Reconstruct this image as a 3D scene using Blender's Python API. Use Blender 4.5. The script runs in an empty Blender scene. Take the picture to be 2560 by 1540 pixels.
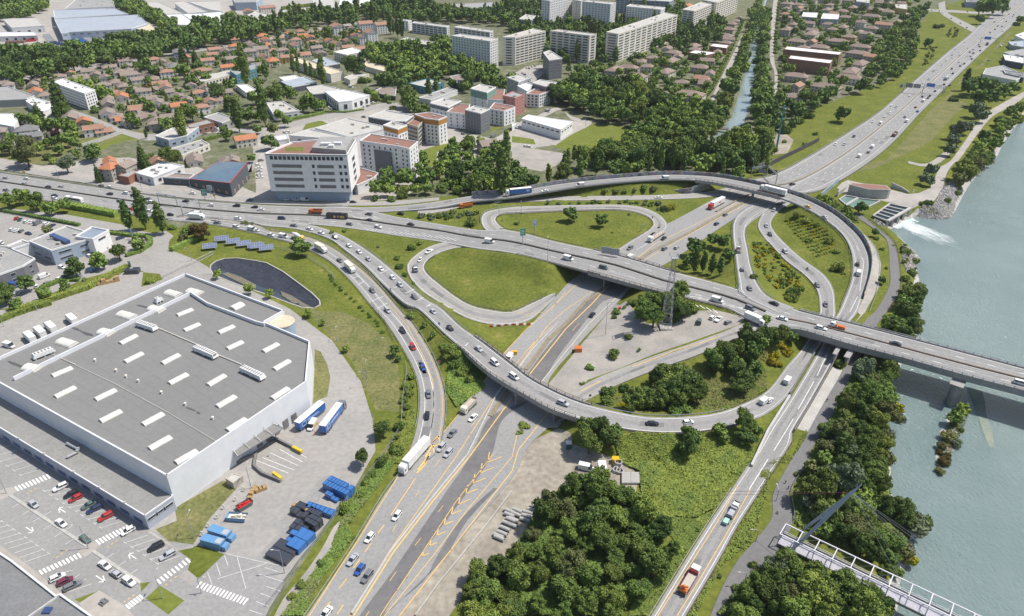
import bpy,math,random
import numpy as np
from mathutils import Vector,Matrix,geometry
random.seed(7); np.random.seed(7)
SC = bpy.context.scene; COL = SC.collection
R_ = math.radians
# ---------------------------------------------------------------- camera, sky, sun, exposure
FN,PITCH,HC = 1800.0,R_(30.0),165.0
CX,CY = 1280.0,770.0
cam_d = bpy.data.cameras.new("camera"); cam = bpy.data.objects.new("camera",cam_d); COL.objects.link(cam)
cam_d.sensor_width = 36; cam_d.lens = 36*FN/2560; cam_d.clip_start = 1; cam_d.clip_end = 9000
cam.location = (0,0,HC); cam.rotation_euler = (math.pi/2-PITCH,0,0); SC.camera = cam
SUN_EL,SUN_AZ = 60.0,10.0
wd = bpy.data.worlds.new("World"); SC.world = wd; wd.use_nodes = True
_n = wd.node_tree.nodes; _l = wd.node_tree.links
sky = _n.new("ShaderNodeTexSky"); sky.sky_type = 'NISHITA'; sky.sun_disc = False
sky.sun_elevation = R_(SUN_EL); sky.sun_rotation = R_(90-SUN_AZ); sky.air_density = 1.0; sky.dust_density = 1.5
_l.new(sky.outputs[0],_n["Background"].inputs[0]); _n["Background"].inputs[1].default_value = 0.108
sl = bpy.data.lights.new("sun",'SUN'); sl.energy = 4.3; sl.angle = R_(0.53); sl.color = (1,.955,.89)
sun = bpy.data.objects.new("sun",sl); COL.objects.link(sun)
_sd = Vector((math.cos(R_(SUN_EL))*math.cos(R_(SUN_AZ)),math.cos(R_(SUN_EL))*math.sin(R_(SUN_AZ)),math.sin(R_(SUN_EL))))
sun.rotation_euler = _sd.to_track_quat('Z','Y').to_euler(); sun.location = (0,0,400)
SC.view_settings.view_transform = 'Standard'; SC.view_settings.look = 'None'
SC.view_settings.exposure = 0.30; SC.view_settings.gamma = 1
SC.cycles.max_bounces = 5; SC.cycles.diffuse_bounces = 2; SC.cycles.glossy_bounces = 2
SC.cycles.volume_bounces = 0
# ---------------------------------------------------------------- photo pixel <-> place
ROWS = (0,380,760,1140)
cp,sp = math.cos(PITCH),math.sin(PITCH)
def nat(fr,x,y):
    if fr == 'v': return x*2560/2467,y*2560/2467
    c,r = int(fr[0]),int(fr[1]); return 640*c+x/3.709375,ROWS[r]+y/3.709375
def unp(px,py,z=0.0):
    a = (px-CX)/FN; b = (py-CY)/FN
    t = (HC-z)/(sp+b*cp)
    return (a*t,(cp-b*sp)*t,z)
def proj(x,y,z):
    d = y*cp+(HC-z)*sp; return CX+FN*x/d,CY+FN*((HC-z)*cp-y*sp)/d
def W(fr,x,y,z=0.0): return Vector(unp(*nat(fr,x,y),z))
def pxm(py,z=0): return (FN*sp+(py-CY)*cp)/(HC-z)
def ang(fr,x0,y0,x1,y1,z=0):
    a = W(fr,x0,y0,z); b = W(fr,x1,y1,z); return math.atan2(b.y-a.y,b.x-a.x)
# ---------------------------------------------------------------- materials
MAT = {}
def mat(name,c,rough=.85,c2=None,sc=.3,sc2=None,bump=0,metal=0,spec=.3,rnd=0,obj=False,c3=None,sh=.5,clear=0,amp=.1):
    if name in MAT: return MAT[name]
    m = bpy.data.materials.new(name); m.use_nodes = True; MAT[name] = m
    N = m.node_tree.nodes; L = m.node_tree.links; P = N["Principled BSDF"]
    P.inputs["Roughness"].default_value = rough; P.inputs["Metallic"].default_value = metal
    P.inputs["Specular IOR Level"].default_value = spec
    if clear: P.inputs["Coat Weight"].default_value = clear
    if c2 is None: c2 = tuple(v*.86 for v in c)
    tc = N.new("ShaderNodeTexCoord")
    n1 = N.new("ShaderNodeTexNoise"); n1.inputs["Scale"].default_value = sc; n1.inputs["Detail"].default_value = 5; n1.inputs["Roughness"].default_value = .65
    if obj: L.new(tc.outputs["Object"],n1.inputs["Vector"])
    else:
        g = N.new("ShaderNodeNewGeometry"); L.new(g.outputs["Position"],n1.inputs["Vector"])
    rp = N.new("ShaderNodeValToRGB"); L.new(n1.outputs["Fac"],rp.inputs[0])
    rp.color_ramp.elements[0].position = sh-.16; rp.color_ramp.elements[1].position = sh+.16
    rp.color_ramp.elements[0].color = (*c2,1); rp.color_ramp.elements[1].color = (*c,1)
    if c3:
        e = rp.color_ramp.elements.new(sh+.3); e.color = (*c3,1)
    out = rp.outputs[0]
    if sc2:
        n2 = N.new("ShaderNodeTexNoise"); n2.inputs["Scale"].default_value = sc2; n2.inputs["Detail"].default_value = 3
        L.new((tc.outputs["Object"] if obj else g.outputs["Position"]),n2.inputs["Vector"])
        mr = N.new("ShaderNodeMapRange"); mr.inputs[1].default_value = .3; mr.inputs[2].default_value = .7; mr.inputs[3].default_value = 1-amp; mr.inputs[4].default_value = 1+amp
        L.new(n2.outputs["Fac"],mr.inputs[0])
        mx = N.new("ShaderNodeVectorMath"); mx.operation = 'SCALE'; L.new(out,mx.inputs[0]); L.new(mr.outputs[0],mx.inputs["Scale"])
        out = mx.outputs[0]
    if rnd:
        oi = N.new("ShaderNodeObjectInfo"); hs = N.new("ShaderNodeHueSaturation")
        a = N.new("ShaderNodeMapRange"); a.inputs[3].default_value = 1-rnd; a.inputs[4].default_value = 1+rnd; L.new(oi.outputs["Random"],a.inputs[0])
        b = N.new("ShaderNodeMath"); b.operation = 'MULTIPLY'; b.inputs[1].default_value = 7.31; L.new(oi.outputs["Random"],b.inputs[0])
        f = N.new("ShaderNodeMath"); f.operation = 'FRACT'; L.new(b.outputs[0],f.inputs[0])
        h = N.new("ShaderNodeMapRange"); h.inputs[3].default_value = .488; h.inputs[4].default_value = .518; L.new(f.outputs[0],h.inputs[0])
        L.new(a.outputs[0],hs.inputs["Value"]); L.new(h.outputs[0],hs.inputs["Hue"]); L.new(out,hs.inputs["Color"]); out = hs.outputs[0]
    L.new(out,P.inputs["Base Color"])
    if bump:
        bp = N.new("ShaderNodeBump"); bp.inputs["Strength"].default_value = min(1,bump); bp.inputs["Distance"].default_value = bump
        L.new((n2 if sc2 else n1).outputs["Fac"],bp.inputs["Height"]); L.new(bp.outputs[0],P.inputs["Normal"])
    return m
# ---------------------------------------------------------------- mesh collector
class MB:
    def __init__(s): s.v = []; s.f = []; s.m = []; s.cur = 0; s.M = None
    def add(s,vs,fs):
        o = len(s.v)
        if s.M is not None: vs = [tuple(s.M @ Vector(p)) for p in vs]
        s.v += [tuple(p) for p in vs]; s.f += [tuple(o+i for i in f) for f in fs]; s.m += [s.cur]*len(fs); return s
    def quad(s,a,b,c,d): return s.add([a,b,c,d],[(0,1,2,3)])
    def box(s,x0,x1,y0,y1,z0,z1):
        return s.add([(x0,y0,z0),(x1,y0,z0),(x1,y1,z0),(x0,y1,z0),(x0,y0,z1),(x1,y0,z1),(x1,y1,z1),(x0,y1,z1)],
                     [(0,3,2,1),(4,5,6,7),(0,1,5,4),(1,2,6,5),(2,3,7,6),(3,0,4,7)])
    def prism(s,poly,z0,z1,cap=True):
        n = len(poly); vs = [(p[0],p[1],z0) for p in poly]+[(p[0],p[1],z1) for p in poly]
        fs = [(i,(i+1) % n,n+(i+1) % n,n+i) for i in range(n)]
        if cap: fs += [tuple(range(n,2*n)),tuple(reversed(range(n)))]
        return s.add(vs,fs)
    def bar(s,a,b,w,h=None):
        a = Vector(a); b = Vector(b); h = h or w; d = (b-a)
        if d.length < 1e-6: return s
        d.normalize(); up = Vector((0,0,1)) if abs(d.z) < .95 else Vector((1,0,0))
        x = d.cross(up).normalized()*w/2; y = x.cross(d).normalized()*h/2
        vs = [a-x-y,a+x-y,a+x+y,a-x+y,b-x-y,b+x-y,b+x+y,b-x+y]
        return s.add(vs,[(0,3,2,1),(4,5,6,7),(0,1,5,4),(1,2,6,5),(2,3,7,6),(3,0,4,7)])
    def tube(s,a,b,r,r2=None,n=8):
        a = Vector(a); b = Vector(b); r2 = r if r2 is None else r2; d = (b-a).normalized()
        up = Vector((0,0,1)) if abs(d.z) < .95 else Vector((1,0,0)); x = d.cross(up).normalized(); y = x.cross(d).normalized()
        vs = []
        for c,rr in ((a,r),(b,r2)):
            for i in range(n):
                t = 2*math.pi*i/n; vs.append(c+x*math.cos(t)*rr+y*math.sin(t)*rr)
        fs = [(i,(i+1) % n,n+(i+1) % n,n+i) for i in range(n)]+[tuple(reversed(range(n))),tuple(range(n,2*n))]
        return s.add(vs,fs)
    def build(s,name,mats,parent=None,smooth=False):
        me = bpy.data.meshes.new(name); me.from_pydata(s.v,[],s.f);
        if not isinstance(mats,(list,tuple)): mats = [mats]
        for m in mats: me.materials.append(m)
        if len(mats) > 1: me.polygons.foreach_set("material_index",s.m)
        if smooth: me.polygons.foreach_set("use_smooth",[True]*len(s.f))
        if me.validate(verbose=False): print("BADMESH",name,len(s.v),len(s.f),max(max(f) for f in s.f))
        me.update(); o = bpy.data.objects.new(name,me); COL.objects.link(o)
        if parent: o.parent = parent
        return o
def tag(o,label=None,cat=None,group=None,kind=None):
    if label: o['label'] = label
    if cat: o['category'] = cat
    if group: o['group'] = group
    if kind: o['kind'] = kind
    return o
def empty(name,loc=(0,0,0),rz=0):
    o = bpy.data.objects.new(name,None); COL.objects.link(o); o.location = loc; o.rotation_euler = (0,0,rz); o.empty_display_size = .5; return o
KIDS = {}
def kids(o):
    if o.name not in KIDS: KIDS[o.name] = [c for c in o.children]
    return KIDS[o.name]
def ctree(o,parent=None):
    c = o.copy(); COL.objects.link(c); c.parent = parent
    for k in ('label','group','category') if parent is None else ():
        if k in c: del c[k]
    for ch in kids(o): ctree(ch,c)
    return c
AUTO = []
def auto(o,look,cat,group,where=None): AUTO.append((o,look,cat,group,where)); return o
# ---------------------------------------------------------------- roads as ribbons
def cr(P,n):
    P = np.array(P,float); Q = np.vstack([2*P[0]-P[1],P,2*P[-1]-P[-2]]); out = []
    for i in range(len(P)-1):
        p0,p1,p2,p3 = Q[i:i+4]
        for k in range(n[i]):
            t = k/n[i]; out.append(.5*((2*p1)+(-p0+p2)*t+(2*p0-5*p1+4*p2-p3)*t*t+(-p0+3*p1-3*p2+p3)*t**3))
    out.append(P[-1]); return np.array(out)
ROADS = {}
class Road:
    def __init__(s,key,spec,off=.0,emb=True):
        st = []; br = []; fr = None
        for tok in spec.replace('\n',' ').split(';'):
            t = tok.split()
            if not t: continue
            if ':' in t[0]: fr,t[0] = t[0].split(':')
            fr2 = fr
            if ':' in t[1]: fr2,t[1] = t[1].split(':')
            z = float(t[2]) if len(t) > 2 else 0.0
            a = W(fr,*map(float,t[0].split(',')),z); b = W(fr2,*map(float,t[1].split(',')),z)
            st.append([a.x,a.y,b.x,b.y,z]); br.append(len(t) > 3)
        P = np.array(st); cen = (P[:,:2]+P[:,2:4])/2
        n = [max(2,int(np.linalg.norm(cen[i+1]-cen[i])/3)) for i in range(len(P)-1)]
        A = cr(P,n); s.br = np.concatenate([[br[i]]*n[i] for i in range(len(n))]+[[br[-1]]]).astype(bool)
        s.A = A[:,:2]; s.B = A[:,2:4]; s.z = np.clip(A[:,4],0,9); s.key = key; s.off = off; s.emb = emb
        s.c = (s.A+s.B)/2; s.w = np.linalg.norm(s.A-s.B,axis=1)/2
        s.s = np.concatenate([[0],np.cumsum(np.linalg.norm(np.diff(s.c,axis=0),axis=1))])
        ROADS[key] = s
    def at(s,d,t,dz=0.0):
        i = min(max(int(np.searchsorted(s.s,d))-1,0),len(s.s)-2); u = (d-s.s[i])/(s.s[i+1]-s.s[i])
        a = s.A[i]*(1-u)+s.A[i+1]*u; b = s.B[i]*(1-u)+s.B[i+1]*u; z = s.z[i]*(1-u)+s.z[i+1]*u
        return Vector((a[0]*(1-t)+b[0]*t,a[1]*(1-t)+b[1]*t,z+s.off+dz))
    def near(s,x,y):
        i = int(np.argmin((s.c[:,0]-x)**2+(s.c[:,1]-y)**2)); return i
    def zat(s,x,y): return s.z[s.near(x,y)]+s.off
    def locate(s,px,py,dz=.7):
        z = 0
        for _ in range(6):
            p = unp(px,py,z+dz); z = s.zat(p[0],p[1])
        p = unp(px,py,z+dz); i = s.near(p[0],p[1]); j = min(i+1,len(s.c)-1); k = max(i-1,0); t = s.c[j]-s.c[k]
        return Vector((p[0],p[1],z)),math.atan2(t[1],t[0]),s.s[i],s
    def mesh(s,name,m,skirt=.9,parent=None):
        b = MB(); n = len(s.c); vs = []
        for i in range(n):
            z = s.z[i]+s.off
            vs += [(s.A[i][0],s.A[i][1],z-skirt),(s.A[i][0],s.A[i][1],z),(s.c[i][0],s.c[i][1],z),(s.B[i][0],s.B[i][1],z),(s.B[i][0],s.B[i][1],z-skirt)]
        fs = []
        for i in range(n-1):
            for k in range(4): fs.append((5*i+k,5*i+k+1,5*i+6+k,5*i+5+k))
        b.add(vs,fs); o = b.build(name,m,parent); return o
    def line(s,mb,t,d0=0,d1=None,w=.18,dash=0,gap=0,dz=.03,t1=None):
        d1 = s.s[-1] if d1 is None else d1; d = d0; t1 = t if t1 is None else t1
        while d < d1-.2:
            e = min(d1,d+(dash or 4.0));
            pts = []
            for dd in (d,e):
                tt = t+(t1-t)*((dd-d0)/max(1e-6,d1-d0)); i = min(max(int(np.searchsorted(s.s,dd))-1,0),len(s.s)-2); ww = w/2/(2*s.w[i])
                pts.append((s.at(dd,tt-ww,dz),s.at(dd,tt+ww,dz)))
            mb.quad(pts[0][0],pts[0][1],pts[1][1],pts[1][0]); d = e+(gap if dash else 0)
Road('A',"""01:-420,145 -420,335; -150,175 -150,370; 0,195 0,390; 500,270 500,465; 1000,345 1000,545; 1600,433 1600,625; 2374,490 2374,650;
 11:500,508 500,672; 900,512 900,712; 1300,600 1300,775 .4; 1700,668 1700,832 1.8; 2050,722 2030,893 3.5; 21:0,730 0,938 5.3; 400,830 350,1020 6.8;
 800,915 750,1125 7.5 b; 1130,1000 1040,1205 7.5 b; 1480,1105 1350,1290 7.5; 1800,1190 1700,1375 7.5; 2150,1290 2000,1455 7.5;
 31:200,1440 32:0,222 7.5; 32:350,80 300,240 7.5 b; 860,205 750,370 7.5 b; 1400,345 1250,500 7.5 b; 1900,475 1800,655 7.5 b; 2374,600 2374,805 7.5 b; 2900,735 2900,950 7.5 b; 3800,960 3900,1190 7.5 b; 5500,1390 5700,1640 7.5""",.06)
Road('B',"""13:-10,2200 820,2200; 240,1820 1060,1820; 470,1484 1330,1484; 900,840 1830,840; 1280,240 13:2374,200; 12:1740,1195 22:160,1310; 12:2060,790 22:500,960; 12:2290,465 22:330,735;
 22:180,190 22:620,370; 22:400,-60 22:900,70; 21:550,1190 1130,1240; 21:760,1040 1300,1110; 970,910 1520,980; 1250,735 1800,790; 1460,657 2060,620; 1920,410 2340,470; 2200,270 31:200,400;
 31:80,200 31:550,330; 450,0 1060,0; 30:960,1090 30:1400,1060; 1160,930 1560,900; 1370,740 1700,760; 1660,490 1960,510; 1860,330 2160,330; 2000,200 2300,210; 2260,0 2520,30; 2700,-300 2880,-300""",.10)
Road('J',"""01:1560,585 1560,630; 2000,625 2000,680; 2374,675 2374,755; 11:140,735 140,795; 420,775 370,855; 640,850 600,965; 850,985 740,1060; 1090,1190 930,1250; 1340,1470 1080,1440;
 12:1450,180 1230,200; 1600,410 1370,420; 1700,640 1480,640; 1750,850 1520,850; 1745,1100 1500,1100; 1680,1360 1420,1370; 13:1520,100 1260,270""",.03)
Road('G',"""11:-100,575 -100,650; 160,625 110,690; 380,655 300,705; 580,695 480,740; 770,760 690,815; 960,865 820,910; 1150,1000 1010,1060 .3; 1350,1170 1180,1230 .8; 1560,1355 1380,1410 1.6;
 12:1720,40 1520,60 2.6; 1900,210 1740,270 4.2; 2100,350 1940,445 5.6 b; 2374,560 2180,650 6.5 b; 22:200,710 22:110,835 6.5 b; 22:560,885 400,990 6.5 b; 900,985 800,1115 6; 1250,1047 1200,1190 4.8; 1600,1047 1600,1200 3.4;
 1900,1012 1930,1160 2.2; 2150,925 2210,1080 1.1; 2374,800 32:0,1010 .4; 32:180,570 32:200,830; 305,430 430,460; 400,270 540,300; 470,110 620,130; 31:478,1440 31:622,1400; 455,1290 600,1260; 340,1150 510,1130;
 160,1010 330,1000; 30,870 180,870; -40,790 60,740; -95,690 30,650; -60,590 90,560; 20,480 190,490; 150,370 310,410; 300,270 420,350""",.14)
Road('C',"""11:1900,810 1990,880 2.6; 1740,838 1850,890 2; 1600,880 1700,935 1.6; 1475,960 1600,1000 1.2; 1400,1050 1560,1060 .8; 1430,1165 1590,1130 .4; 1540,1290 1700,1225 .1; 1700,1395 1850,1340;
 12:1930,120 12:2000,15; 2150,185 2200,60; 2374,188 2374,72; 22:180,140 22:170,-2; 22:400,-60 22:400,-110""",.05)
Road('D',"""11:2374,800 2450,750 4.6; 2200,765 2320,720 4; 2110,700 2240,660 3.3; 2090,610 2225,610 2.8; 2150,550 2290,575 2.2; 21:0,512 21:0,570 1.6; 300,500 300,556 1; 600,492 600,546 .5;
 1000,490 950,540 .2; 1200,512 1130,560; 1350,572 1270,612; 1430,650 1312,675; 1430,720 1240,745; 1300,830 1100,830; 1150,920 970,912""",.07)
Road('E',"""11:700,513 700,560; 1000,514 1000,562; 1300,503 1300,550 .3; 1650,465 1650,522 1; 2000,408 2000,463 2.2; 2374,378 2374,425 3.5; 21:300,320 21:300,375 4.8; 600,278 600,326 5.6; 1000,240 1000,283 6.5; 1400,213 1400,258 7.2;
 1700,218 1700,262 7.5 b; 2000,248 1950,300 7.5 b; 2374,326 2320,380 7.5 b; 31:180,378 31:100,420 7.4; 380,450 300,500 7; 600,565 480,600 6; 750,685 630,710 5; 860,800 720,810 4; 925,925 775,930 3; 945,1040 790,1060 2; 930,1170 770,1200 1.2; 880,1330 715,1350 .5;
 830,1484 655,1484; 32:750,180 32:610,150; 690,330 520,320; 630,480 450,470; 410,880 205,880; 225,1190 0,1190; 23:2600,-140 23:2270,-40; 2374,215 2070,260; 2110,620 1830,620; 1910,980 1600,980; 1610,1484 1290,1484; 1400,1830 1080,1830; 1150,2250 800,2250""",.09)
Road('K',"""11:1500,530 1500,590; 1800,500 1760,545; 2000,468 1960,500; 2374,438 2374,470; 21:400,413 21:400,452; 900,407 900,446; 1400,397 1500,436; 1780,372 1900,408; 2000,330 2200,340""",.04)
Road('F',"""31:100,360 31:240,400; 21:2400,440 21:2470,500; 2250,490 2400,520; 2110,570 2290,580; 2055,655 2190,660 .4; 2050,760 2160,760 1.3; 2065,900 2185,900 3.2; 2085,1060 2215,1060 5.4; 2105,1210 2280,1230 7; 2140,1330 2390,1350 7.5; 31:100,1500 31:250,1450 7.5""",.17)
Road('H',"""22:200,1150 22:420,1150; 380,975 580,975; 520,850 720,880 .2; 760,700 950,762 1; 1300,488 1330,608 3; 1650,370 1700,480 4.8; 1950,262 2050,330 6.2; 2150,180 2250,270 7.2; 32:0,110 32:0,200 7.4""",.08)
Road('frontage',"""01:-400,45 -400,110; 0,105 0,162; 600,210 600,255; 1200,320 1200,362; 1700,362 1700,425; 2374,425 2374,478; 11:400,460 400,492; 850,462 850,498; 1300,450 1300,490; 1700,420 1700,448""",.03)
Road('path',"""31:790,560 31:830,560; 850,622 900,610; 950,690 1040,720; 1080,790 1150,820; 1118,880 1190,900; 1128,1050 1222,1080; 1130,1220 1222,1280; 1060,1380 1150,1400; 990,1484 1100,1484; 32:900,160 32:1020,180; 780,380 900,400; 690,620 790,620; 600,780 710,800; 500,950 640,980; 370,1190 480,1220; 290,1340 390,1380;
 33:240,0 33:385,0; 150,150 330,110; 45,360 205,330; 40,560 232,610; 23:2310,720 33:110,840; 23:2100,960 23:2374,985; 1960,1200 2120,1210; 1840,1484 1985,1484; 1720,1850 1860,1850""",.05)
RP = np.vstack([r.c for r in ROADS.values()]); RW = np.concatenate([r.w for r in ROADS.values()]); RZ = np.concatenate([r.z for r in ROADS.values()]); RB = np.concatenate([r.br for r in ROADS.values()])
# ---------------------------------------------------------------- water lines and ground height
def poly(fr_s):
    out = []; fr = None
    for t in fr_s.split():
        if ':' in t: fr,t = t.split(':')
        x,y = t.split(','); out.append((fr,float(x),float(y)))
    return out
def dens(P,step):
    out = []
    for i in range(len(P)-1):
        n = max(1,int(math.dist(P[i],P[i+1])/step)); out += [tuple(np.array(P[i])+(np.array(P[i+1])-np.array(P[i]))*k/n) for k in range(n)]
    return out+[tuple(P[-1])]
RIV = [tuple(W(f,x,y,-5)[:2]) for f,x,y in poly("30:2760,760 2500,960 2374,1090 2250,1220 2160,1370 31:2130,30 2040,110 1950,200 1850,330 1800,420 1740,540 1690,610 1600,628 1480,615 1370,600 1300,620 1180,690 1130,720 1230,800 1300,870 1370,930 1400,980 1370,1080 1390,1160 1420,1300 1400,1484 32:1400,200 1380,330 1260,520 1190,640 1140,800 1110,1000 1090,1250 1130,1484 33:1140,150 1110,300 1200,430 1330,520 1480,650 1300,800 1330,960 1250,1060 1210,1250 1200,1420 1120,1600 1000,2000")]
RIV = dens(RIV,6); RIVP = RIV+[(900,RIV[-1][1]-80),(2500,RIV[-1][1]),(3500,RIV[0][1]+800),(RIV[0][0]+420,RIV[0][1]+260)]
CANL = [tuple(W(f,x,y,-1.5)[:2]) for f,x,y in poly("20:2420,-330 2372,-120 2330,60 2290,170 2250,280 2210,400 2200,560 2165,640 2130,780 2080,950 2030,1100 1930,1210 1850,1260 1780,1320 21:1740,20 1700,60")]
CANR = [tuple(W(f,x,y,-1.5)[:2]) for f,x,y in poly("20:2450,-330 2400,-120 2345,60 2330,170 2310,280 2275,400 2265,560 2250,640 2235,850 2215,1000 2140,1150 2010,1240 1945,1300 1860,1380 21:1830,60 1800,90")]
CANP = dens(CANL,8)+dens(CANR,8)[::-1]
POND = [tuple(W(f,x,y,-.5)[:2]) for f,x,y in poly("01:1950,1090 1955,1050 2000,1015 2080,990 2200,985 2374,1010 11:100,1030 250,1110 400,1220 520,1310 590,1380 595,1420 540,1450 430,1445 300,1400 120,1330 01:2374,1290 2200,1230 2050,1170 1975,1130")]
def inside(px,py,P):
    P = np.array(P); x1,y1 = P[:,0],P[:,1]; x2,y2 = np.roll(x1,-1),np.roll(y1,-1)
    px = np.atleast_1d(px)[:,None]; py = np.atleast_1d(py)[:,None]
    c = ((y1 > py) != (y2 > py)) & (px < (x2-x1)*(py-y1)/np.where(y2 == y1,1e-9,y2-y1)+x1)
    return c.sum(1) % 2 == 1
def sdist(px,py,P,closed=True):
    P = np.array(P,float); a = P if closed else P[:-1]; b = np.roll(P,-1,0) if closed else P[1:]
    px = np.atleast_1d(px)[:,None]; py = np.atleast_1d(py)[:,None]
    d = b-a; L2 = (d**2).sum(1)+1e-9; t = np.clip(((px-a[:,0])*d[:,0]+(py-a[:,1])*d[:,1])/L2,0,1)
    return np.sqrt(((px-a[:,0]-t*d[:,0])**2+(py-a[:,1]-t*d[:,1])**2).min(1))
MOUND = []
for f,x,y,z,w in (('22',700,620,.6,9),('22',1000,430,1.6,11),('22',1300,300,3.2,12),('22',1600,220,4.6,12),('22',1900,150,6.2,10),('22',1350,100,3.5,9),('32',1800,1000,-4.75,2.4),('32',1740,1090,-4.75,2.6),('32',1690,1180,-4.7,3),('32',1680,1270,-4.7,3),('32',1650,1370,-4.75,2.6),('33',1610,60,-4.8,2),('33',1590,140,-4.85,1)):
    p = W(f,x,y,z); MOUND.append((p.x,p.y,z,w))
NB = ~RB
def hgt(px,py):
    px = np.atleast_1d(np.asarray(px,float)); py = np.atleast_1d(np.asarray(py,float)); out = np.zeros(len(px))
    for k in range(0,len(px),3000):
        x = px[k:k+3000]; y = py[k:k+3000]
        h = np.zeros(len(x))
        dr = sdist(x,y,RIVP); ir = inside(x,y,RIVP); h = np.where(ir,-5-np.minimum(2,.5*dr),np.minimum(h,-5+.75*dr))
        dc = sdist(x,y,CANP); ic = inside(x,y,CANP); h = np.where(ic,-1.5-np.minimum(1,dc),np.minimum(h,-1.5+.8*dc))
        dp = sdist(x,y,POND); ip = inside(x,y,POND); h = np.where(ip,-.5-np.minimum(1.6,.45*dp),np.minimum(h,-.5+.3*dp))
        D = np.sqrt((x[:,None]-RP[NB,0])**2+(y[:,None]-RP[NB,1])**2); E = np.maximum(0,D-RW[NB]-.6)
        em = (RZ[NB]-.35-.5*E).max(1); h = np.maximum(h,em)
        for mx_,my_,mz,mw in MOUND: h = np.maximum(h,mz-.35*np.maximum(0,np.hypot(x-mx_,y-my_)-mw))
        h = np.minimum(h,(RZ[NB]-.25+.8*E).min(1))
        out[k:k+3000] = h
    return out
def G(fr,x,y,up=0.0):
    px,py = nat(fr,x,y); z = 0.0
    for _ in range(5):
        p = unp(px,py,z+up); z = .5*z+.5*float(hgt(p[0],p[1])[0]) if _ > 1 else float(hgt(p[0],p[1])[0])
    p = unp(px,py,z+up); return Vector((p[0],p[1],float(hgt(p[0],p[1])[0])))
def Gp(s): return [tuple(G(*q)[:2]) for q in poly(s)]
# ---------------------------------------------------------------- ground: one triangulated sheet split by ground cover
mGrass = mat("grass",(.148,.162,.032),1,(.092,.118,.022),.06,.6,c3=(.28,.235,.09),sh=.46,spec=.1,amp=.22)
mLush = mat("lush_grass",(.160,.180,.038),1,(.122,.150,.030),.08,.5,spec=.1,amp=.18)
mCity = mat("town_ground",(.17,.17,.11),1,(.085,.105,.045),.09,.3,c3=(.32,.30,.26),sh=.45,spec=.1,amp=.25)
mAsph = mat("asphalt",(.295,.288,.276),.9,(.255,.25,.24),.03,.9,spec=.2)
mAsph2 = mat("old_asphalt",(.335,.318,.292),.9,(.285,.272,.252),.06,.6,spec=.2)
mDark = mat("fresh_asphalt",(.175,.170,.166),.9,(.135,.13,.13),.07,.6,spec=.2)
mPath = mat("path_asphalt",(.185,.18,.178),.9,(.16,.155,.15),.06,.8,spec=.2)
mDirt = mat("dirt",(.36,.325,.265),1,(.25,.22,.18),.06,.5,c3=(.42,.39,.33),spec=.1,bump=.2,amp=.2)
mGravel = mat("gravel",(.38,.35,.31),1,(.27,.255,.23),.08,1.5,spec=.1,bump=.15)
mConc = mat("concrete",(.46,.44,.40),.85,(.37,.36,.335),.12,1.2,spec=.2)
mConcD = mat("dark_concrete",(.22,.21,.20),.9,(.16,.155,.15),.3,1.5,spec=.2)
mPave = mat("pale_pavement",(.40,.37,.33),.9,(.31,.29,.265),.06,.4,spec=.2)
mStone = mat("rock",(.46,.44,.41),.95,(.24,.23,.215),.5,2.0,spec=.2,bump=.3,amp=.3)
mWhiteP = mat("white_paint",(.78,.78,.76),.6,(.62,.62,.60),.5)
mYelP = mat("yellow_paint",(.72,.47,.13),.6,(.60,.40,.14),.5)
mWeed = mat("rough_grass",(.20,.185,.08),1,(.12,.135,.048),.10,.8,c3=(.31,.265,.16),sh=.5,spec=.1,amp=.25)
mLiner = mat("black_liner",(.050,.055,.072),.7,(.034,.038,.052),.15,.7,spec=.12,amp=.2)
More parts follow.
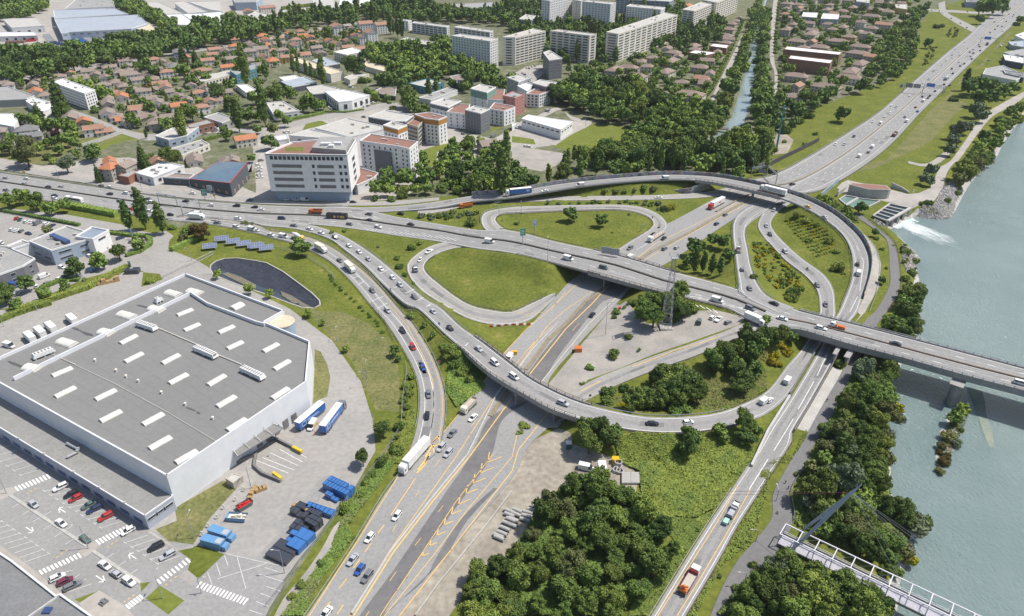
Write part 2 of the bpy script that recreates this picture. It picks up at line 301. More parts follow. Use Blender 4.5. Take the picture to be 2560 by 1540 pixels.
REG = [
 ("industrial_yard",mPave,"00:-500,120 60,170 250,160 430,60 520,-100 1060,-100 1110,60 1600,330 1300,460 700,490 300,440 -500,560"),
 ("industrial_yard",mPave,"00:1230,-100 2374,-100 10:900,-60 700,60 0,150 00:1900,230 1640,330 1560,200"),
 ("meadow",mGrass,"v:-300,455 0,462 300,500 430,548 560,500 620,470 860,482 1000,480 1100,470 1300,440 1500,425 1750,425 1870,385 1800,350 1870,310 1960,260 2060,225 2150,190 2210,130 2215,60 2250,20 2600,-80 3800,-200 3800,2400 300,2400 600,1700 650,1484 850,1160 905,1090 900,1000 740,770 470,640 330,650 -300,700"),
 ("front_lawn",mWeed,"01:-100,-60 300,-100 1330,-200 00:1330,1290 700,1380 500,1484 01:400,110 120,110 -100,90"),
 ("pavement",mPave,"10:90,1190 640,1090 1150,960 1320,970 1600,1040 1900,1220 2200,1290 20:0,1190 130,1090 500,1110 740,1150 350,1350 20:0,1400 10:2000,1484 11:1700,90 1600,300 1300,440 850,470 0,440 01:2374,300 2340,-100"),
 ("pavement",mPave,"01:-200,20 400,130 900,60 1200,50 1500,120 1800,120 2374,380 2374,440 1700,370 1200,330 600,220 -200,80"),
 ("lawn",mLush,"10:1520,1400 1700,1340 2040,1300 11:1680,0 1670,110 1570,170"),("lawn",mLush,"10:2170,1190 2280,1160 2260,1190 2190,1220"),
 ("lawn",mLush,"10:430,1210 470,1130 610,1120 670,1150 500,1190"),("lawn",mLush,"00:870,1370 1200,1230 1310,1270 1040,1340 930,1400"),
 ("lawn",mLush,"10:2300,1210 2374,1180 20:20,1180 10:2330,1250"),("lawn",mLush,"20:0,1260 200,1290 220,1340 0,1320"),
 ("gravel_court",mGravel,"20:0,1330 250,1385 545,1430 500,1484 21:480,60 400,130 270,180 120,150 0,60"),
 ("football_pitch",mLush,"20:730,1150 1000,1165 1165,1200 1130,1260 840,1420 540,1405 360,1350"),
 ("car_park",mPave,"20:0,690 130,620 280,600 300,680 200,760 0,760"),
 ("works_yard",mAsph2,"v:-400,520 -400,2400 400,2400 640,1484 680,1400 860,1165 905,1085 897,1010 870,920 800,820 740,775 700,745 560,680 470,625 405,600 408,580 418,568 400,556 370,562 330,555 290,540 150,515 -100,490"),
 ("works_yard",mAsph,"13:-20,960 230,700 130,650 40,670 60,650 330,560 560,250 640,180 720,190 640,300 560,470 400,640 330,800 120,960 0,1000"),("car_park",mAsph,"02:-900,1000 -300,900 0,1130 03:1370,680 1820,830 2100,900 2374,960 13:0,960 260,1010 180,1130 270,1170 80,1484 -200,2200 03:-900,2200"),
 ("verge",mGrass,"01:1330,1100 1290,1110 1480,1130 1510,1180 1350,1240 1310,1250"),("verge",mWeed,"12:545,420 600,440 660,560 690,680 660,860 600,880 530,920"),
 ("verge",mWeed,"03:1620,480 2060,230 2260,230 1960,560 1790,820 1560,790 1440,680 1640,600"),("verge",mGrass,"03:1640,870 1840,830 1950,860 2080,910 1840,1140 1740,1060 1770,960"),
 ("pavement",mPave,"03:-300,640 0,825 330,1065 560,1270 530,1300 120,985 0,905 -300,760"),("pavement",mPave,"03:735,1360 915,1245 1130,1370 1250,1484 1100,1600 800,1500"),("pavement",mPave,"03:720,890 870,790 940,830 790,935"),("pavement",mPave,"03:-60,340 110,285 180,320 10,410"),("pavement",mPave,"03:1640,1110 1740,1055 1840,1140 1785,1205"),("pavement",mPave,"03:1390,690 1560,800 1640,860 1800,830 1790,850 1640,880 1370,700"),
 ("lawn",mLush,"03:1480,1200 1710,1340 1560,1470 1350,1320"),("lawn",mLush,"03:1300,1180 1400,1165 1310,1260"),("lawn",mLush,"03:690,1330 910,1250 740,1360"),
 ("bank",mWeed,"12:330,90 480,60 800,70 1050,180 1270,400 1330,640 1330,1000 1110,980 900,550 680,300 11:480,1484 11:620,1420"),("bank",mWeed,"11:140,700 900,960 1300,1300 1500,1484 1400,1484 1000,1100 700,890 400,800 140,730"),
 ("hedge_bed",mGrass,"01:0,1460 200,1484 820,1270 1200,1090 1210,1060 800,1170 500,1300 260,1400"),
 ("gravel_yard",mGravel,"22:960,0 340,740 400,960 540,880 700,705 1300,470 1880,270 2100,195 2160,120 1900,60 1650,60 1500,190 1250,180 1170,100 21:1060,1380 1000,1420"),
 ("dirt_yard",mDirt,"13:1150,1540 1700,830 2374,60 22:60,1330 430,1150 540,1190 560,1300 700,1340 23:1000,40 1180,170 1150,330 600,330 430,310 270,420 290,560 160,560 110,760 120,920 0,940 13:2340,940 2130,1010 1960,1130 1900,1330 1750,1540"),
 ("dry_field",mWeed,"30:2230,300 2050,520 1800,760 1500,1030 1100,1484 31:930,100 700,210 1000,150 30:1500,1320 1700,1100 1850,960 1700,900 1780,740 2000,600 2050,520 2280,290"),
 ("dirt_yard",mDirt,"30:-60,1230 100,1190 240,1300 180,1420 31:100,20 30:-100,1450"),
 ("plaza",mPave,"31:640,330 720,400 860,425 980,430 1180,480 1340,525 1440,475 1540,450 1590,400 1625,325 1500,335 1400,380 1300,390 1100,340 740,260 690,280"),
 ("quay",mConc,"32:600,585 695,612 375,1190 270,1155"),
 ("quay",mPave,"31:850,750 900,770 990,870 1045,1040 1030,1250 900,1484 32:800,180 860,100 31:830,1484 890,1340 945,1100 930,930"),
]
def clean(P):
    Q = []
    for p in P:
        if not Q or math.dist(p,Q[-1]) > .3: Q.append((float(p[0]),float(p[1])))
    if math.dist(Q[0],Q[-1]) < .3: Q.pop()
    return Q
RG = []
for nm,m,s in REG: RG.append((nm,m,clean(Gp(s))))
RG.append(("river_bed",mStone,None)); RG.append(("pond_liner",mLiner,clean(POND)))
V = []; E_ = []
def addpoly(P,closed=True):
    o = len(V); V.extend(P); n = len(P)
    E_.extend([(o+i,o+(i+1) % n) for i in range(n if closed else n-1)])
for nm,m,P in RG:
    if P:
        P = dens(P+[P[0]],12)[:-1]; addpoly(P)
addpoly(RIV,False)
def offs(P,d):
    P = np.array(P); t = np.gradient(P,axis=0); t /= np.linalg.norm(t,axis=1)[:,None]+1e-9; return [tuple(p) for p in P+np.stack([-t[:,1],t[:,0]],1)*d]
pts = []
for d in (-6.5,-3,3,6.5): pts += offs(RIV,d)
for L_ in (dens(CANL,8),dens(CANR,8)): pts += L_
pts += offs(dens(CANL,8),2)+offs(dens(CANL,8),-2)+offs(dens(CANR,8),2)+offs(dens(CANR,8),-2)
pts += [tuple(np.array(POND).mean(0)+(np.array(p)-np.array(POND).mean(0))*k) for p in POND for k in (.65,.35,1.06)]
for r in ROADS.values():
    for i in range(0,len(r.s),2):
        t = (r.B[i]-r.A[i])/(2*r.w[i]); pts += [tuple(r.A[i]-t*.8),tuple(r.B[i]+t*.8),tuple(r.c[i])]
        if r.z[i] > .4 and not r.br[i]: pts += [tuple(r.A[i]-t*(1+2*r.z[i])),tuple(r.B[i]+t*(1+2*r.z[i]))]
xs = np.arange(-270,345,6.0); ys = np.arange(110,640,6.0)
gx,gy = np.meshgrid(xs,ys); gg = np.stack([gx.ravel(),gy.ravel()],1)+np.random.uniform(-1,1,(gx.size,2))
pts += [tuple(p) for p in gg]
for X in range(-3300,3301,110):
    for Y in range(0,5200,110):
        if not (-270 < X < 345 and 110 < Y < 640): pts.append((X+.37,Y+.41))
seen = set((round(v[0]/.8),round(v[1]/.8)) for v in V)
for p in pts:
    k = (round(p[0]/.8),round(p[1]/.8))
    if k in seen or not (-3400 < p[0] < 3400 and -5 < p[1] < 5300): continue
    seen.add(k); V.append(p)
res = geometry.delaunay_2d_cdt([Vector((v[0],v[1])) for v in V],E_,[],0,1e-3)
GV = np.array([(v.x,v.y) for v in res[0]]); GF = np.array([f for f in res[2]])
GZ = hgt(GV[:,0],GV[:,1])
GCt = GV[GF].mean(1); reg = np.full(len(GF),-1)
for k,(nm,m,P) in enumerate(RG):
    if P: reg[inside(GCt[:,0],GCt[:,1],P)] = k
zc = GZ[GF].mean(1); wet = (zc < -1.2) & (sdist(GCt[:,0],GCt[:,1],RIVP) < 30) & ((zc < -2.2) | True)
dR = sdist(GCt[:,0],GCt[:,1],RIVP); iR = inside(GCt[:,0],GCt[:,1],RIVP); reg[((zc < -2.4) & (dR < 30)) | iR] = [i for i,g in enumerate(RG) if g[0] == "river_bed"][0]
def ground_part(name,m,sel):
    F = GF[sel]; u,inv = np.unique(F,return_inverse=True); F = inv.reshape(F.shape)
    b = MB(); b.v = [(GV[i][0],GV[i][1],GZ[i]) for i in u]; b.f = [tuple(f) if (lambda a,b_,c: (b_[0]-a[0])*(c[1]-a[1])-(b_[1]-a[1])*(c[0]-a[0]))(GV[u[f[0]]],GV[u[f[1]]],GV[u[f[2]]]) > 0 else tuple(f)[::-1] for f in F]
    b.m = [0]*len(b.f); o = b.build(name,m,smooth=True); tag(o,kind='structure'); return o
ground_part("ground",mCity,reg == -1)
done = {}
for k,(nm,m,P) in enumerate(RG): done.setdefault((nm,m.name),[]).append(k)
for (nm,mn),ks in done.items():
    s_ = np.isin(reg,ks)
    if s_.any(): ground_part(nm,MAT[mn],s_)
def water_mat(name,c,c2,bump,rough,scale):
    m = mat(name,c,rough,c2,scale,spec=.5); N = m.node_tree.nodes; L = m.node_tree.links
    g = N.new("ShaderNodeNewGeometry"); mp = N.new("ShaderNodeMapping"); mp.inputs["Scale"].default_value = (1,.55,1); mp.inputs["Rotation"].default_value = (0,0,.5)
    L.new(g.outputs["Position"],mp.inputs["Vector"]); n1 = N.new("ShaderNodeTexNoise"); n1.inputs["Scale"].default_value = .8; n1.inputs["Detail"].default_value = 7; n1.inputs["Roughness"].default_value = .7
    L.new(mp.outputs[0],n1.inputs["Vector"]); bp = N.new("ShaderNodeBump"); bp.inputs["Strength"].default_value = 1; bp.inputs["Distance"].default_value = bump
    L.new(n1.outputs["Fac"],bp.inputs["Height"]); L.new(bp.outputs[0],N["Principled BSDF"].inputs["Normal"]); return m
mRiver = water_mat("river_water",(.210,.275,.268),(.160,.225,.222),.9,.09,.016)
def foam(m):
    N = m.node_tree.nodes; L = m.node_tree.links; P_ = N["Principled BSDF"]; prev = P_.inputs["Base Color"].links[0].from_socket
    s0 = W('31',1240,650,-5); s1 = W('31',1750,870,-5); an = math.atan2(s1.y-s0.y,s1.x-s0.x); g = N.new("ShaderNodeNewGeometry"); v = N.new("ShaderNodeVectorMath"); v.operation = 'SUBTRACT'; v.inputs[1].default_value = (s0.x,s0.y,0); L.new(g.outputs["Position"],v.inputs[0])
    r = N.new("ShaderNodeVectorRotate"); r.rotation_type = 'Z_AXIS'; r.inputs["Angle"].default_value = -an; L.new(v.outputs[0],r.inputs["Vector"]); sx = N.new("ShaderNodeSeparateXYZ"); L.new(r.outputs[0],sx.inputs[0])
    mp = N.new("ShaderNodeMapping"); mp.inputs["Scale"].default_value = (.10,.42,1); L.new(r.outputs[0],mp.inputs["Vector"]); n = N.new("ShaderNodeTexNoise"); n.inputs["Scale"].default_value = 1.0; n.inputs["Detail"].default_value = 8; n.inputs["Roughness"].default_value = .72; n.inputs["Distortion"].default_value = .5; L.new(mp.outputs[0],n.inputs["Vector"])
    def mth(op,*i):
        q = N.new("ShaderNodeMath"); q.operation = op
        for k,x in enumerate(i):
            if isinstance(x,(int,float)): q.inputs[k].default_value = x
            else: L.new(x,q.inputs[k])
        return q.outputs[0]
    X = sx.outputs[0]; Y_ = mth('ABSOLUTE',sx.outputs[1]); wid = mth('ADD',7.5,mth('MULTIPLY',X,.22)); side = mth('SUBTRACT',1,mth('POWER',mth('DIVIDE',Y_,wid),2.5)); al = mth('SUBTRACT',1.25,mth('DIVIDE',X,44)); st = mth('GREATER_THAN',X,-7)
    k = mth('MULTIPLY',mth('MULTIPLY',mth('MINIMUM',1,mth('MAXIMUM',0,al)),mth('MAXIMUM',0,side)),st); f = mth('MINIMUM',1,mth('MAXIMUM',0,mth('MULTIPLY',mth('SUBTRACT',mth('ADD',mth('MULTIPLY',k,.62),n.outputs["Fac"]),.80),3.2)))
    mx = N.new("ShaderNodeMix"); mx.data_type = 'RGBA'; L.new(f,mx.inputs[0]); L.new(prev,mx.inputs[6]); mx.inputs[7].default_value = (.80,.84,.83,1); L.new(mx.outputs[2],P_.inputs["Base Color"])
foam(mRiver)
mCanal = water_mat("canal_water",(.25,.30,.285),(.21,.26,.25),.06,.12,.03)
b = MB(); b.quad((40,-200,-5),(3600,-200,-5),(3600,5100,-5),(40,5100,-5))
o = b.build("river",mRiver); tag(o,kind='structure')
b = MB(); cl,c_r = offs(CANL,-1.5),offs(CANR,1.5)
n = min(len(cl),len(c_r))
for i in range(n-1): b.quad((*cl[i],-1.5),(*c_r[i],-1.5),(*c_r[i+1],-1.5),(*cl[i+1],-1.5))
o = b.build("canal",mCanal); tag(o,kind='structure')
b = MB(); pw = [W('01',x,y,-1.5) for x,y in ((1990,1115),(2060,1100),(2200,1140),(2374,1230))]+[W('11',x,y,-1.5) for x,y in ((100,1270),(280,1340),(400,1400),(420,1430),(250,1375),(60,1290))]+[W('01',x,y,-1.5) for x,y in ((2300,1250),(2100,1175))]
b.add([tuple(p) for p in pw],[tuple(range(len(pw)))[::-1]]); tag(b.build("pond_water",mat("pond_water",(.06,.075,.09),.15,spec=.6)),kind='structure')
def street(key,spec,m=mAsph2,name="street",off=.03):
    r = Road(key,spec,off+(.006*(len(ROADS)-11) if off < .05 else 0)); o = r.mesh(name,m,.25); tag(o,kind='structure'); return r
for key,nm,m in (('A','motorway',mAsph),('B','motorway',mAsph),('J','slip_road',mAsph),('G','slip_road',mAsph),('C','loop_road',mAsph2),('D','loop_road',mAsph2),('E','slip_road',mAsph),('K','slip_road',mAsph2),('F','slip_road',mAsph),('H','works_road',mAsph2),('frontage','street',mAsph2),('path','cycle_path',mPath)):
    ROADS[key].mesh(nm,m); tag(bpy.context.scene.objects[-1] if False else [o for o in COL.objects if o.name.startswith(nm)][-1],kind='structure')
NR = len(ROADS)
street('s1',"00:-200,720 -200,770; 300,700 320,745; 700,620 720,660; 1100,565 1110,600; 1340,530 1345,565; 1700,470 1700,500; 2374,370 2374,395; 10:500,270 500,292; 1000,200 1000,220")
street('s2',"00:600,1000 570,1030; 800,1060 760,1090; 1000,1140 960,1170; 1160,1200 1130,1240; 1340,1240 1330,1300; 1420,1240 1430,1300")
street('s3',"00:1420,1240 1430,1300; 1700,1240 1720,1290; 1900,1200 1910,1240; 2200,1190 2210,1230; 10:60,1190 50,1240; 330,1130 340,1180; 640,1060 650,1105; 900,1020 900,1062; 1150,960 1170,1000; 1320,955 1330,990",mAsph2)
street('s4',"10:0,1370 -30,1340; 50,1280 0,1280; 110,1190 60,1180",mAsph2)
street('s5',"01:2290,90 2340,70; 2290,200 2340,180; 10:0,1440 30,1430",mAsph2)
street('s6',"20:2130,330 2155,340; 2060,480 2095,480; 1990,620 2025,640; 1900,800 1935,800; 1830,960 1860,970; 1790,1060 1830,1080",mPave)
street('s7',"30:60,-60 95,-60; 40,100 80,100; 25,300 62,300; 20,450 60,450; 20,560 60,580; 60,680 90,700; 50,860 85,870",mPave)
street('s8',"30:1580,30 1640,10; 1600,120 1660,110; 1700,190 1760,170; 1820,260 1880,230; 1900,300 1960,270",mAsph2)
street('s9',"30:1480,80 1480,105; 1600,90 1600,112; 1750,95 1750,118; 1950,110 1950,130; 2150,100 2150,125",mAsph2)
street('s10',"20:0,1200 40,1235; 130,1130 170,1160; 300,1040 350,1060; 420,1000 460,1020; 560,1080 550,1110; 740,1140 700,1160; 550,1250 500,1260; 400,1350 350,1340",mPave)
street('s11',"13:-100,2200 60,2200; 80,1700 250,1700; 250,1330 350,1330; 420,1130 520,1120; 600,880 700,860; 720,660 820,640; 790,600 830,600",mGravel,"gravel_track")
street('riverpath',"30:2374,850 2374,900; 2230,925 2290,965; 2040,1040 2090,1075; 1925,1165 1975,1200; 1825,1310 1880,1330; 1700,1484 1765,1490; 31:1600,140 1720,110; 1550,230 1660,200; 1500,340 1625,325",mPave,"riverside_path")
street('meadowpath',"31:1300,85 1300,105; 1450,110 1450,135; 1560,60 1590,100; 1700,-60 1730,-20",mPave,"riverside_path")
street('lanedark',"13:880,1620 1160,1620; 960,1484 1175,1484; 1290,1040 1450,1040; 1520,700 1690,700; 1760,340 1960,340; 1990,0 2180,0; 22:-230,1080 -90,1080; 22:-40,960 160,900",mDark,"fresh_asphalt_strip",.115)
street('lanedark2',"13:1160,1484 1190,1484; 1560,1160 1600,1090; 1640,1000 1780,900; 1900,590 1960,600; 2200,300 2240,300",mDark,"fresh_asphalt_strip",.112)
street('lanedark3',"22:150,640 290,720; 330,400 470,430; 700,-40 840,-20; 21:760,1310 960,1360; 1000,1150 1130,1180",mDark,"fresh_asphalt_strip",.112)
# ---------------------------------------------------------------- painted markings
mw = MB(); my = MB()
def pl(mb,key,s,w=.2,dash=0,gap=0,dz=.045):
    P = []; r = ROADS.get(key)
    for fr,x,y in poly(s):
        px,py = nat(fr,x,y); z = 0
        for _ in range(5):
            p = unp(px,py,z); z = r.zat(p[0],p[1]) if r else float(hgt(p[0],p[1])[0])
        P.append(Vector((p[0],p[1],z+dz)))
    if r or True:
        Q = []
        for i in range(len(P)-1):
            n = max(1,int((P[i+1]-P[i]).length/(dash or 6))); Q += [P[i].lerp(P[i+1],k/n) for k in range(n)]
        P = Q+[P[-1]]
        if r:
            for p in P: p.z = r.zat(p.x,p.y)+dz
    acc = 0; on = True
    for i in range(len(P)-1):
        a,b_ = P[i],P[i+1]; d = b_-a; L_ = d.length
        if L_ < .05: continue
        x = d.cross(Vector((0,0,1))).normalized()*w/2
        if dash:
            e = a+d*min(1,dash/(dash+gap)*(dash+gap)/max(L_,.01)) if L_ > dash else b_
            if i % max(1,round((dash+gap)/max(L_,.1))) == 0: mb.quad(a-x,a+x,e+x,e-x)
        else: mb.quad(a-x,a+x,b_+x,b_-x)
def tline(mb,r,tf,d0,d1,w=.18,dash=0,gap=0,dz=.045):
    d = d0
    while d < d1-.3:
        e = min(d1,d+(dash or 5)); q = []
        for dd in (d,e):
            i = min(max(int(np.searchsorted(r.s,dd))-1,0),len(r.s)-2); ww = w/(4*r.w[i]); t = tf(dd); q.append((r.at(dd,t-ww,dz),r.at(dd,t+ww,dz)))
        mb.quad(q[0][0],q[0][1],q[1][1],q[1][0]); d = e+gap
def dist_at(r,fr,x,y,dz=0): return r.locate(*nat(fr,x,y),dz)[2]
A = ROADS['A']; B = ROADS['B']
_tmx = [('01',-420,240,.44),('01',0,280,.44),('01',1000,432,.43),('01',1600,505,.375),('01',2374,578,.54),('11',500,592,.51),('11',900,632,.58),('11',1300,682,.47),('11',1700,735,.41),('11',2050,797,.44),('21',0,843,.54),('21',400,925,.5),('21',980,1060,.45),('21',1450,1200,.52),('21',1900,1320,.5),('32',0,75,.5),('32',350,180,.56),('32',780,285,.52),('32',1400,452,.55),('32',2374,705,.51),('32',4000,1070,.51)]
_td = [dist_at(A,f,x,y) for f,x,y,t in _tmx]; _tt = [t[3] for t in _tmx]
TM = lambda d: float(np.interp(d,_td,_tt))
AE = A.s[-1]
dG = dist_at(A,'11',900,640); dX = dist_at(A,'21',400,925)
for k in (1,2): tline(mw,A,lambda d: .04+(TM(d)-.06)*k/3+.01,0,dG,.3,3,8)
for k in (1,2,3): tline(mw,A,lambda d: TM(d)+.03+(.95-TM(d))*k/4,0,dG,.3,3,8)
tline(mw,A,lambda d: TM(d)*.5,dG,AE,.28,3,8); tline(mw,A,lambda d: TM(d)+(1-TM(d))*.5,dX,AE,.28,3,8)
tline(mw,A,lambda d: TM(d)+(1-TM(d))*.42,dG,dX,.28,3,8)
for tf in (lambda d: .045,lambda d: .955,lambda d: TM(d)-.035,lambda d: TM(d)+.035): tline(mw,A,tf,0,AE,.22)
for k,(a_,b2) in (('J',(.1,.8)),('G',(.1,.9)),('E',(.1,.88)),('C',(.08,.92)),('D',(.08,.92)),('F',(.1,.9)),('K',(.12,.88))):
    r = ROADS[k]
    for t in (a_,b2): tline(my if k == 'J' and t < .5 else mw,r,lambda d: t,2,r.s[-1]-2,.2)
for k,t in (('J',.45),):
    r = ROADS[k]; tline(mw,r,lambda d: t,2,r.s[-1]-10,.25)
dB0 = dist_at(B,'21',1900,520)
tline(mw,B,lambda d: .47,dB0+20,B.s[-1],.25)
for t in (.06,.44,.52,.90): tline(mw,B,lambda d: t,dB0,B.s[-1],.25)
for t in (.19,.31,.63,.75): tline(mw,B,lambda d: t,dB0,B.s[-1],.28,4,9)
mt = MB(); mpz = MB(); rq = random.Random(2)
for r,ts,w in ((A,None,2.3),(B,(.125,.25,.37,.57,.69,.82),2.3),(G_ := ROADS['G'],(.48,),2.6),(ROADS['J'],(.27,.62),2.2),(ROADS['E'],(.32,.66),2.2),(ROADS['C'],(.5,),3),(ROADS['D'],(.5,),3),(ROADS['F'],(.5,),2.6),(ROADS['H'],(.5,),2.4)):
    fs = [lambda d,u=u: TM(d)*u for u in (.27,.74)]+[lambda d,u=u: TM(d)+(1-TM(d))*u for u in (.27,.74)] if ts is None else [lambda d,t=t: t for t in ts]
    for f in fs:
        lo = dB0 if r is B else 0
        for o_ in (-.12,.12): tline(mt,r,(lambda d,f=f,o_=o_,r=r: f(d)+o_*w/6),lo,r.s[-1],w*.36,0,0,.018)
    for k in range(int(r.s[-1]/45)):
        d0_ = rq.uniform(5,r.s[-1]-15); t_ = rq.choice(fs)
        if r is B and d0_ < dB0: continue
        tline(mpz,r,t_,d0_,d0_+rq.uniform(2.5,11),rq.uniform(1.2,3.2),0,0,.03)
tag(mt.build("tyre_wear",mat("tyre_wear",(.265,.26,.25),.9,(.225,.22,.213),.25,1,spec=.2)),kind='structure'); tag(mpz.build("asphalt_patches",mat("asphalt_patch",(.20,.197,.192),.9,(.17,.167,.163),.3,spec=.2)),kind='structure')
for s in ("11:1150,1125 1230,1090","11:1280,1260 1350,1230","11:1390,1310 1470,1270","11:1470,1390 1560,1345","11:1540,1455 1620,1410","11:900,1170 960,1150","11:950,1230 1000,1200","11:1060,1390 1180,1340","11:1110,1460 1220,1400","12:1540,40 1620,10","12:1940,390 2000,330"): pl(mw,'G' if float(s.split(',')[0].split(':')[1]) > 1130 else 'J',s,.3)
for i in range(15):
    x = 1000+i*55; pl(mw,'A',f"11:{x},{705+i*6.2:.0f} {x+85},{735+i*6.4:.0f}",.35)
for i in range(13): x = 1420+i*55; pl(mw,'A',f"11:{x},{640+i*7:.0f} {x+60},{664+i*7.2:.0f}",.35)
for i in range(9): x = 900+i*62; pl(mw,'A',f"11:{x},{600+i*2:.0f} {x+95},{622+i*2:.0f}",.35)
for i in range(7): x = 1880+i*60; pl(mw,'A',f"22:{x-380},{-60+i*18:.0f} {x-330},{-30+i*19:.0f}",.35)
for i in range(8): x = 1650+i*75; pl(mw,'A',f"21:{x},{1340+i*19:.0f} {x+110},{1350+i*19:.0f}",.35)
Y = lambda s,w=.25,d=0,g=0: pl(my,'B',s,w,d,g,.06)
Y("13:495,1484 760,1060 960,760 1300,220 1390,60 12:1560,1350 1740,1190 1880,1020 2060,790 2290,470 22:130,235 330,70 21:640,1190")
Y("13:870,1484 1240,880 1860,0 12:2090,1050 2200,880 22:20,640 330,200 21:470,1484 810,1250",.25); Y("13:905,1484 1270,900 1640,420 1985,0 12:2374,870",.4)
Y("22:150,670 500,230 740,0 21:900,1230",.45); Y("22:0,600 200,360 380,200",.2)
Y("21:1130,1010 1330,850 2180,440",.3); Y("21:1200,1020 1480,860 1900,620 2300,420",.3); Y("21:1130,1030 1190,990",.3)
Y("13:1330,1484 1840,830 2374,140 22:60,1350 350,990 420,900",.3); Y("13:1150,1484 1500,960 1850,430 2200,-20",.22); Y("13:1190,1484 1640,930 1960,500 2374,10 22:60,1150",.22)
for s in ("13:620,1440 690,1350","13:770,1230 840,1140","13:905,1040 965,955","13:1010,890 1070,810","13:1130,720 1190,640","13:1250,550 1480,205","13:750,1470 810,1380"): Y(s,.3)
for s in ("13:1020,1484 1050,1440","13:1240,1160 1300,1075","13:1475,830 1530,760","13:1690,520 1735,460","13:1265,700 1300,640","13:1475,380 1515,320","13:1660,95 1710,30","12:1990,1140 2040,1080","22:160,420 230,330","22:560,250 620,180","21:360,1470 420,1390 500,1290"): Y(s,.18)
for i in range(10):
    t = i/9; x = 1540+(2150-1540)*t; y = 930-(930-60)*t; q = 60+60*t
    Y(f"13:{x+15:.0f},{y-q*.8:.0f} {x:.0f},{y:.0f} {x+q*1.1:.0f},{y-q*.45:.0f}",.32)
for s in ("12:1590,1330 1690,1225 1710,1290 1640,1330","12:1570,1420 1640,1300 1650,1380","13:1500,130 1600,0 1570,80 1490,160","12:1560,1484 1620,1380"): Y(s,.5)
pl(my,'H',"22:540,860 960,640 1500,440 1920,305",.35); pl(my,'J',"12:1230,10 1400,200 1560,500 1640,720 1650,980 1620,1200",.25); pl(my,'C',"12:2374,60 22:120,100 300,75",.2)
Y("23:2090,280 1900,620 1670,980 1350,1484",.22); Y("23:2210,310 1990,720 1760,1110 1530,1484",.22)
pl(mw,'E',"32:545,470 455,665",.25); pl(mw,'E',"32:425,720 280,975",.25); pl(mw,'E',"32:235,1065 55,1360",.25); pl(mw,'E',"23:2374,30 2200,310",.25)
pl(mw,'E',"31:820,870 890,1020 850,1290",.22); pl(mw,'E',"31:830,1340 760,1484",.22)
P = lambda s,w=.12: pl(mw,'',s,w,dz=.05)
def comb(n,a0,b0,a1,b1,T=0):
    for i in range(n+1):
        t = i/n; ax,ay = a0[0]+(a1[0]-a0[0])*t,a0[1]+(a1[1]-a0[1])*t; bx,by = b0[0]+(b1[0]-b0[0])*t,b0[1]+(b1[1]-b0[1])*t
        P(f"03:{ax:.0f},{ay:.0f} {bx:.0f},{by:.0f}")
        if T: P(f"03:{ax-14:.0f},{ay-9:.0f} {ax+14:.0f},{ay+9:.0f}")
comb(9,(410,325),(665,295),(935,665),(1150,600),1); comb(5,(1160,805),(1370,735),(1460,1000),(1670,925),1)
comb(9,(-360,-210),(-110,-280),(190,178),(380,120),1); comb(8,(20,605),(-150,650),(455,905),(225,985),1)
for a_,b2 in (((110,480),(280,385)),((205,545),(275,505)),((305,610),(475,515)),((400,680),(475,640)),((505,750),(675,648)),((605,820),(775,710)),((990,945),(1060,902)),((1100,1020),(1170,972)),((1210,1095),(1278,1048)),((600,1080),(680,1058)),((690,1130),(740,1100)),((780,1150),(800,1140)),((620,1265),(855,1185))):
    P(f"03:{a_[0]},{a_[1]} {b2[0]},{b2[1]}")
def zebra(n,a0,a1,dx,dy,w=.55):
    for i in range(n):
        t = i/(n-1); x = a0[0]+(a1[0]-a0[0])*t; y = a0[1]+(a1[1]-a0[1])*t; P(f"03:{x:.0f},{y:.0f} {x+dx:.0f},{y+dy:.0f}",w)
zebra(10,(140,285),(430,170),35,40); zebra(10,(890,780),(1170,645),40,40); zebra(11,(365,1060),(720,905),32,38); zebra(9,(1455,1145),(1725,950),38,38); zebra(6,(1165,1380),(1290,1290),42,36)
zebra(15,(1870,1165),(2300,1320),-45,60)
def arrow(x,y,dx,dy):
    P(f"03:{x},{y} {x+dx},{y+dy}",.3); P(f"03:{x+dx},{y+dy} {x+dx*.55-dy*.35:.0f},{y+dy*.55+dx*.35:.0f}",.3); P(f"03:{x+dx},{y+dy} {x+dx*.55+dy*.35:.0f},{y+dy*.55-dx*.35:.0f}",.3)
arrow(610,525,-70,-45); arrow(240,660,72,48); arrow(1265,955,-75,-50); arrow(890,1110,82,56)
for s in ("2080,920 2115,1015","2005,995 2045,1110","1925,1080 1965,1190","2200,940 2280,1230","2015,1140 2374,1030","2090,905 2374,970"): P("03:"+s)
for s in ("0,1030 95,995","0,970 245,1020","80,1035 205,1075","25,1095 260,1170","95,1210 230,1255","40,1275 165,1320","0,1350 115,1395","-60,1430 60,1470"): P("13:"+s)
for x0,y0,x1,y1 in ((-60,95,180,215),(0,40,300,160),(60,15,350,130),(130,-30,390,90),(220,-60,430,55),(290,-80,470,15)): P(f"13:{x0},{y0} {x1},{y1}",.2)
tag(mw.build("white_road_markings",mWhiteP),kind='structure'); tag(my.build("yellow_road_markings",mYelP),kind='structure')
my2 = MB()
for s in ("03:245,355 355,290","03:990,850 1110,770","03:520,945 650,855","03:1535,1200 1640,1115","03:1145,1360 1270,1270"): pl(my2,'',s,.35,.6,.6,.05)
tag(my2.build("yellow_crossing_dashes",mYelP),kind='structure')
b = MB(); rs = random.Random(5); pc = np.array(POND).mean(0)
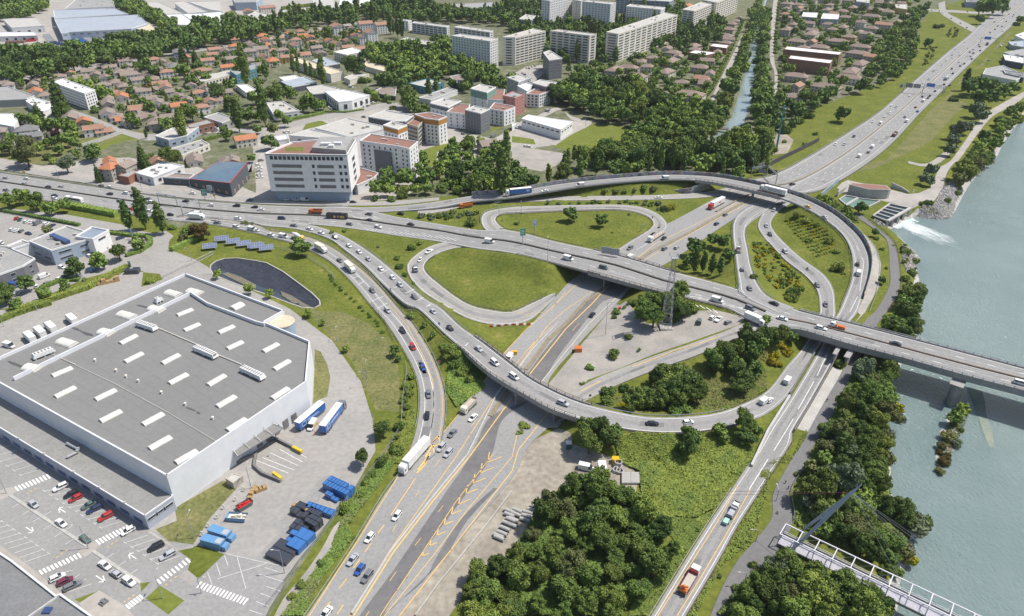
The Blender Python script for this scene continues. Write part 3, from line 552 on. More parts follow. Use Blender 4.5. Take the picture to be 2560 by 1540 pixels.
for i in range(0,len(POND)):
    for k in range(3):
        p = np.array(POND[i])+(np.array(POND[(i+1) % len(POND)])-np.array(POND[i]))*rs.random(); q = p+(pc-p)*rs.uniform(.25,.5); q = q+np.array([rs.gauss(0,1),rs.gauss(0,1)]); P3 = [p+(q-p)*t for t in (.06,.4,.7,1)]; P3 = [Vector((*v,float(hgt(*v)[0])+.05)) for v in P3]
        for j in range(3): b.bar(P3[j],P3[j+1],.14,.12)
tag(b.build("liner_crease",mat("liner_crease",(.10,.105,.125),.6,spec=.2)),kind='structure')
b = MB(); P3 = [W('11',x,y,-1.2) for x,y in ((230,1290),(330,1330),(440,1400),(520,1440),(470,1450),(330,1390),(240,1330))]; b.add([tuple(p) for p in P3],[tuple(range(7))[::-1]]); P3 = [W('01',x,y,-1.2) for x,y in ((2060,1130),(2110,1115),(2240,1160),(2374,1230),(2374,1270),(2200,1200))]; b.add([tuple(p) for p in P3],[tuple(range(6))[::-1]]); tag(b.build("pond_silt",mat("pond_silt",(.20,.18,.13),.9,(.12,.115,.09),.8)),kind='structure')
b = MB()
for i in range(len(POND)): p,q = [Vector((*v,float(hgt(*v)[0])+.12)) for v in (POND[i],POND[(i+1) % len(POND)])]; b.bar(p,q,.55,.3)
tag(b.build("pond_rim",mConc),kind='structure')
# ---------------------------------------------------------------- bridges, walls, rails
mRail = mat("galvanised_steel",(.42,.43,.44),.5,(.33,.34,.35),1.0,metal=.3)
mRust = mat("rusty_rail",(.22,.16,.12),.7,(.15,.11,.09),1.5)
mFasc = mat("bridge_concrete",(.34,.33,.31),.85,(.26,.25,.24),.25,1.5)
def dedge(r,i,side,o,dz):
    A_,B_ = (r.A,r.B) if side == 0 else (r.B,r.A); t = (B_[i]-A_[i]); t = t/np.linalg.norm(t); p = A_[i]-t*o; return (p[0],p[1],r.z[i]+r.off+dz)
def idx(r,d0,d1,step=1):
    d0,d1 = min(d0,d1),max(d0,d1)
    a = int(np.searchsorted(r.s,d0)); b_ = int(np.searchsorted(r.s,d1)); return list(range(max(0,a),min(len(r.s)-1,b_)+1,step))
def strip(mb,r,side,sec,ids,closed=True,caps=True):
    n = len(sec); vs = [];
    for i in ids: vs += [dedge(r,i,side,o,dz) for o,dz in sec]
    fs = []
    for k in range(len(ids)-1):
        for j in range(n if closed else n-1): fs.append((k*n+j,k*n+(j+1) % n,(k+1)*n+(j+1) % n,(k+1)*n+j))
    if caps: fs += [tuple(range(n)),tuple(range((len(ids)-1)*n,len(ids)*n))[::-1]]
    mb.add(vs,fs)
def both(mb,r,secA,secB,ids):
    vs = []; n = len(secA)+len(secB)
    for i in ids: vs += [dedge(r,i,0,o,dz) for o,dz in secA]+[dedge(r,i,1,o,dz) for o,dz in secB]
    fs = [(k*n+j,k*n+(j+1) % n,(k+1)*n+(j+1) % n,(k+1)*n+j) for k in range(len(ids)-1) for j in range(n)]
    fs += [tuple(range(n)),tuple(range((len(ids)-1)*n,len(ids)*n))[::-1]]; mb.add(vs,fs)
POSTM = {}
def railing(parent,r,side,ids,h=1.1,m=None,name="railing",o=.25):
    b = MB(); strip(b,r,side,[(o,h),(o+.12,h),(o+.12,h-.16),(o,h-.16)],ids); strip(b,r,side,[(o,h*.55),(o+.06,h*.55),(o+.06,h*.45),(o,h*.45)],ids)
    ro = b.build(name,m or mRust,parent)
    for i in ids[::1 if len(ids) < 99 else 2][:100]:
        x,y,z = dedge(r,i,side,o+.06,0); q = POSTM.setdefault((h,(m or mRust).name),None)
        if q is None: p = MB(); p.box(-.1,.1,-.1,.1,.2,h); t_ = p.build("railing_post",m or mRust); q = POSTM[(h,(m or mRust).name)] = t_.data; bpy.data.objects.remove(t_)
        t_ = bpy.data.objects.new("railing_post",q); COL.objects.link(t_); t_.parent = ro; t_.location = (x,y,z)
    return ro
def bridge(name,r,d0,d1,label,piers,thick=1.5,cat="bridge",rm=None):
    ids = idx(r,d0,d1); root = empty(name,(0,0,0)); tag(root,label,cat); b = MB()
    both(b,r,[(.5,-thick),(.5,.4),(.03,.4),(.03,-1.0)],[(.03,-1.0),(.03,.4),(.5,.4),(.5,-thick)],ids); b.build("deck",mFasc,root)
    b = MB()
    for k in range(3):
        off = -r.w[ids[0]]*(.35+.65*k)
        strip(b,r,0,[(off,-thick+.05),(off-.8,-thick+.05),(off-.8,-thick-.8),(off,-thick-.8)],ids)
    b.build("girder_set",mFasc,root)
    for s_ in (0,1): railing(root,r,s_,ids,1.5 if thick < 2 else 1.2,rm)
    for (fr,x,y,pw,pl_) in piers:
        p = W(fr,x,y,0); i = r.near(p.x,p.y); t = r.B[i]-r.A[i]; a = math.atan2(t[1],t[0]); q = MB()
        q.M = Matrix.Translation((p.x,p.y,0)) @ Matrix.Rotation(a,4,'Z'); zt = r.z[i]+r.off-thick-.75; gz = float(hgt(p.x,p.y)[0])-2
        pr = [(math.cos(u)*pl_/2*(1 if abs(math.cos(u)) > .1 else 1),math.sin(u)*pw/2) for u in [k*math.pi/8 for k in range(16)]]
        q.prism(pr,gz,zt); q.box(-pl_*.55,pl_*.55,-pw*.55,pw*.55,zt,zt+.5); q.build("pier",mFasc,root)
    return root
dl = dist_at
bridge("road_bridge",A,dl(A,'21',720,1010),dl(A,'21',1500,1210),"wide concrete overpass crossing above the sunken motorway in the middle",[('21',860,1235,1.4,8),('21',1130,1060,1.4,8)])
bridge("road_bridge",A,dl(A,'32',230,150),A.s[-1]-2,"long concrete road bridge crossing the green river on a thick pier",[('32',1745,790,4.2,11),('32',640,480,1.5,14),('32',760,500,2,16),('32',3300,1300,4.2,11)],2.3,rm=mRail)
G_ = ROADS['G']; E = ROADS['E']; C_ = ROADS['C']; D_ = ROADS['D']; J = ROADS['J']; F_ = ROADS['F']; K_ = ROADS['K']
bridge("ramp_bridge",G_,dl(G_,'12',2000,320),dl(G_,'22',700,1000),"curved slip road viaduct with rusty posts over the lower motorway",[('22',60,900,1.2,5),('12',2330,740,1.2,5),('22',420,1060,1.2,5)])
bridge("ramp_bridge",E,dl(E,'21',1720,240),dl(E,'31',140,400),"outer curved ramp bridge carrying the white lorry above the motorway",[('21',2230,420,1.3,5)])
def wall(name,label,cat,m,segs,h,th=.35,z=None,group=None):
    b = MB(); P_ = [G(*q) if z is None else W(*q,z) for q in poly(segs)]
    for i in range(len(P_)-1):
        a,c = P_[i],P_[i+1]; d = (c-a).normalized(); x = Vector((-d.y,d.x,0))*th/2
        h0 = h if not isinstance(h,tuple) else h[0]+(h[1]-h[0])*i/(len(P_)-1); h1 = h if not isinstance(h,tuple) else h[0]+(h[1]-h[0])*(i+1)/(len(P_)-1)
        b.add([a-x-Vector((0,0,.4)),a+x-Vector((0,0,.4)),a+x+Vector((0,0,h0)),a-x+Vector((0,0,h0)),c-x-Vector((0,0,.4)),c+x-Vector((0,0,.4)),c+x+Vector((0,0,h1)),c-x+Vector((0,0,h1))],[(0,3,2,1),(4,5,6,7),(0,1,5,4),(1,2,6,5),(2,3,7,6),(3,0,4,7)])
    o = b.build(name,m); tag(o,label,cat,group); return o
def graffiti(name,base,amt):
    m = mat(name,base,.8,tuple(v*.8 for v in base),.6); N = m.node_tree.nodes; L = m.node_tree.links; P_ = N["Principled BSDF"]; prev = P_.inputs["Base Color"].links[0].from_socket
    g = N.new("ShaderNodeNewGeometry"); v = N.new("ShaderNodeTexVoronoi"); v.inputs["Scale"].default_value = .55; L.new(g.outputs["Position"],v.inputs["Vector"])
    n2 = N.new("ShaderNodeTexNoise"); n2.inputs["Scale"].default_value = 1.4; n2.inputs["Detail"].default_value = 6; L.new(g.outputs["Position"],n2.inputs["Vector"])
    hs = N.new("ShaderNodeHueSaturation"); hs.inputs["Saturation"].default_value = .55; hs.inputs["Value"].default_value = .5; L.new(v.outputs["Color"],hs.inputs["Color"])
    mr = N.new("ShaderNodeMapRange"); mr.inputs[1].default_value = .5-amt*.2; mr.inputs[2].default_value = .56; L.new(n2.outputs["Fac"],mr.inputs[0])
    mx = N.new("ShaderNodeMix"); mx.data_type = 'RGBA'; L.new(mr.outputs[0],mx.inputs[0]); L.new(prev,mx.inputs[6]); L.new(hs.outputs[0],mx.inputs[7]); L.new(mx.outputs[2],P_.inputs["Base Color"]); return m
mGraf = graffiti("graffiti_concrete",(.34,.32,.31),.6); mGrafD = graffiti("sparse_graffiti_concrete",(.20,.19,.19),.25)
b = MB(); ids = idx(E,dl(E,'11',2010,415),dl(E,'31',300,420)); strip(b,E,0,[(.5,-.6),(.5,2.3),(.85,2.3),(.85,-.6)],ids)
tag(b.build("graffiti_wall",mGraf),"long graffiti covered concrete wall along the outer curved ramp beside the trees","wall")
b = MB(); ids = idx(E,dl(E,'31',310,425),dl(E,'31',880,1400)); strip(b,E,0,[(.5,-.6),(.5,2.4),(.9,2.4),(.9,-2.5)],ids)
tag(b.build("graffiti_wall",mGrafD),"dark graffiti wall curving down the riverside end of the ramp","wall")
wall("retaining_wall","grey graffiti retaining wall under the near end of the ramp bridge","wall",mGrafD,"21:1450,372 1650,385 1830,350",(.8,7),.5,0)
wall("retaining_wall","blue sprayed retaining wall beside the motorway and the power house","wall",graffiti("blue_graffiti",(.30,.42,.48),.4),"31:485,425 650,285",3.2,.5)
wall("retaining_wall","dark graffiti wing wall beyond the top of the outer ramp","wall",mGrafD,"21:2080,215 2250,150 2374,130",3,.5)
wall("noise_barrier","dark wooden noise barrier on the grass beside the motorway","fence",mat("dark_wood",(.10,.09,.09),.9,(.07,.065,.065),1.5),"31:0,140 30:140,1475 320,1390 470,1310",3.2,.3)
wall("noise_barrier","tall dark screen beside the sign gantry above the outer ramp","fence",MAT["dark_wood"],"31:-60,160 0,190 80,215",3.2,.3)
def sweep_t(name,label,r,tf,d0,d1,w,h,m,cat="barrier"):
    b = MB(); ids = idx(r,d0,d1,2); vs = []
    for i in ids:
        t = tf(r.s[i]); ww = w/(4*r.w[i])
        for tt,hh in ((t-ww,-.1),(t-ww*.6,h),(t+ww*.6,h),(t+ww,-.1)): vs.append(r.at(r.s[i],tt,hh))
    b.add(vs,[(4*k+j,4*k+j+1,4*k+5+j,4*k+4+j) for k in range(len(ids)-1) for j in range(3)]); o = b.build(name,m); tag(o,label,cat); return o
mMed = mat("dark_median",(.13,.12,.10),.95,(.09,.085,.07),.8)
sweep_t("median_barrier","dark double guard rail down the middle of the upper motorway",A,TM,0,dl(A,'32',0,110),1.3,.75,mMed)
sweep_t("median_barrier","rusty median rail along the middle of the river bridge",A,TM,dl(A,'32',0,110)+1,A.s[-1],.7,.6,mRust)
sweep_t("median_barrier","brown weedy median strip of the far motorway",B,lambda d: .47,dB0-10,B.s[-1],1.2,.7,mat("weedy_median",(.28,.24,.17),.95,(.20,.17,.12),.5))
def pwall(name,label,m,s,h,w=.5,key=None,cat="barrier"): return wall(name,label,cat,m,s,h,w,z=.1)
mWB = mat("white_barrier",(.50,.49,.47),.8,(.40,.39,.37),.6)
pwall("concrete_barrier","white concrete works barrier between the yellow lines of the lower motorway",mWB,"13:890,1470 1255,890 1620,420 1960,0 12:2230,850 2374,640",.8,.45)
pwall("concrete_barrier","concrete barrier along the dirt yard beside the lower motorway",mConc,"13:1480,1484 1690,1190 1880,960 2140,640 2374,330",.6,.35)
pwall("concrete_barrier","concrete barrier between the gravel yard and the lower motorway",mConc,"22:270,740 480,480 700,210 960,-40",.8,.5)
pwall("concrete_barrier","row of dark edged barriers dividing the two riverside slip roads",mConcD,"32:435,455 200,840",1.0,.5)
pwall("concrete_barrier","row of white barrier blocks where the riverside slip roads join",mWB,"32:200,860 0,1180 23:2220,100",1.0,.8)
pwall("concrete_barrier","row of white chevron barriers at the fork below the ramp bridge",mWB,"31:0,540 21:2210,650 2160,710",1.0,.5)
pwall("concrete_barrier","broken white barriers beside the weedy strip under the curved viaduct",mWB,"22:430,180 200,420 50,620",.8,.4)
for s,l in (("22:130,610 200,520 340,330 500,180 680,-20 21:820,1300","weed covered median strip between overpass and curved viaduct"),("21:1160,1010 1300,920 1620,760 2170,455","stone kerbed median strip of the motorway above the overpass"),("12:2170,1040 2300,860 22:60,700","weedy triangular island under the curved viaduct")):
    wall("median_strip",l,"median",MAT["weedy_median"],s,.28,1.8,z=.1)
wall("planter_kerb","kerb separating the frontage street from the motorway verge","kerb",mConc,"01:0,190 600,262 1100,330 1600,415 2374,483 11:400,500 850,507",.45,.5)
def guard(r,side,d0,d1,label,m=None,o=.35,h=.75):
    ids = idx(r,d0,d1); b = MB(); strip(b,r,side,[(o,h),(o+.1,h),(o+.1,h-.32),(o,h-.32)],ids)
    for i in ids: x,y,z = dedge(r,i,side,o+.16,0); b.box(x-.06,x+.06,y-.06,y+.06,z-.8,z+h-.05)
    tag(b.build("guard_rail",m or mRail),label,"guard rail")
guard(A,0,0,dl(A,'11',850,520),"steel guard rail along the far edge of the left motorway"); guard(A,1,0,dl(A,'01',1500,600),"steel guard rail behind the roadside trees at the left")
guard(A,1,dl(A,'21',-80,930),dl(A,'21',700,1120),"rusty guard rail above the lower grass loop",mRust); guard(A,0,dl(A,'21',0,730),dl(A,'21',700,900),"rusty rail between overpass and the upper grass loop",mRust)
guard(A,0,dl(A,'21',1520,1120),dl(A,'21',2000,1250),"rail on the overpass above the clump of dark trees",mRust); guard(A,1,dl(A,'21',1520,1300),dl(A,'32',0,220),"rail between the main road and the lattice pylon yard",mRust)
guard(J,1,8,J.s[-1]-25,"guard rail on the grass strip side of the left slip road"); guard(J,0,8,J.s[-1]-5,"guard rail on the retention pond side of the left slip road")
guard(G_,1,dl(G_,'11',500,750),dl(G_,'12',1980,450),"guard rail on the outer side of the queueing slip road"); guard(G_,0,dl(G_,'11',900,850),dl(G_,'12',1980,250),"guard rail on the grass loop side of the queueing slip road")
guard(G_,0,dl(G_,'22',720,930),dl(G_,'22',1900,1010),"curved guard rail along the tree filled grass island"); guard(G_,1,dl(G_,'22',740,1080),dl(G_,'22',2100,1100),"outer guard rail of the lower curve above the thicket",mRust)
guard(C_,1,20,C_.s[-1]-15,"dark kerb rail round the lower grass loop",mConcD); guard(D_,1,12,D_.s[-1]-20,"rail round the upper grass loop",mRust)
guard(D_,0,dl(D_,'11',2090,650),dl(D_,'21',100,512),"short rail at the left bend of the upper loop"); guard(E,1,dl(E,'11',2000,465),dl(E,'21',1650,258),"inner guard rail of the outer ramp beside the shrubs")
guard(E,1,dl(E,'31',200,450),dl(E,'31',700,1400),"inner guard rail of the riverside ramp by the yellow broom"); guard(F_,1,25,F_.s[-1]-15,"guard rail of the narrow ramp beside yellow shrubs"); guard(F_,0,25,F_.s[-1]-15,"guard rail of the narrow ramp beside dark trees")
guard(G_,0,dl(G_,'31',-20,850),dl(G_,'31',450,1300),"rail between the two broom covered grass islands",mRust)
guard(B,0,0,dl(B,'12',1560,1350),"long steel guard rail at the left of the lower motorway"); guard(B,0,dB0+30,B.s[-1],"guard rail on the embankment side of the far motorway"); guard(B,1,dB0+60,B.s[-1],"guard rail on the meadow side of the far motorway")
guard(E,1,dl(E,'23',2060,260),E.s[-1],"white guard rail beside the thicket and the riverside road",mWB); guard(E,0,dl(E,'32',220,1200),E.s[-1],"dark guard rail beside the cycle path",mRust);
b = MB(); ids = idx(E,dl(E,'32',640,500),dl(E,'32',215,1210)); strip(b,E,0,[(.4,-.5),(.4,1.2),(.8,1.2),(.8,-.5)],ids); tag(b.build("retaining_wall",mConcD),"dark low wall between the riverside road and the pale slab","wall")
guard(ROADS['path'],1,10,dl(ROADS['path'],'31',1060,1470),"handrail on the river side of the cycle path",mRust,h=1.0); guard(ROADS['path'],1,dl(ROADS['path'],'33',330,110),dl(ROADS['path'],'33',235,600),"blue grey handrail of the cycle path above the footbridge",mRail,h=1.1)
guard(ROADS['riverpath'],1,dl(ROADS['riverpath'],'31',1600,130),ROADS['riverpath'].s[-1]-2,"fence between the riverside path and the rocks")
b = MB(); Q = [W('31',x,y,.2) for x,y in ((870,770),(960,850),(1015,940),(1043,1050),(1030,1200),(1000,1330),(940,1484))]
for i in range(len(Q)-1):
    for zz in (.9,.5): b.bar(Q[i]+Vector((0,0,zz)),Q[i+1]+Vector((0,0,zz)),.09)
    for k in range(4): p = Q[i].lerp(Q[i+1],k/4); b.bar(p,p+Vector((0,0,1)),.08)
tag(b.build("handrail",mRail),"metal handrail along the pale footway beside the dark graffiti wall","handrail")
def fence(s,label,h=1.8,m=None,z=None):
    b = MB(); P_ = [G(*q) for q in poly(s)]
    for i in range(len(P_)-1):
        L_ = (P_[i+1]-P_[i]).length; n = max(1,int(L_/3))
        for k in range(n):
            a = P_[i].lerp(P_[i+1],k/n); c = P_[i].lerp(P_[i+1],(k+1)/n); b.bar(a,a+Vector((0,0,h)),.1)
            for zz in (.2,.6,1): b.bar(a+Vector((0,0,h*zz)),c+Vector((0,0,h*zz)),.07)
    tag(b.build("fence",m or mRail),label,"fence")
fence("11:0,850 200,890 450,965 640,1080 740,1180","pale mesh fence above the solar panels and the pond"); fence("12:1390,560 1400,640 1360,900 1350,1150 1150,1460 13:1180,20 940,300 740,560 580,790 430,960 340,1090 200,1270 100,1400","long mesh fence between the truck yard and the slip road bushes")
fence("12:1070,0 1190,160 1290,360","dark fence behind the grassy bank",1.8,mConcD)
fence("01:0,560 280,610 730,690","green mesh fence behind the dealer car park",1.8,mat("green_mesh",(.08,.15,.11),.8))
for s,l in (("01:1740,1065 1980,945","white lattice gate lying on the lawn above the pond"),("01:1520,1165 1740,1060","closed white sliding gate at the yard entrance")):
    b = MB(); P_ = [G(*q) for q in poly(s)]; a,c = P_; n = 16
    for k in range(n+1): p = a.lerp(c,k/n); b.bar(p,p+Vector((0,0,1.7)),.12)
    for zz in (.15,1.7): b.bar(a+Vector((0,0,zz)),c+Vector((0,0,zz)),.2)
    tag(b.build("gate",mWB),l,"gate")
# ---------------------------------------------------------------- buildings
mGlass = mat("window_glass",(.045,.06,.08),.15,(.03,.04,.055),.4,spec=.6); mFrame = mat("window_frame",(.55,.55,.54),.6)
mW = {k: mat(k+"_render",c,.9,tuple(v*.9 for v in c),.25,2) for k,c in dict(white=(.80,.79,.77),cream=(.72,.67,.58),grey=(.36,.36,.36),dark=(.10,.11,.125),blue=(.34,.40,.48),beige=(.50,.45,.37),green=(.20,.33,.27),pink=(.50,.22,.18),orange=(.45,.22,.06),brick=(.30,.15,.10),pale=(.68,.68,.67),charcoal=(.17,.175,.19),teal=(.08,.25,.30),stone=(.42,.38,.32),yellow=(.55,.40,.16)).items()}
mR = {k: mat(k+"_roofing",c,.8,tuple(v*.84 for v in c),.15,1.2) for k,c in dict(white=(.72,.72,.71),grey=(.33,.325,.31),slate=(.20,.20,.20),brown=(.27,.22,.185),tile=(.45,.19,.095),tile2=(.35,.20,.14),pale=(.48,.46,.42),blue=(.36,.40,.45),bluegrey=(.24,.29,.34),terrace=(.27,.145,.11),cream=(.60,.52,.38),ridge=(.265,.20,.165)).items()}
mRust2 = mConcD
_win = {}
def winmesh(w,h,m=None):
    k = (round(w,2),round(h,2),(m or mGlass).name)
    if k not in _win:
        b = MB(); b.box(-w/2,w/2,-.06,.06,-h/2,h/2); b.cur = 1
        for a in ((-w/2-.08,-w/2),(w/2,w/2+.08)): b.box(a[0],a[1],-.1,.1,-h/2-.08,h/2+.08)
        b.box(-w/2,w/2,-.1,.1,h/2,h/2+.08); b.box(-w/2,w/2,-.12,.12,-h/2-.1,-h/2)
        o = b.build("window",[m or mGlass,mFrame]); _win[k] = o.data; bpy.data.objects.remove(o)
    return _win[k]
def windows(parent,p0,p1,z0,z1,cols,rows,w,h,inset=0,m=None,name="window",skip=0,lim=[0]):
    """windows on the wall p0->p1 (outside is to the right of p0->p1)"""
    p0 = Vector(p0[:2]); p1 = Vector(p1[:2]); d = p1-p0; L_ = d.length; d.normalize(); nrm = Vector((d.y,-d.x)); a = math.atan2(d.y,d.x); me = winmesh(w,h,m)
    for r in range(rows):
        for c in range(cols):
            if skip and random.random() < skip: continue
            q = p0+d*(inset+(L_-2*inset)*(c+.5)/cols)+nrm*.05; z = z0+(z1-z0)*(r+.5)/rows
            o = bpy.data.objects.new(name,me); COL.objects.link(o); o.location = (q.x,q.y,z); o.rotation_euler = (0,0,a); o.parent = parent
def ccw(P_):
    s = sum(P_[i][0]*P_[(i+1) % len(P_)][1]-P_[(i+1) % len(P_)][0]*P_[i][1] for i in range(len(P_))); return P_ if s > 0 else P_[::-1]
FOOT = []
def inset_poly(P_,d):
    n = len(P_); out = []
    for i in range(n):
        a = Vector(P_[i-1]); b_ = Vector(P_[i]); c = Vector(P_[(i+1) % n]); u = (b_-a).normalized(); v = (c-b_).normalized(); n1 = Vector((-u.y,u.x)); n2 = Vector((-v.y,v.x)); k = n1+n2
        k = k/max(.4,k.dot(n1)) if k.length > .01 else n1; out.append(tuple(b_+k*d))
    return out
def flat(spec,h,wm,rm,name,look,cat="building",par=.6,wins=None,units=0,label=None,group=None,z0=-.5,loc=None):
    P_ = ccw([tuple(W(f,x,y,h)[:2]) for f,x,y in poly(spec)]) if isinstance(spec,str) else ccw(spec)
    FOOT.append(P_); c = np.mean(P_,axis=0); root = empty(name,(c[0],c[1],0)); Q = [(p[0]-c[0],p[1]-c[1]) for p in P_]
    b = MB(); b.prism(Q,z0,h-.01,cap=False); b.build("wall",mW[wm],root)
    b = MB(); I = inset_poly(Q,.35); b.add([(*p,h-.05) for p in I],[tuple(range(len(I)))]); b.build("roof",mR[rm],root)
    b = MB(); n = len(Q); O = inset_poly(Q,-.12)
    b.add([(*p,h+par) for p in O]+[(*p,h+par) for p in I]+[(*p,h-.1) for p in I]+[(*p,h-.3) for p in O],[(i,(i+1) % n,n+(i+1) % n,n+i) for i in range(n)]+[(n+i,n+(i+1) % n,2*n+(i+1) % n,2*n+i) for i in range(n)]+[(3*n+i,3*n+(i+1) % n,(i+1) % n,i) for i in range(n)])
    b.build("parapet",mW['pale'] if wm in ('grey','dark','charcoal','blue') else mW[wm],root)
    if wins:
        cpm,rows,ww,wh,za,zb = wins
        for i in range(n):
            p0,p1 = Q[i],Q[(i+1) % n]; L_ = math.dist(p0,p1)
            mid = ((p0[0]+p1[0])/2+c[0],(p0[1]+p1[1])/2+c[1]); nx,ny = p1[1]-p0[1],-(p1[0]-p0[0])
            if nx*(-mid[0])+ny*(-mid[1]) < 0: continue
            cols = int(L_*cpm)
            if cols: windows(root,p0,p1,za,zb,cols,rows,ww,wh,.8)
    for k in range(units):
        u = random.random()*.5+.25; v = random.random()*.5+.25; i = random.randrange(n); x = Q[i][0]*u*.8; y = Q[i][1]*u*.8; s_ = random.uniform(.6,1.4)
        b = MB(); b.box(x-s_,x+s_,y-s_*.7,y+s_*.7,h-.05,h+random.uniform(.6,1.5)); b.build("roof_unit",mR['pale'],root)
    if label: tag(root,label,cat,group)
    else: auto(root,look,cat,group)
    root['h_'] = h; return root
def gable(c,L_,w,h,rise,a,wm,rm,name="house",look="house",cat="house",group=None,hip=False,wins=True,label=None,chim=True,over=.5,z=0):
    FOOT.append([(c[0]+math.cos(a)*u*L_/2-math.sin(a)*v*w/2,c[1]+math.sin(a)*u*L_/2+math.cos(a)*v*w/2) for u,v in ((-1,-1),(1,-1),(1,1),(-1,1))])
    root = empty(name,(c[0],c[1],z),a); x,y = L_/2,w/2; b = MB()
    b.box(-x,x,-y,y,-.5,h)
    if not hip: b.add([(-x,-y,h),(-x,y,h),(-x,0,h+rise),(x,-y,h),(x,y,h),(x,0,h+rise)],[(0,2,1),(3,4,5)])
    b.build("wall",mW[wm],root); b = MB(); o = over; X = x+o; Yy = y+o; hx = X-(Yy if hip else 0); e = h-rise*o/y; t = h+rise+.08
    if hip: hx = max(.3,X-Yy)
    for s_ in (1,-1):
        b.add([(-X*1,s_*-Yy,e),(X,s_*-Yy,e),(hx,0,t),(-hx,0,t)],[(0,1,2,3)]);
        if hip: b.add([(s_*X,-Yy,e),(s_*X,Yy,e),(s_*hx,0,t)],[(0,1,2)])
    b.add([(-X,-Yy,e-.12),(X,-Yy,e-.12),(X,Yy,e-.12),(-X,Yy,e-.12)],[(3,2,1,0)])
    rf = b.build("roof",mR[rm],root)
    if chim: b = MB(); cx = random.uniform(-.3,.3)*L_; b.box(cx-.35,cx+.35,.3,1.0,h,h+rise+1.0); b.build("chimney",mW['stone'],rf)
    if wins:
        nf = max(1,int(h/2.7)); n = max(1,int(L_/3.6)); nw = max(1,int(w/4)); fl = 2.7
        for p0,p1,k in (((-x,-y),(x,-y),n),((x,-y),(x,y),nw),((-x,y),(-x,-y),nw),((x,y),(-x,y),n)):
            mx_ = ((p0[0]+p1[0])/2)*math.cos(a)-((p0[1]+p1[1])/2)*math.sin(a)+c[0]; my_ = ((p0[0]+p1[0])/2)*math.sin(a)+((p0[1]+p1[1])/2)*math.cos(a)+c[1]
            nx,ny = p1[1]-p0[1],-(p1[0]-p0[0]); wx = nx*math.cos(a)-ny*math.sin(a); wy = nx*math.sin(a)+ny*math.cos(a)
            if wx*(-mx_)+wy*(-my_) > 0: windows(root,p0,p1,.2,.2+fl*nf,k,nf,1.1,1.3,.5)
    if label: tag(root,label,cat,group)
    else: auto(root,look,cat,group)
    return root
WH = 13.0
wpx = lambda s,z: [tuple(W(f,x,y,z)[:2]) for f,x,y in poly(s)]
O1 = wpx("03:1545,185 02:0,735 -900,250 -420,700 01:1720,1125 12:260,60 75,165 500,345 465,722",WH)
O1[2] = tuple(np.array(O1[1])*1+ (np.array(O1[1])-np.array(O1[0]))*.18)
pl_ = np.array(O1[4]); pd = np.array(wpx("02:0,490",WH)[0]); O1[3] = tuple(pd+(pd-pl_)*.22)
root = empty("warehouse",(0,0,0)); tag(root,"huge white flat roofed warehouse with skylights and loading bays","warehouse"); P_ = ccw(O1); FOOT.append(P_)
mWhWall = mat("white_cladding",(.70,.71,.72),.6,(.64,.65,.67),.3,spec=.4); mRoofG = mat("grey_membrane",(.206,.204,.196),.9,(.190,.188,.181),.035,.5,amp=.05)
b = MB(); b.prism(P_,-.5,WH-1,cap=False); b.build("wall",mWhWall,root)
b = MB(); I = inset_poly(P_,.5); b.add([(*p,WH-1.0) for p in I],[tuple(range(len(I)))]); b.build("roof",mRoofG,root)
def parap(P_,z0,z1,th,name,closed=True,m=None):
    b = MB(); n = len(P_)
    for i in range(n if closed else n-1):
        a = Vector((*P_[i],0)); c = Vector((*P_[(i+1) % n],0)); d = (c-a).normalized(); x = Vector((-d.y,d.x,0))*th; a2 = a-d*.0; c2 = c+d*.0
        b.add([a2+Vector((0,0,z0)),c2+Vector((0,0,z0)),c2+x+Vector((0,0,z0)),a2+x+Vector((0,0,z0)),a2+Vector((0,0,z1)),c2+Vector((0,0,z1)),c2+x+Vector((0,0,z1)),a2+x+Vector((0,0,z1))],[(0,3,2,1),(4,5,6,7),(0,1,5,4),(1,2,6,5),(2,3,7,6),(3,0,4,7)])
    return b.build(name,m or mWhWall,root)
parap(P_,WH-1.0,WH+.2,.5,"parapet")
inn = wpx("02:130,690 01:1765,1310 02:1920,0 12:0,172 75,190",WH); parap(inn,WH-.98,WH+.6,.5,"dividing_parapet",False)
mSky = mat("skylight_plastic",(.68,.665,.61),.4,(.56,.55,.49),.5,spec=.5)
def vault(p0,p1,w,z,h=.55,name="skylight"):
    p0 = Vector((*p0,0)); p1 = Vector((*p1,0)); d = p1-p0; L_ = d.length; b = MB(); a = math.atan2(d.y,d.x); n = 8
    b.M = Matrix.Translation(((p0+p1)/2+Vector((0,0,z)))) @ Matrix.Rotation(a,4,'Z'); vs = []
    for x in (-L_/2,0,L_/2):
        for k in range(n+1): t = math.pi*k/n; vs.append((x,-math.cos(t)*w/2,.3+math.sin(t)*h))
    m_ = n+1; b.add(vs,[(r*m_+k,r*m_+k+1,(r+1)*m_+k+1,(r+1)*m_+k) for r in (0,1) for k in range(n)]+[tuple(range(m_))[::-1],tuple(range(2*m_,3*m_))]); b.box(-L_/2-.1,L_/2+.1,-w/2-.1,w/2+.1,0,.3); b.bar((0,-w/2,.3+h*.6),(0,w/2,.3+h*.6),.12)
    return b.build(name,mSky,root)
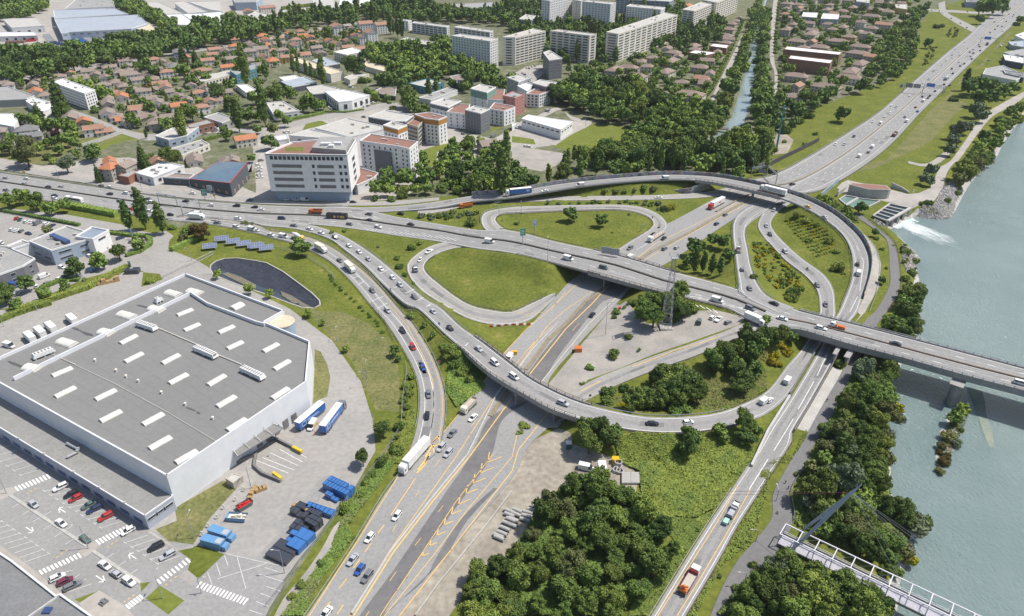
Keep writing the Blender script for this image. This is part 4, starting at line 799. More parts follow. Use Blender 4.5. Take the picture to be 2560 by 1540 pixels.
for fr,x0,y0,x1,y1 in [('02',480,650,660,575),('02',505,845,690,755),('02',880,870,1065,780),('02',925,1070,1115,975),('02',1320,1100,1505,1000),('02',1380,1325,1575,1215),('02',1625,1455,1820,1345),('02',1110,350,1260,275),('02',1155,520,1315,440),('02',1500,535,1655,455),('02',1565,720,1730,635),('02',1925,735,2080,645),('02',2010,935,2175,840),('02',2105,1155,2275,1050),('02',1640,90,1780,35),('02',1705,230,1845,170),('02',2025,250,2165,190),('02',2105,400,2245,335),
    ('12',65,425,200,355),('12',165,590,305,510),('12',145,860,295,765)]:
    a,c = W(fr,x0,y0,WH),W(fr,x1,y1,WH); vault(a[:2],c[:2],2.6,WH-1)
for fr,x0,y0,x1,y1 in [('02',545,325,680,365),('02',1105,72,1235,110),('02',925,235,1030,262),('02',1390,20,1500,50),('02',230,565,350,590),('01',1545,1285,1655,1315),('01',1745,1270,1855,1300),('02',2150,30,2240,-15)]:
    a,c = W(fr,x0,y0,WH),W(fr,x1,y1,WH); vault(a[:2],c[:2],4.2,WH-1,.9,"dome_skylight")
for fr,x0,y0,x1,y1 in [('02',290,480,500,400),('02',1270,160,1440,215),('02',1800,385,2000,470),('02',2235,575,2440,670),('01',1430,1370,1500,1340)]:
    a,c = W(fr,x0,y0,WH+1),W(fr,x1,y1,WH+1); d = (c-a); L_ = d.length; b = MB(); b.M = Matrix.Translation(((a+c)/2)) @ Matrix.Rotation(math.atan2(d.y,d.x),4,'Z'); b.M.translation.z = WH-1
    b.add([(-L_/2,-1.3,.8),(L_/2,-1.3,.8),(L_/2,1.3,.8),(-L_/2,1.3,.8),(-L_/2+.6,-1.1,2.3),(L_/2-.6,-1.1,2.3),(L_/2-.6,1.1,2.3),(-L_/2+.6,1.1,2.3)],[(0,3,2,1),(4,5,6,7),(0,1,5,4),(1,2,6,5),(2,3,7,6),(3,0,4,7)])
    for u in (-.4,0,.4): b.box(u*L_-.15,u*L_+.15,-1.2,1.2,0,.8)
    hu = b.build("air_handler",mW['pale'],root); b2 = MB(); b2.M = b.M
    for k in range(int(L_/1.2)): b2.box(-L_/2+1+k*1.2,-L_/2+1.6+k*1.2,-.7,.7,2.3,2.36)
    b2.build("fan_grille",mConcD,hu)
b = MB()
for k in range(1,15): b.bar(Vector((*O1[0],WH-.985)).lerp(Vector((*O1[8],WH-.985)),k/15)*1.0,Vector((*O1[1],WH-.985)).lerp(Vector((*inn[1],WH-.985)),k/15),.1,.02)
b.build("roof_seam",mat("roof_seam",(.20,.20,.198),.9),root); b = MB()
for f,x,y,rx,ry in (('02',1770,975,2.6,.5),('02',1840,1010,.9,.7),('02',1480,70,.1,.1),('02',700,230,4,.7),('02',800,275,4,.9),('02',150,560,5,.8),('02',1350,30,5,.7)):
    p = W(f,x,y,WH-1); b.add([(p.x+rx*math.cos(t)*random.uniform(.75,1.1)+ry*.0,p.y-rx*.45*math.cos(t)+ry*math.sin(t)*random.uniform(.8,1.1),WH-.98) for t in [k*math.pi/7 for k in range(14)]],[tuple(range(14))])
b.build("puddle_stain",mat("puddle_stain",(.10,.10,.10),.6),root)
def duct(s,r=.18,z=WH-.6,m=None,name="pipe"):
    b = MB(); Q = [W(f,x,y,z) for f,x,y in poly(s)]
    for i in range(len(Q)-1): b.tube(Q[i],Q[i+1],r,n=5)
    b.build(name,m or mW['cream'],root)
duct("02:1430,205 1830,375"); duct("02:2010,465 2240,560"); duct("02:600,515 1080,745 1570,1010 2000,1270",.06); duct("02:450,450 700,560",.1)
for x,y in ((1080,625),(1285,722),(1500,830),(1720,938),(1975,1068),(1172,680),(885,530)):
    p = W('02',x,y,WH-1); b = MB(); b.tube(p,p+Vector((0,0,.9)),.35,.25); b.tube(p+Vector((0,0,.9)),p+Vector((0,0,1.1)),.5,.4); b.build("roof_vent",mW['cream'],root)
p = W('12',243,165,11); t = empty("water_tank",(p.x,p.y,0)); b = MB(); b.tube((0,0,-.3),(0,0,11),4.9,n=32); b.build("drum",mW['blue'],t); b = MB(); b.tube((0,0,11),(0,0,11.35),5.1,4.9,n=32); b.build("lid",mR['cream'],t); tag(t,"round cream topped water tank at the back corner of the warehouse","tank"); FOOT.append([(p.x-5,p.y-5),(p.x+5,p.y-5),(p.x+5,p.y+5),(p.x-5,p.y+5)])
AZ = 5.6; a0 = Vector((*O1[0],0)); a1 = Vector((*O1[2],0)); oc = wpx("03:1340,555",AZ)[0]; oc2 = wpx("02:0,1150",AZ)[0]; rc = wpx("03:1600,375",AZ)[0]
ol = tuple(np.array(oc2)+(np.array(oc2)-np.array(oc))*.25); Pa = ccw([oc,rc,tuple(a0[:2]),tuple(a1[:2]),ol])
an = empty("shop_annex",(0,0,0)); tag(an,"low grey roofed shop front annex with car park along the warehouse","building"); FOOT.append(Pa)
b = MB(); b.prism(Pa,-.5,AZ-.3,cap=False); b.build("wall",mat("lilac_cladding",(.40,.43,.50),.7,(.36,.38,.45),.3),an); b = MB(); I = inset_poly(Pa,.3); b.add([(*q,AZ-.4) for q in I],[tuple(range(len(I)))]); b.build("roof",mat("ribbed_roof",(.27,.265,.25),.8,(.23,.225,.21),.3,1.5),an)
root = an; parap([p for p in ccw([oc,rc,tuple(a0[:2]),tuple(a1[:2]),ol])],AZ-.4,AZ+.15,.3,"parapet")
d_ = Vector(oc)-Vector(oc2); mSign = mat("blue_glazing",(.05,.09,.22),.3,(.04,.07,.17),.2,spec=.6)
windows(an,Vector(oc2)-d_*.2,Vector(oc),.3,3.2,14,1,4.6,1.9,1,mSign,"shop_window"); windows(an,Vector(oc),Vector(rc),2.2,4.8,3,1,3.2,.9,.8)
for u in (.15,.34,.55,.72,.88):
    q = Vector((*oc2,AZ))+Vector((d_.x,d_.y,0))*u; b = MB(); b.bar(q,q+Vector((0,0,.7)),.12); b.box(q.x-.3,q.x+.3,q.y-.3,q.y+.3,q.z+.6,q.z+.85); b.build("wall_lamp",mWB,an)
for x0,y0,x1,y1 in ((620,1290,730,1350),(620,1420,720,1370)): a,c = W('02',x0,y0,AZ+.3),W('02',x1,y1,AZ+.3); b = MB(); b.tube(a,c,.45); b.tube(c,c+Vector((0,0,.8)),.5); b.build("duct",mRail,an)
root = empty("loading_dock",(0,0,0)); tag(root,"loading dock canopy with steel struts on the warehouse side","dock")
ca = [W('12',-260,1310,5.5),W('12',170,1110,5.5),W('12',255,1150,5.5),W('12',-170,1410,5.5)]; b = MB(); b.add([tuple(p) for p in ca]+[tuple(p-Vector((0,0,.35))) for p in ca],[(0,1,2,3),(7,6,5,4),(0,4,5,1),(1,5,6,2),(2,6,7,3),(3,7,4,0)]); b.build("canopy",mRoofG,root)
b = MB()
for k in range(5): p = ca[0].lerp(ca[1],k/4); q = ca[3].lerp(ca[2],k/4); b.bar(p+Vector((0,0,1.6)),q+Vector((0,0,.05)),.16)
b.build("strut_set",mWB,root)
b = MB()
for s in ("12:170,1240 420,1370","02:2150,1484 2374,1390 12:-20,1500 60,1570 230,1640","12:-180,1350 170,1240"):
    Q = [W(f,x,y,.6) for f,x,y in poly(s)]
    for i in range(len(Q)-1): b.bar(Q[i],Q[i+1],.7,1.2)
b.build("ramp_edge",mConcD,root)
b = MB()
for s in ("12:340,1325 425,1370","13:160,155 235,210"): Q = [W(f,x,y,1) for f,x,y in poly(s)]; b.bar(Q[0],Q[1],.9,.9)
b.build("yellow_bumper",mat("safety_yellow",(.70,.50,.03),.6),root)
b = MB()
for k in range(5): p = (Vector((*O1[0],0)).lerp(Vector((*O1[8],0)),.56+.07*k)); q = (Vector((*O1[0],0)).lerp(Vector((*O1[8],0)),.60+.07*k)); n_ = Vector(((q-p).y,-(q-p).x,0)).normalized()*.12; b.bar(p+n_+Vector((0,0,2.2)),q+n_+Vector((0,0,2.2)),.3,3.4)
b.build("dock_door",mConcD,root)
o = flat("03:-300,680 0,905 120,985 525,1305 565,1290 840,1484 1100,1700 -400,1700",6,'grey','slate',"shop","","building",label="dark corrugated roofed shop at the bottom left corner of the car park")
b = MB(); Q = [W('03',x,y,6.3) for x,y in ((530,1310),(280,1484),(100,1600))]
for i in range(2): b.bar(Q[i]-o.location,Q[i+1]-o.location,.5,.6)
b.build("roof_kerb",mWB,o); q = W('03',440,1435,6.1)-o.location; b = MB(); b.box(q.x-1,q.x+1,q.y-.9,q.y+.9,q.z-.1,q.z+.4); b.build("roof_window",mSign,o)
B_ = lambda *a,**k: flat(*a,**k)
B_("00:505,180 1285,138 1368,220 1215,268 640,300 570,310",10,'blue','blue',"factory","large pale blue factory shed","factory",wins=(.12,1,4,1,6,9))
B_("00:495,95 1060,80 1190,132 508,176",10,'blue','blue',"factory","long ribbed factory shed","factory"); B_("00:700,0 1040,0 1065,60 600,85",9,'pale','grey',"factory","grey roofed depot","factory",units=6)
B_("00:1240,220 1390,222 1465,290 1290,305",8,'cream','cream',"storehouse","cream roofed storehouse","storehouse"); B_("00:30,180 340,165 410,240 110,260",8,'pale','pale',"workshop","pale workshop with dark doors","workshop",wins=(.1,1,3,3,.5,4.5)); B_("00:-150,300 320,300 345,332 -150,345",6,'pale','white',"workshop","low white workshop","workshop",wins=(.1,1,3,3,.5,4.5))
for s,lk in (("00:1540,137 1690,132 1828,236 1640,232","white arched warehouse"),("00:1695,133 1870,127 1958,190 1835,226","white arched warehouse"),("00:1878,127 2050,112 2112,160 1965,188","white arched warehouse"),("00:1325,32 1480,22 1700,128 1525,134","grey roofed long warehouse"),("00:1620,32 1720,16 1925,112 1745,124","grey roofed long warehouse"),("00:1740,18 2040,10 2062,108 1955,92","pale roofed depot"),("00:2240,165 2374,108 10:40,120 200,150 0,215","pale sloping depot")): B_(s,8,'pale','white' if 'white' in lk else 'pale',"depot",lk,"warehouse")
B_("10:520,-20 720,-20 730,80 540,60",8,'pale','pale',"depot","pale roofed depot","warehouse"); B_("10:790,-20 1120,-20 1000,60 760,70",8,'pale','white',"depot","white roofed depot","warehouse"); B_("10:210,105 550,70 570,100 270,150",8,'cream','pale',"storehouse","cream long building","building",wins=(.2,1,2,1.5,3,6))
B_("10:1800,40 2200,20 2300,60 1930,90",9,'beige','grey',"factory","beige works with grey roof","factory",units=4); B_("00:2150,-20 10:60,-20 10:0,20 00:2180,25",12,'blue','grey',"office","dark blue far office","office")
o = B_("00:485,765 590,735 880,835 782,870",14,'white','white',"apartment_block","",label="white five storey slab block alone among the small houses at the left",cat="apartment block",wins=(.33,5,1.3,1.3,.6,13.6),units=3)
B_("00:240,940 320,908 485,955 480,1010 390,1040",6,'white','white',"workshop","white roofed workshop","workshop",units=5); B_("00:-200,1060 120,1058 165,1120 130,1180 -200,1120",6,'white','white',"workshop","white roofed workshop","workshop"); B_("00:-300,850 80,808 320,892 250,922 -200,940",6,'grey','grey',"car_park_deck","grey rooftop parking deck","car park")
B_("00:1440,1265 1600,1190 1842,1180 1730,1262 1560,1300",6,'blue','pale',"school","flat roofed school hall with blue base","school",wins=(.15,1,2.5,1.5,1,4.5)); B_("00:1735,1160 1925,1110 1985,1140 1765,1192",6,'brick','grey',"school","flat roofed brick school wing","school",wins=(.2,1,2,2,1,4.5)); B_("00:1890,1090 2020,1048 2170,1100 2060,1142",6,'grey','grey',"school","flat roofed grey school wing","school",wins=(.2,1,2,2,1,4.5))
B_("00:1560,1390 1870,1300 1942,1342 1692,1442",4,'cream','grey',"nursery","long grey roofed building with roof hatches","building",wins=(.2,1,2,1.4,1,3.2),units=6); B_("00:1835,722 2150,650 2205,680 1868,762",5,'cream','pale',"school","long pale roofed school","school",wins=(.25,1,2,1.8,1,4.5)); B_("00:2190,790 2290,785 2374,835 2280,860",5,'white','white',"hall","small white roofed hall","hall")
B_("00:2130,660 2374,590 2374,640 2190,700",8,'teal','grey',"school","long teal glazed school","school",wins=(.25,2,2,1.8,1,7)); B_("10:720,485 900,443 1012,480 842,512",9,'cream','white',"office","white roofed cream office","office",wins=(.25,3,1.5,1.2,.8,8.4)); B_("10:330,560 392,538 812,665 692,692",8,'cream','cream',"storehouse","long cream roofed storehouse behind poplars","storehouse"); B_("10:1020,570 1278,645 1200,668 1008,615",5,'cream','cream',"storehouse","low cream roofed storehouse","storehouse")
B_("10:520,565 640,535 778,590 650,612",5,'dark','blue',"hall","blue grey solar roofed hall","hall",units=2); B_("10:235,760 450,713 562,768 330,812",5,'dark','blue',"hall","plain blue grey roofed hall","hall"); B_("10:215,722 370,700 412,725 262,752",4,'white','white',"hall","small white roofed shed","shed")
B_("10:635,850 820,835 1052,885 888,935 765,950",8,'white','white',"arts_centre","white roofed glass fronted hall","hall",wins=(.15,1,3,4,1,6.5)); B_("10:470,812 620,790 775,828 700,862 515,878",7,'charcoal','pale',"arts_centre","pale roofed annex hall","hall"); B_("10:95,955 250,942 402,1030 160,1062",5,'pale','pale',"office","pale low office with roof plant","office",units=6,wins=(.2,1,2,1.4,1,3.6)); B_("10:815,720 950,675 1050,690 870,745",5,'cream','pale',"storehouse","small cream annex","building")
B_("10:1080,850 1180,810 1302,815 1292,892 1200,882",4,'dark','brown',"pavilion","brown roofed dark pavilion","pavilion"); B_("10:1410,775 1600,730 1742,770 1570,812",6,'teal','pale',"pavilion","pale roofed teal walled pavilion","pavilion",wins=(.2,1,2,3,1,5)); B_("10:1795,712 1880,695 1988,735 1862,766",6,'dark','brown',"pavilion","brown roofed square pavilion","pavilion"); B_("10:1505,910 1780,815 1868,840 1620,930",4,'pale','grey',"covered_walkway","long grey covered parking roof","roof",units=3)
B_("10:550,1192 850,1100 1172,1172 1180,1200 870,1272",6,'pale','pale',"factory","wide sawtooth factory with pale roof","factory",units=6); B_("10:308,1260 500,1202 862,1275 830,1302",6,'pale','pale',"factory","front factory bay with grey doors","factory",wins=(.08,1,3,3,.5,4.5)); B_("10:1040,1085 1200,1025 1462,1075 1385,1130 1290,1130",7,'dark','pale',"factory","dark brown walled factory hall","factory"); B_("10:170,1270 290,1250 302,1290 205,1305",3,'pale','white',"gatehouse","small white gatehouse","gatehouse")
R5 = (.28,6,1.1,1.4,1,17)
o = B_("10:1180,1165 1262,1130 1402,1165 1315,1202",17,'white','pale',"residence","white residence with orange top storey","apartment block",wins=(.28,4,1.1,1.5,1,13),units=2)
def band(o,z0,z1,m):
    P_ = FOOT[-1]; c = o.location; Q = [(p[0]-c.x,p[1]-c.y) for p in P_]; O = inset_poly(Q,-.1); b = MB(); b.prism(O,z0,z1,cap=False); b.build("cladding_band",mW[m],o)
band(o,13.5,17,'orange'); o = B_("10:1470,1062 1600,1045 1768,1085 1692,1116 1570,1100",19,'white','terrace',"residence","white stair tower residence with orange top band","apartment block",wins=(.28,5,1.1,1.5,1,15),units=1); band(o,15.2,19,'orange')
B_("10:1400,1150 1470,1100 1570,1105 1500,1180",16,'beige','terrace',"residence","beige balcony residence between the orange topped towers","apartment block",wins=(.5,5,1.6,1.8,1,15.5)); B_("10:1615,960 1740,915 1902,940 1782,1000",14,'white','pale',"residence","white and grey residence","apartment block",wins=(.2,4,1,1.3,1,13),units=2); band(SC.objects[-1] if False else [x for x in COL.objects if x.name.startswith('residence')][-1],11,14.02,'charcoal')
B_("10:1770,1040 1870,968 1985,972 1960,1062",12,'white','terrace',"residence","white residence with terrace","apartment block",wins=(.2,4,1,1.3,1,11.5)); B_("10:1938,1020 2022,985 2168,1015 2082,1056",16,'charcoal','pale',"residence","charcoal square tower residence","apartment block",wins=(.3,5,.9,1.6,1,15),units=2); B_("10:2165,1010 2210,957 2374,985 20:30,1000 10:2300,1035",12,'white','terrace',"residence","white residence with red terrace roof","apartment block",wins=(.25,4,1.2,1.4,1,11.5),units=2)
o = B_("10:1990,825 2082,785 2225,812 2142,862",18,'white','pale',"residence","residence with green top storeys","apartment block",wins=(.12,5,1,1.4,1,17),units=2); band(o,12,18.02,'green'); B_("10:2142,925 2222,830 2305,832 2292,932",12,'pale','terrace',"residence","pale green residence wing","apartment block")
B_("10:2290,890 20:10,850 118,880 30,912",15,'pink','grey',"residence","salmon red residence","apartment block",wins=(.25,5,1,1.5,1,14.5),units=1); B_("10:2325,720 20:70,700 175,722 60,762",15,'grey','pale',"residence","grey topped residence","apartment block",wins=(.15,4,1,1.4,1,14.5),units=2); B_("20:190,772 262,742 412,765 402,792 305,805",15,'charcoal','pale',"residence","dark topped balcony residence","apartment block",wins=(.3,5,1.6,1.4,1,14.5)); B_("20:130,872 212,826 355,846 252,882",11,'white','terrace',"residence","white balcony residence with red roof terrace","apartment block",wins=(.3,4,1.8,1.2,1,11)); B_("20:50,800 100,760 200,790 140,850",12,'pale','white',"residence","low link block between the residences","apartment block")
B_("20:90,1100 150,1065 562,1130 452,1202",8,'white','white',"sports_hall","",label="white roofed sports hall beside the football pitch",cat="hall",par=.2,wins=(.2,1,3,1,4.5,7)); B_("10:2374,1150 20:60,1140 20:0,1180",3,'pale','white',"shed","low white terrace","shed")
TW = lambda s,h,wm,rows,cols,lk,ww=1.3,wh=1.25,u=3: B_(s,h,wm,'pale',"apartment_block",lk,"apartment block",wins=(cols,rows,ww,wh,.8,h-.5),units=u,group=None)
TW("10:1815,335 2170,386 2245,360 1900,318",29,'pale',10,.24,"white ten storey block with dark square windows"); TW("10:2285,348 20:30,350 312,290 200,268",29,'cream',10,.14,"cream slab block with long balcony bands",6.2,1.2); TW("20:355,288 720,332 785,318 440,277",29,'cream',10,.13,"cream slab block with glazed balconies",6.2,1.3); TW("20:875,300 985,318 1535,140 1430,120",30,'cream',10,.065,"very long cream slab block stepping away",11,1.2,6)
TW("20:290,490 350,468 466,545 345,562",19,'charcoal',6,.25,"grey square tower",1.4,1.3,2); TW("20:650,15 915,42 965,25 720,5",33,'pale',11,.2,"grey fronted tower block"); TW("20:1060,60 1380,92 1420,70 1100,40",24,'white',8,.22,"blue striped white block"); TW("20:275,0 352,10 562,-40 490,-50",36,'pale',11,.2,"tallest pale tower"); TW("20:1580,90 1690,106 1852,40 1760,20",25,'cream',8,.1,"cream slab block end on",7,1.2); TW("20:1760,0 1900,26 2100,-50 1980,-75",25,'cream',8,.08,"far cream slab block by the canal trees",8,1.2)
TW("20:960,-10 1460,16 1500,0 1000,-30",20,'blue',6,.15,"far blue glazed slab",5,1.3); TW("20:560,0 640,12 660,-40 600,-40",33,'cream',10,.1,"narrow cream end block"); TW("10:1445,215 1770,256 1792,240 1475,200",12,'pale',4,.14,"low grey roofed slab",5.5,1.4); TW("10:1835,255 2170,302 2200,286 1900,240",12,'pale',4,.14,"low slab behind the white block",5.5,1.4); TW("10:1322,372 1600,422 1702,400 1410,350",10,'blue',3,.14,"low blue slab in the trees",5.5,1.4); TW("10:1280,185 1412,200 1442,190 1310,175",12,'white',4,.2,"small white slab"); TW("20:60,180 180,190 250,150 130,135",11,'blue',3,.2,"small blue walled block")
TW("30:145,460 660,512 690,486 180,430",12,'brick',4,.2,"long red brick block with white roof",1.0,1.5,0); TW("30:188,545 575,592 602,560 212,515",12,'brick',4,.2,"front red brick block with white roof",1.0,1.5,0); TW("30:315,155 450,166 462,120 326,115",10,'blue',3,.2,"white roofed apartment wing",1.2,1.3,0); TW("30:490,175 650,182 662,135 512,125",10,'blue',3,.2,"white roofed apartment wing",1.2,1.3,0)
TW("20:1635,490 1800,516 1912,490 1700,465",7,'brick',2,.2,"small brick block with white roof",1.2,1.3,0); TW("20:1830,430 1990,451 2012,420 1870,405",7,'brick',2,.2,"small brick block with white roof",1.2,1.3,0)
for o in [x for x in COL.objects if x.name.startswith('apartment_block')]:
    if any(k in ([a[1] for a in AUTO if a[0] == o] or [''])[0] for k in ('brick','white roof')):
        for ch in o.children:
            if ch.name.startswith('roof'): ch.data.materials[0] = mR['white']
for s,h,wm,rm,lk in (("30:2190,490 2374,455 2500,560 2280,520",6,'pale','grey',"grey roofed riverside workshop"),("30:2180,510 2374,520 2374,590 2200,560",6,'dark','white',"dark fronted riverside workshop"),("30:2020,640 2180,610 2374,700 2300,750 1990,690",4,'pale','grey',"flat grey riverside depot"),("30:2290,330 2374,300 2500,330 2374,370",6,'white','white',"white riverside workshop"),("30:2180,650 2374,680 2374,720 2200,680",5,'dark','slate',"low dark riverside shed"),("30:2230,390 2374,380 2374,440 2260,420",5,'grey','blue',"blue grey riverside shed"),("30:1170,40 1290,40 1290,90 1190,75",8,'yellow','pale',"yellow walled far block"),("30:820,-30 940,-30 940,30 820,15",10,'blue','pale',"blue grey far block"),("30:1830,-20 1970,-20 1960,25 1840,20",8,'blue','slate',"dark far warehouse")): B_(s,h,wm,rm,"workshop",lk,"workshop",units=2)
o = B_("01:1258,198 1520,95 1703,130 1420,242",5,'pale','white',"workshop","",label="white roofed garage between the old stone house and the black restaurant",cat="garage",units=8,wins=(.15,1,2.5,2,1,4)); o = B_("01:1508,237 1620,198 1800,215 1762,252",4.5,'dark','brown',"restaurant_annex","",label="low black annex of the restaurant with picture windows",cat="building",wins=(.1,1,4,1.8,1,3.8))
P_ = [W('01',1760,250,5),W('01',2030,82,5),W('01',2290,100,11),W('01',2132,288,9)]; o = empty("restaurant",(0,0,0)); tag(o,"black clad restaurant with sloping solar panel roof and red trim","restaurant"); FOOT.append([tuple(p[:2]) for p in P_])
b = MB(); n = 4; b.add([(p.x,p.y,-.5) for p in P_]+[tuple(p) for p in P_],[(i,(i+1)%4,4+(i+1)%4,4+i) for i in range(4)]); b.build("wall",mW['dark'],o); mSol = mat("solar_panel",(.13,.19,.24),.25,(.10,.15,.20),.3,spec=.7)
b = MB(); b.add([tuple(p+Vector((0,0,.12))) for p in P_],[(0,1,2,3)]);
b.build("roof",mSol,o); b = MB()
for k in range(1,12): b.bar(P_[0].lerp(P_[3],k/12)+Vector((0,0,.16)),P_[1].lerp(P_[2],k/12)+Vector((0,0,.16)),.12,.05)
for k in range(1,8): b.bar(P_[0].lerp(P_[1],k/8)+Vector((0,0,.17)),P_[3].lerp(P_[2],k/8)+Vector((0,0,.17)),.12,.05)
b.build("panel_frame",mR['slate'],o); b = MB()
for i,j in ((0,3),(3,2),(2,1),(1,0)): b.bar(P_[i],P_[j],.35,.35)
b.build("red_trim",mat("red_trim",(.50,.07,.04),.5),o); mOrW = mat("orange_window",(.50,.20,.06),.4,(.3,.14,.05),2); windows(o,P_[0],P_[3],.5,3.2,5,1,2,1.6,1.5,mOrW); windows(o,P_[3],P_[2],.5,3.6,4,1,1.6,2,1.5,mOrW)
p = W('01',1010,95,11); a = ang('01',940,125,1060,135); h = gable((p.x,p.y),10,12,8.5,3,a,'stone','tile',"old_house",cat="house",label="old stone house with orange mansard roof beside the motorway",hip=True); p = W('01',1130,120,9); gable((p.x,p.y+3),11,10,8,2.5,a+1.57,'stone','brown',"old_house",cat="house",label="unrendered gable house attached behind the orange roofed one")
B_("01:1100,225 1200,150 1290,180 1190,240",4.5,'brick','grey',"shop","small brown fronted shop","shop")
B_("01:-350,850 60,880 325,992 215,1062 0,1140 -350,1250",7,'charcoal','grey',"dealership","",label="grey flat roofed car dealership at the left edge",cat="building",wins=(.12,2,2.2,1.5,.6,6.4),units=6)
o = B_("01:272,832 620,690 800,745 900,790 475,918",8,'blue','grey',"showroom","",label="white walled car showroom with glass roof prism",cat="building",units=4,wins=(.13,2,6,1.1,1,7.4)); c = o.location; b = MB(); p0,p1 = W('01',480,770,9)-c,W('01',630,835,9)-c; b.bar(p0,p1,2.4,1.6); b.build("glass_prism",mSign,o)
B_("01:700,790 850,700 1010,730 860,812",9,'white','bluegrey',"showroom_wing","",label="slanted white louvred wing of the car showroom",cat="building",wins=(.1,1,5,1,6,8.4)); B_("01:60,880 210,820 290,850 110,905",7,'white','grey',"showroom_link","",label="small white link block between dealership and showroom",cat="building",wins=(.1,1,4,1.2,3,5.5))
OH = 30; Pq = [tuple(W('10',x,y,OH)[:2]) for x,y in ((78,1425),(845,1437),(932,1290),(600,1290),(330,1315),(110,1405))]; o = empty("office_block",(0,0,0)); tag(o,"big white office block with red roof terrace beside the motorway","office"); Pq = ccw(Pq); FOOT.append(Pq)
fl,fr_ = tuple(W('10',78,1425,OH)[:2]),tuple(W('10',845,1437,OH)[:2]); bb = MB(); bb.prism(Pq,6.5,OH,cap=False); root = o; bb.build("wall",mW['white'],o); b = MB(); I = inset_poly(Pq,2.2); b.prism(I,-.5,6.6); b.build("base",mW['blue'],o)
b = MB(); I = inset_poly(Pq,.6); b.add([(*p,OH-1) for p in I],[tuple(range(len(I)))]); b.build("roof",mR['terrace'],o); parap(Pq,OH-1,OH+.1,.6,"parapet",m=mW['white'])
b = MB(); c1 = wpx("10:600,1300 905,1300 835,1425 520,1400",OH); b.prism(ccw(c1),OH-1,OH+2.2); b.build("penthouse",mR['grey'],o); b = MB(); c1 = wpx("10:270,1365 440,1365 440,1400 280,1400",OH-1); b.prism(ccw(c1),OH-.98,OH-.9); b.build("roof_lawn",mLush,o)
for q in ((650,1350,3),(760,1345,2.4),(700,1370,1.6)): p = W('10',q[0],q[1],OH+2); b = MB(); b.box(p.x-q[2],p.x+q[2],p.y-1.2,p.y+1.2,OH+2.2,OH+3.8); b.build("roof_unit",mW['pale'],o)
windows(o,fl,fr_,26.2,29,17,1,1.9,2.2,2.5)
dd = Vector(fr_)-Vector(fl)
for r_ in range(4):
    z = 9.0+r_*4.2
    for u0,u1 in ((.07,.43),(.62,.82)): windows(o,Vector(fl)+dd*u0,Vector(fl)+dd*u1,z,z+2,1,1,dd.length*(u1-u0),1.9,0,mConcD,"ribbon_window")
    windows(o,Vector(fl)+dd*.545,Vector(fl)+dd*.6,z-.2,z+2.4,1,1,1.5,2,0); windows(o,Vector(fl)+dd*.87,Vector(fl)+dd*.99,z-.2,z+2.4,2,1,1.6,2,0)
    windows(o,Vector(fr_),Vector(Pq[(Pq.index(fr_)+1) % len(Pq)]),z-.5,z+3,1,1,7,2.6,0)
B_("11:905,300 962,150 1135,200 1100,240 940,312",6,'pale','terrace',"office_annex","",label="low annex with rust red roof behind the white office block",cat="building",units=3,wins=(.1,1,2.5,1,3,5))
o = B_("10:962,1310 1062,1245 1502,1318 1422,1385 1330,1362",22,'white','terrace',"residence","",label="white residence with charcoal facade panel right behind the office block",cat="apartment block",wins=(.24,7,1.1,1.4,1,21),units=3); q = FOOT[-1]; f0,f1 = tuple(W('10',962,1310,22)[:2]),tuple(W('10',1422,1385,22)[:2]); d_ = Vector(f1)-Vector(f0); n_ = Vector((d_.y,-d_.x)).normalized()*.09; b = MB(); a_ = Vector(f0)+d_*.28+n_-Vector(o.location[:2]); c_ = Vector(f0)+d_*.62+n_-Vector(o.location[:2]); b.add([(*a_,0),(*c_,0),(*c_,18),(*a_,18)],[(0,1,2,3)]); b.build("facade_panel",mW['charcoal'],o)
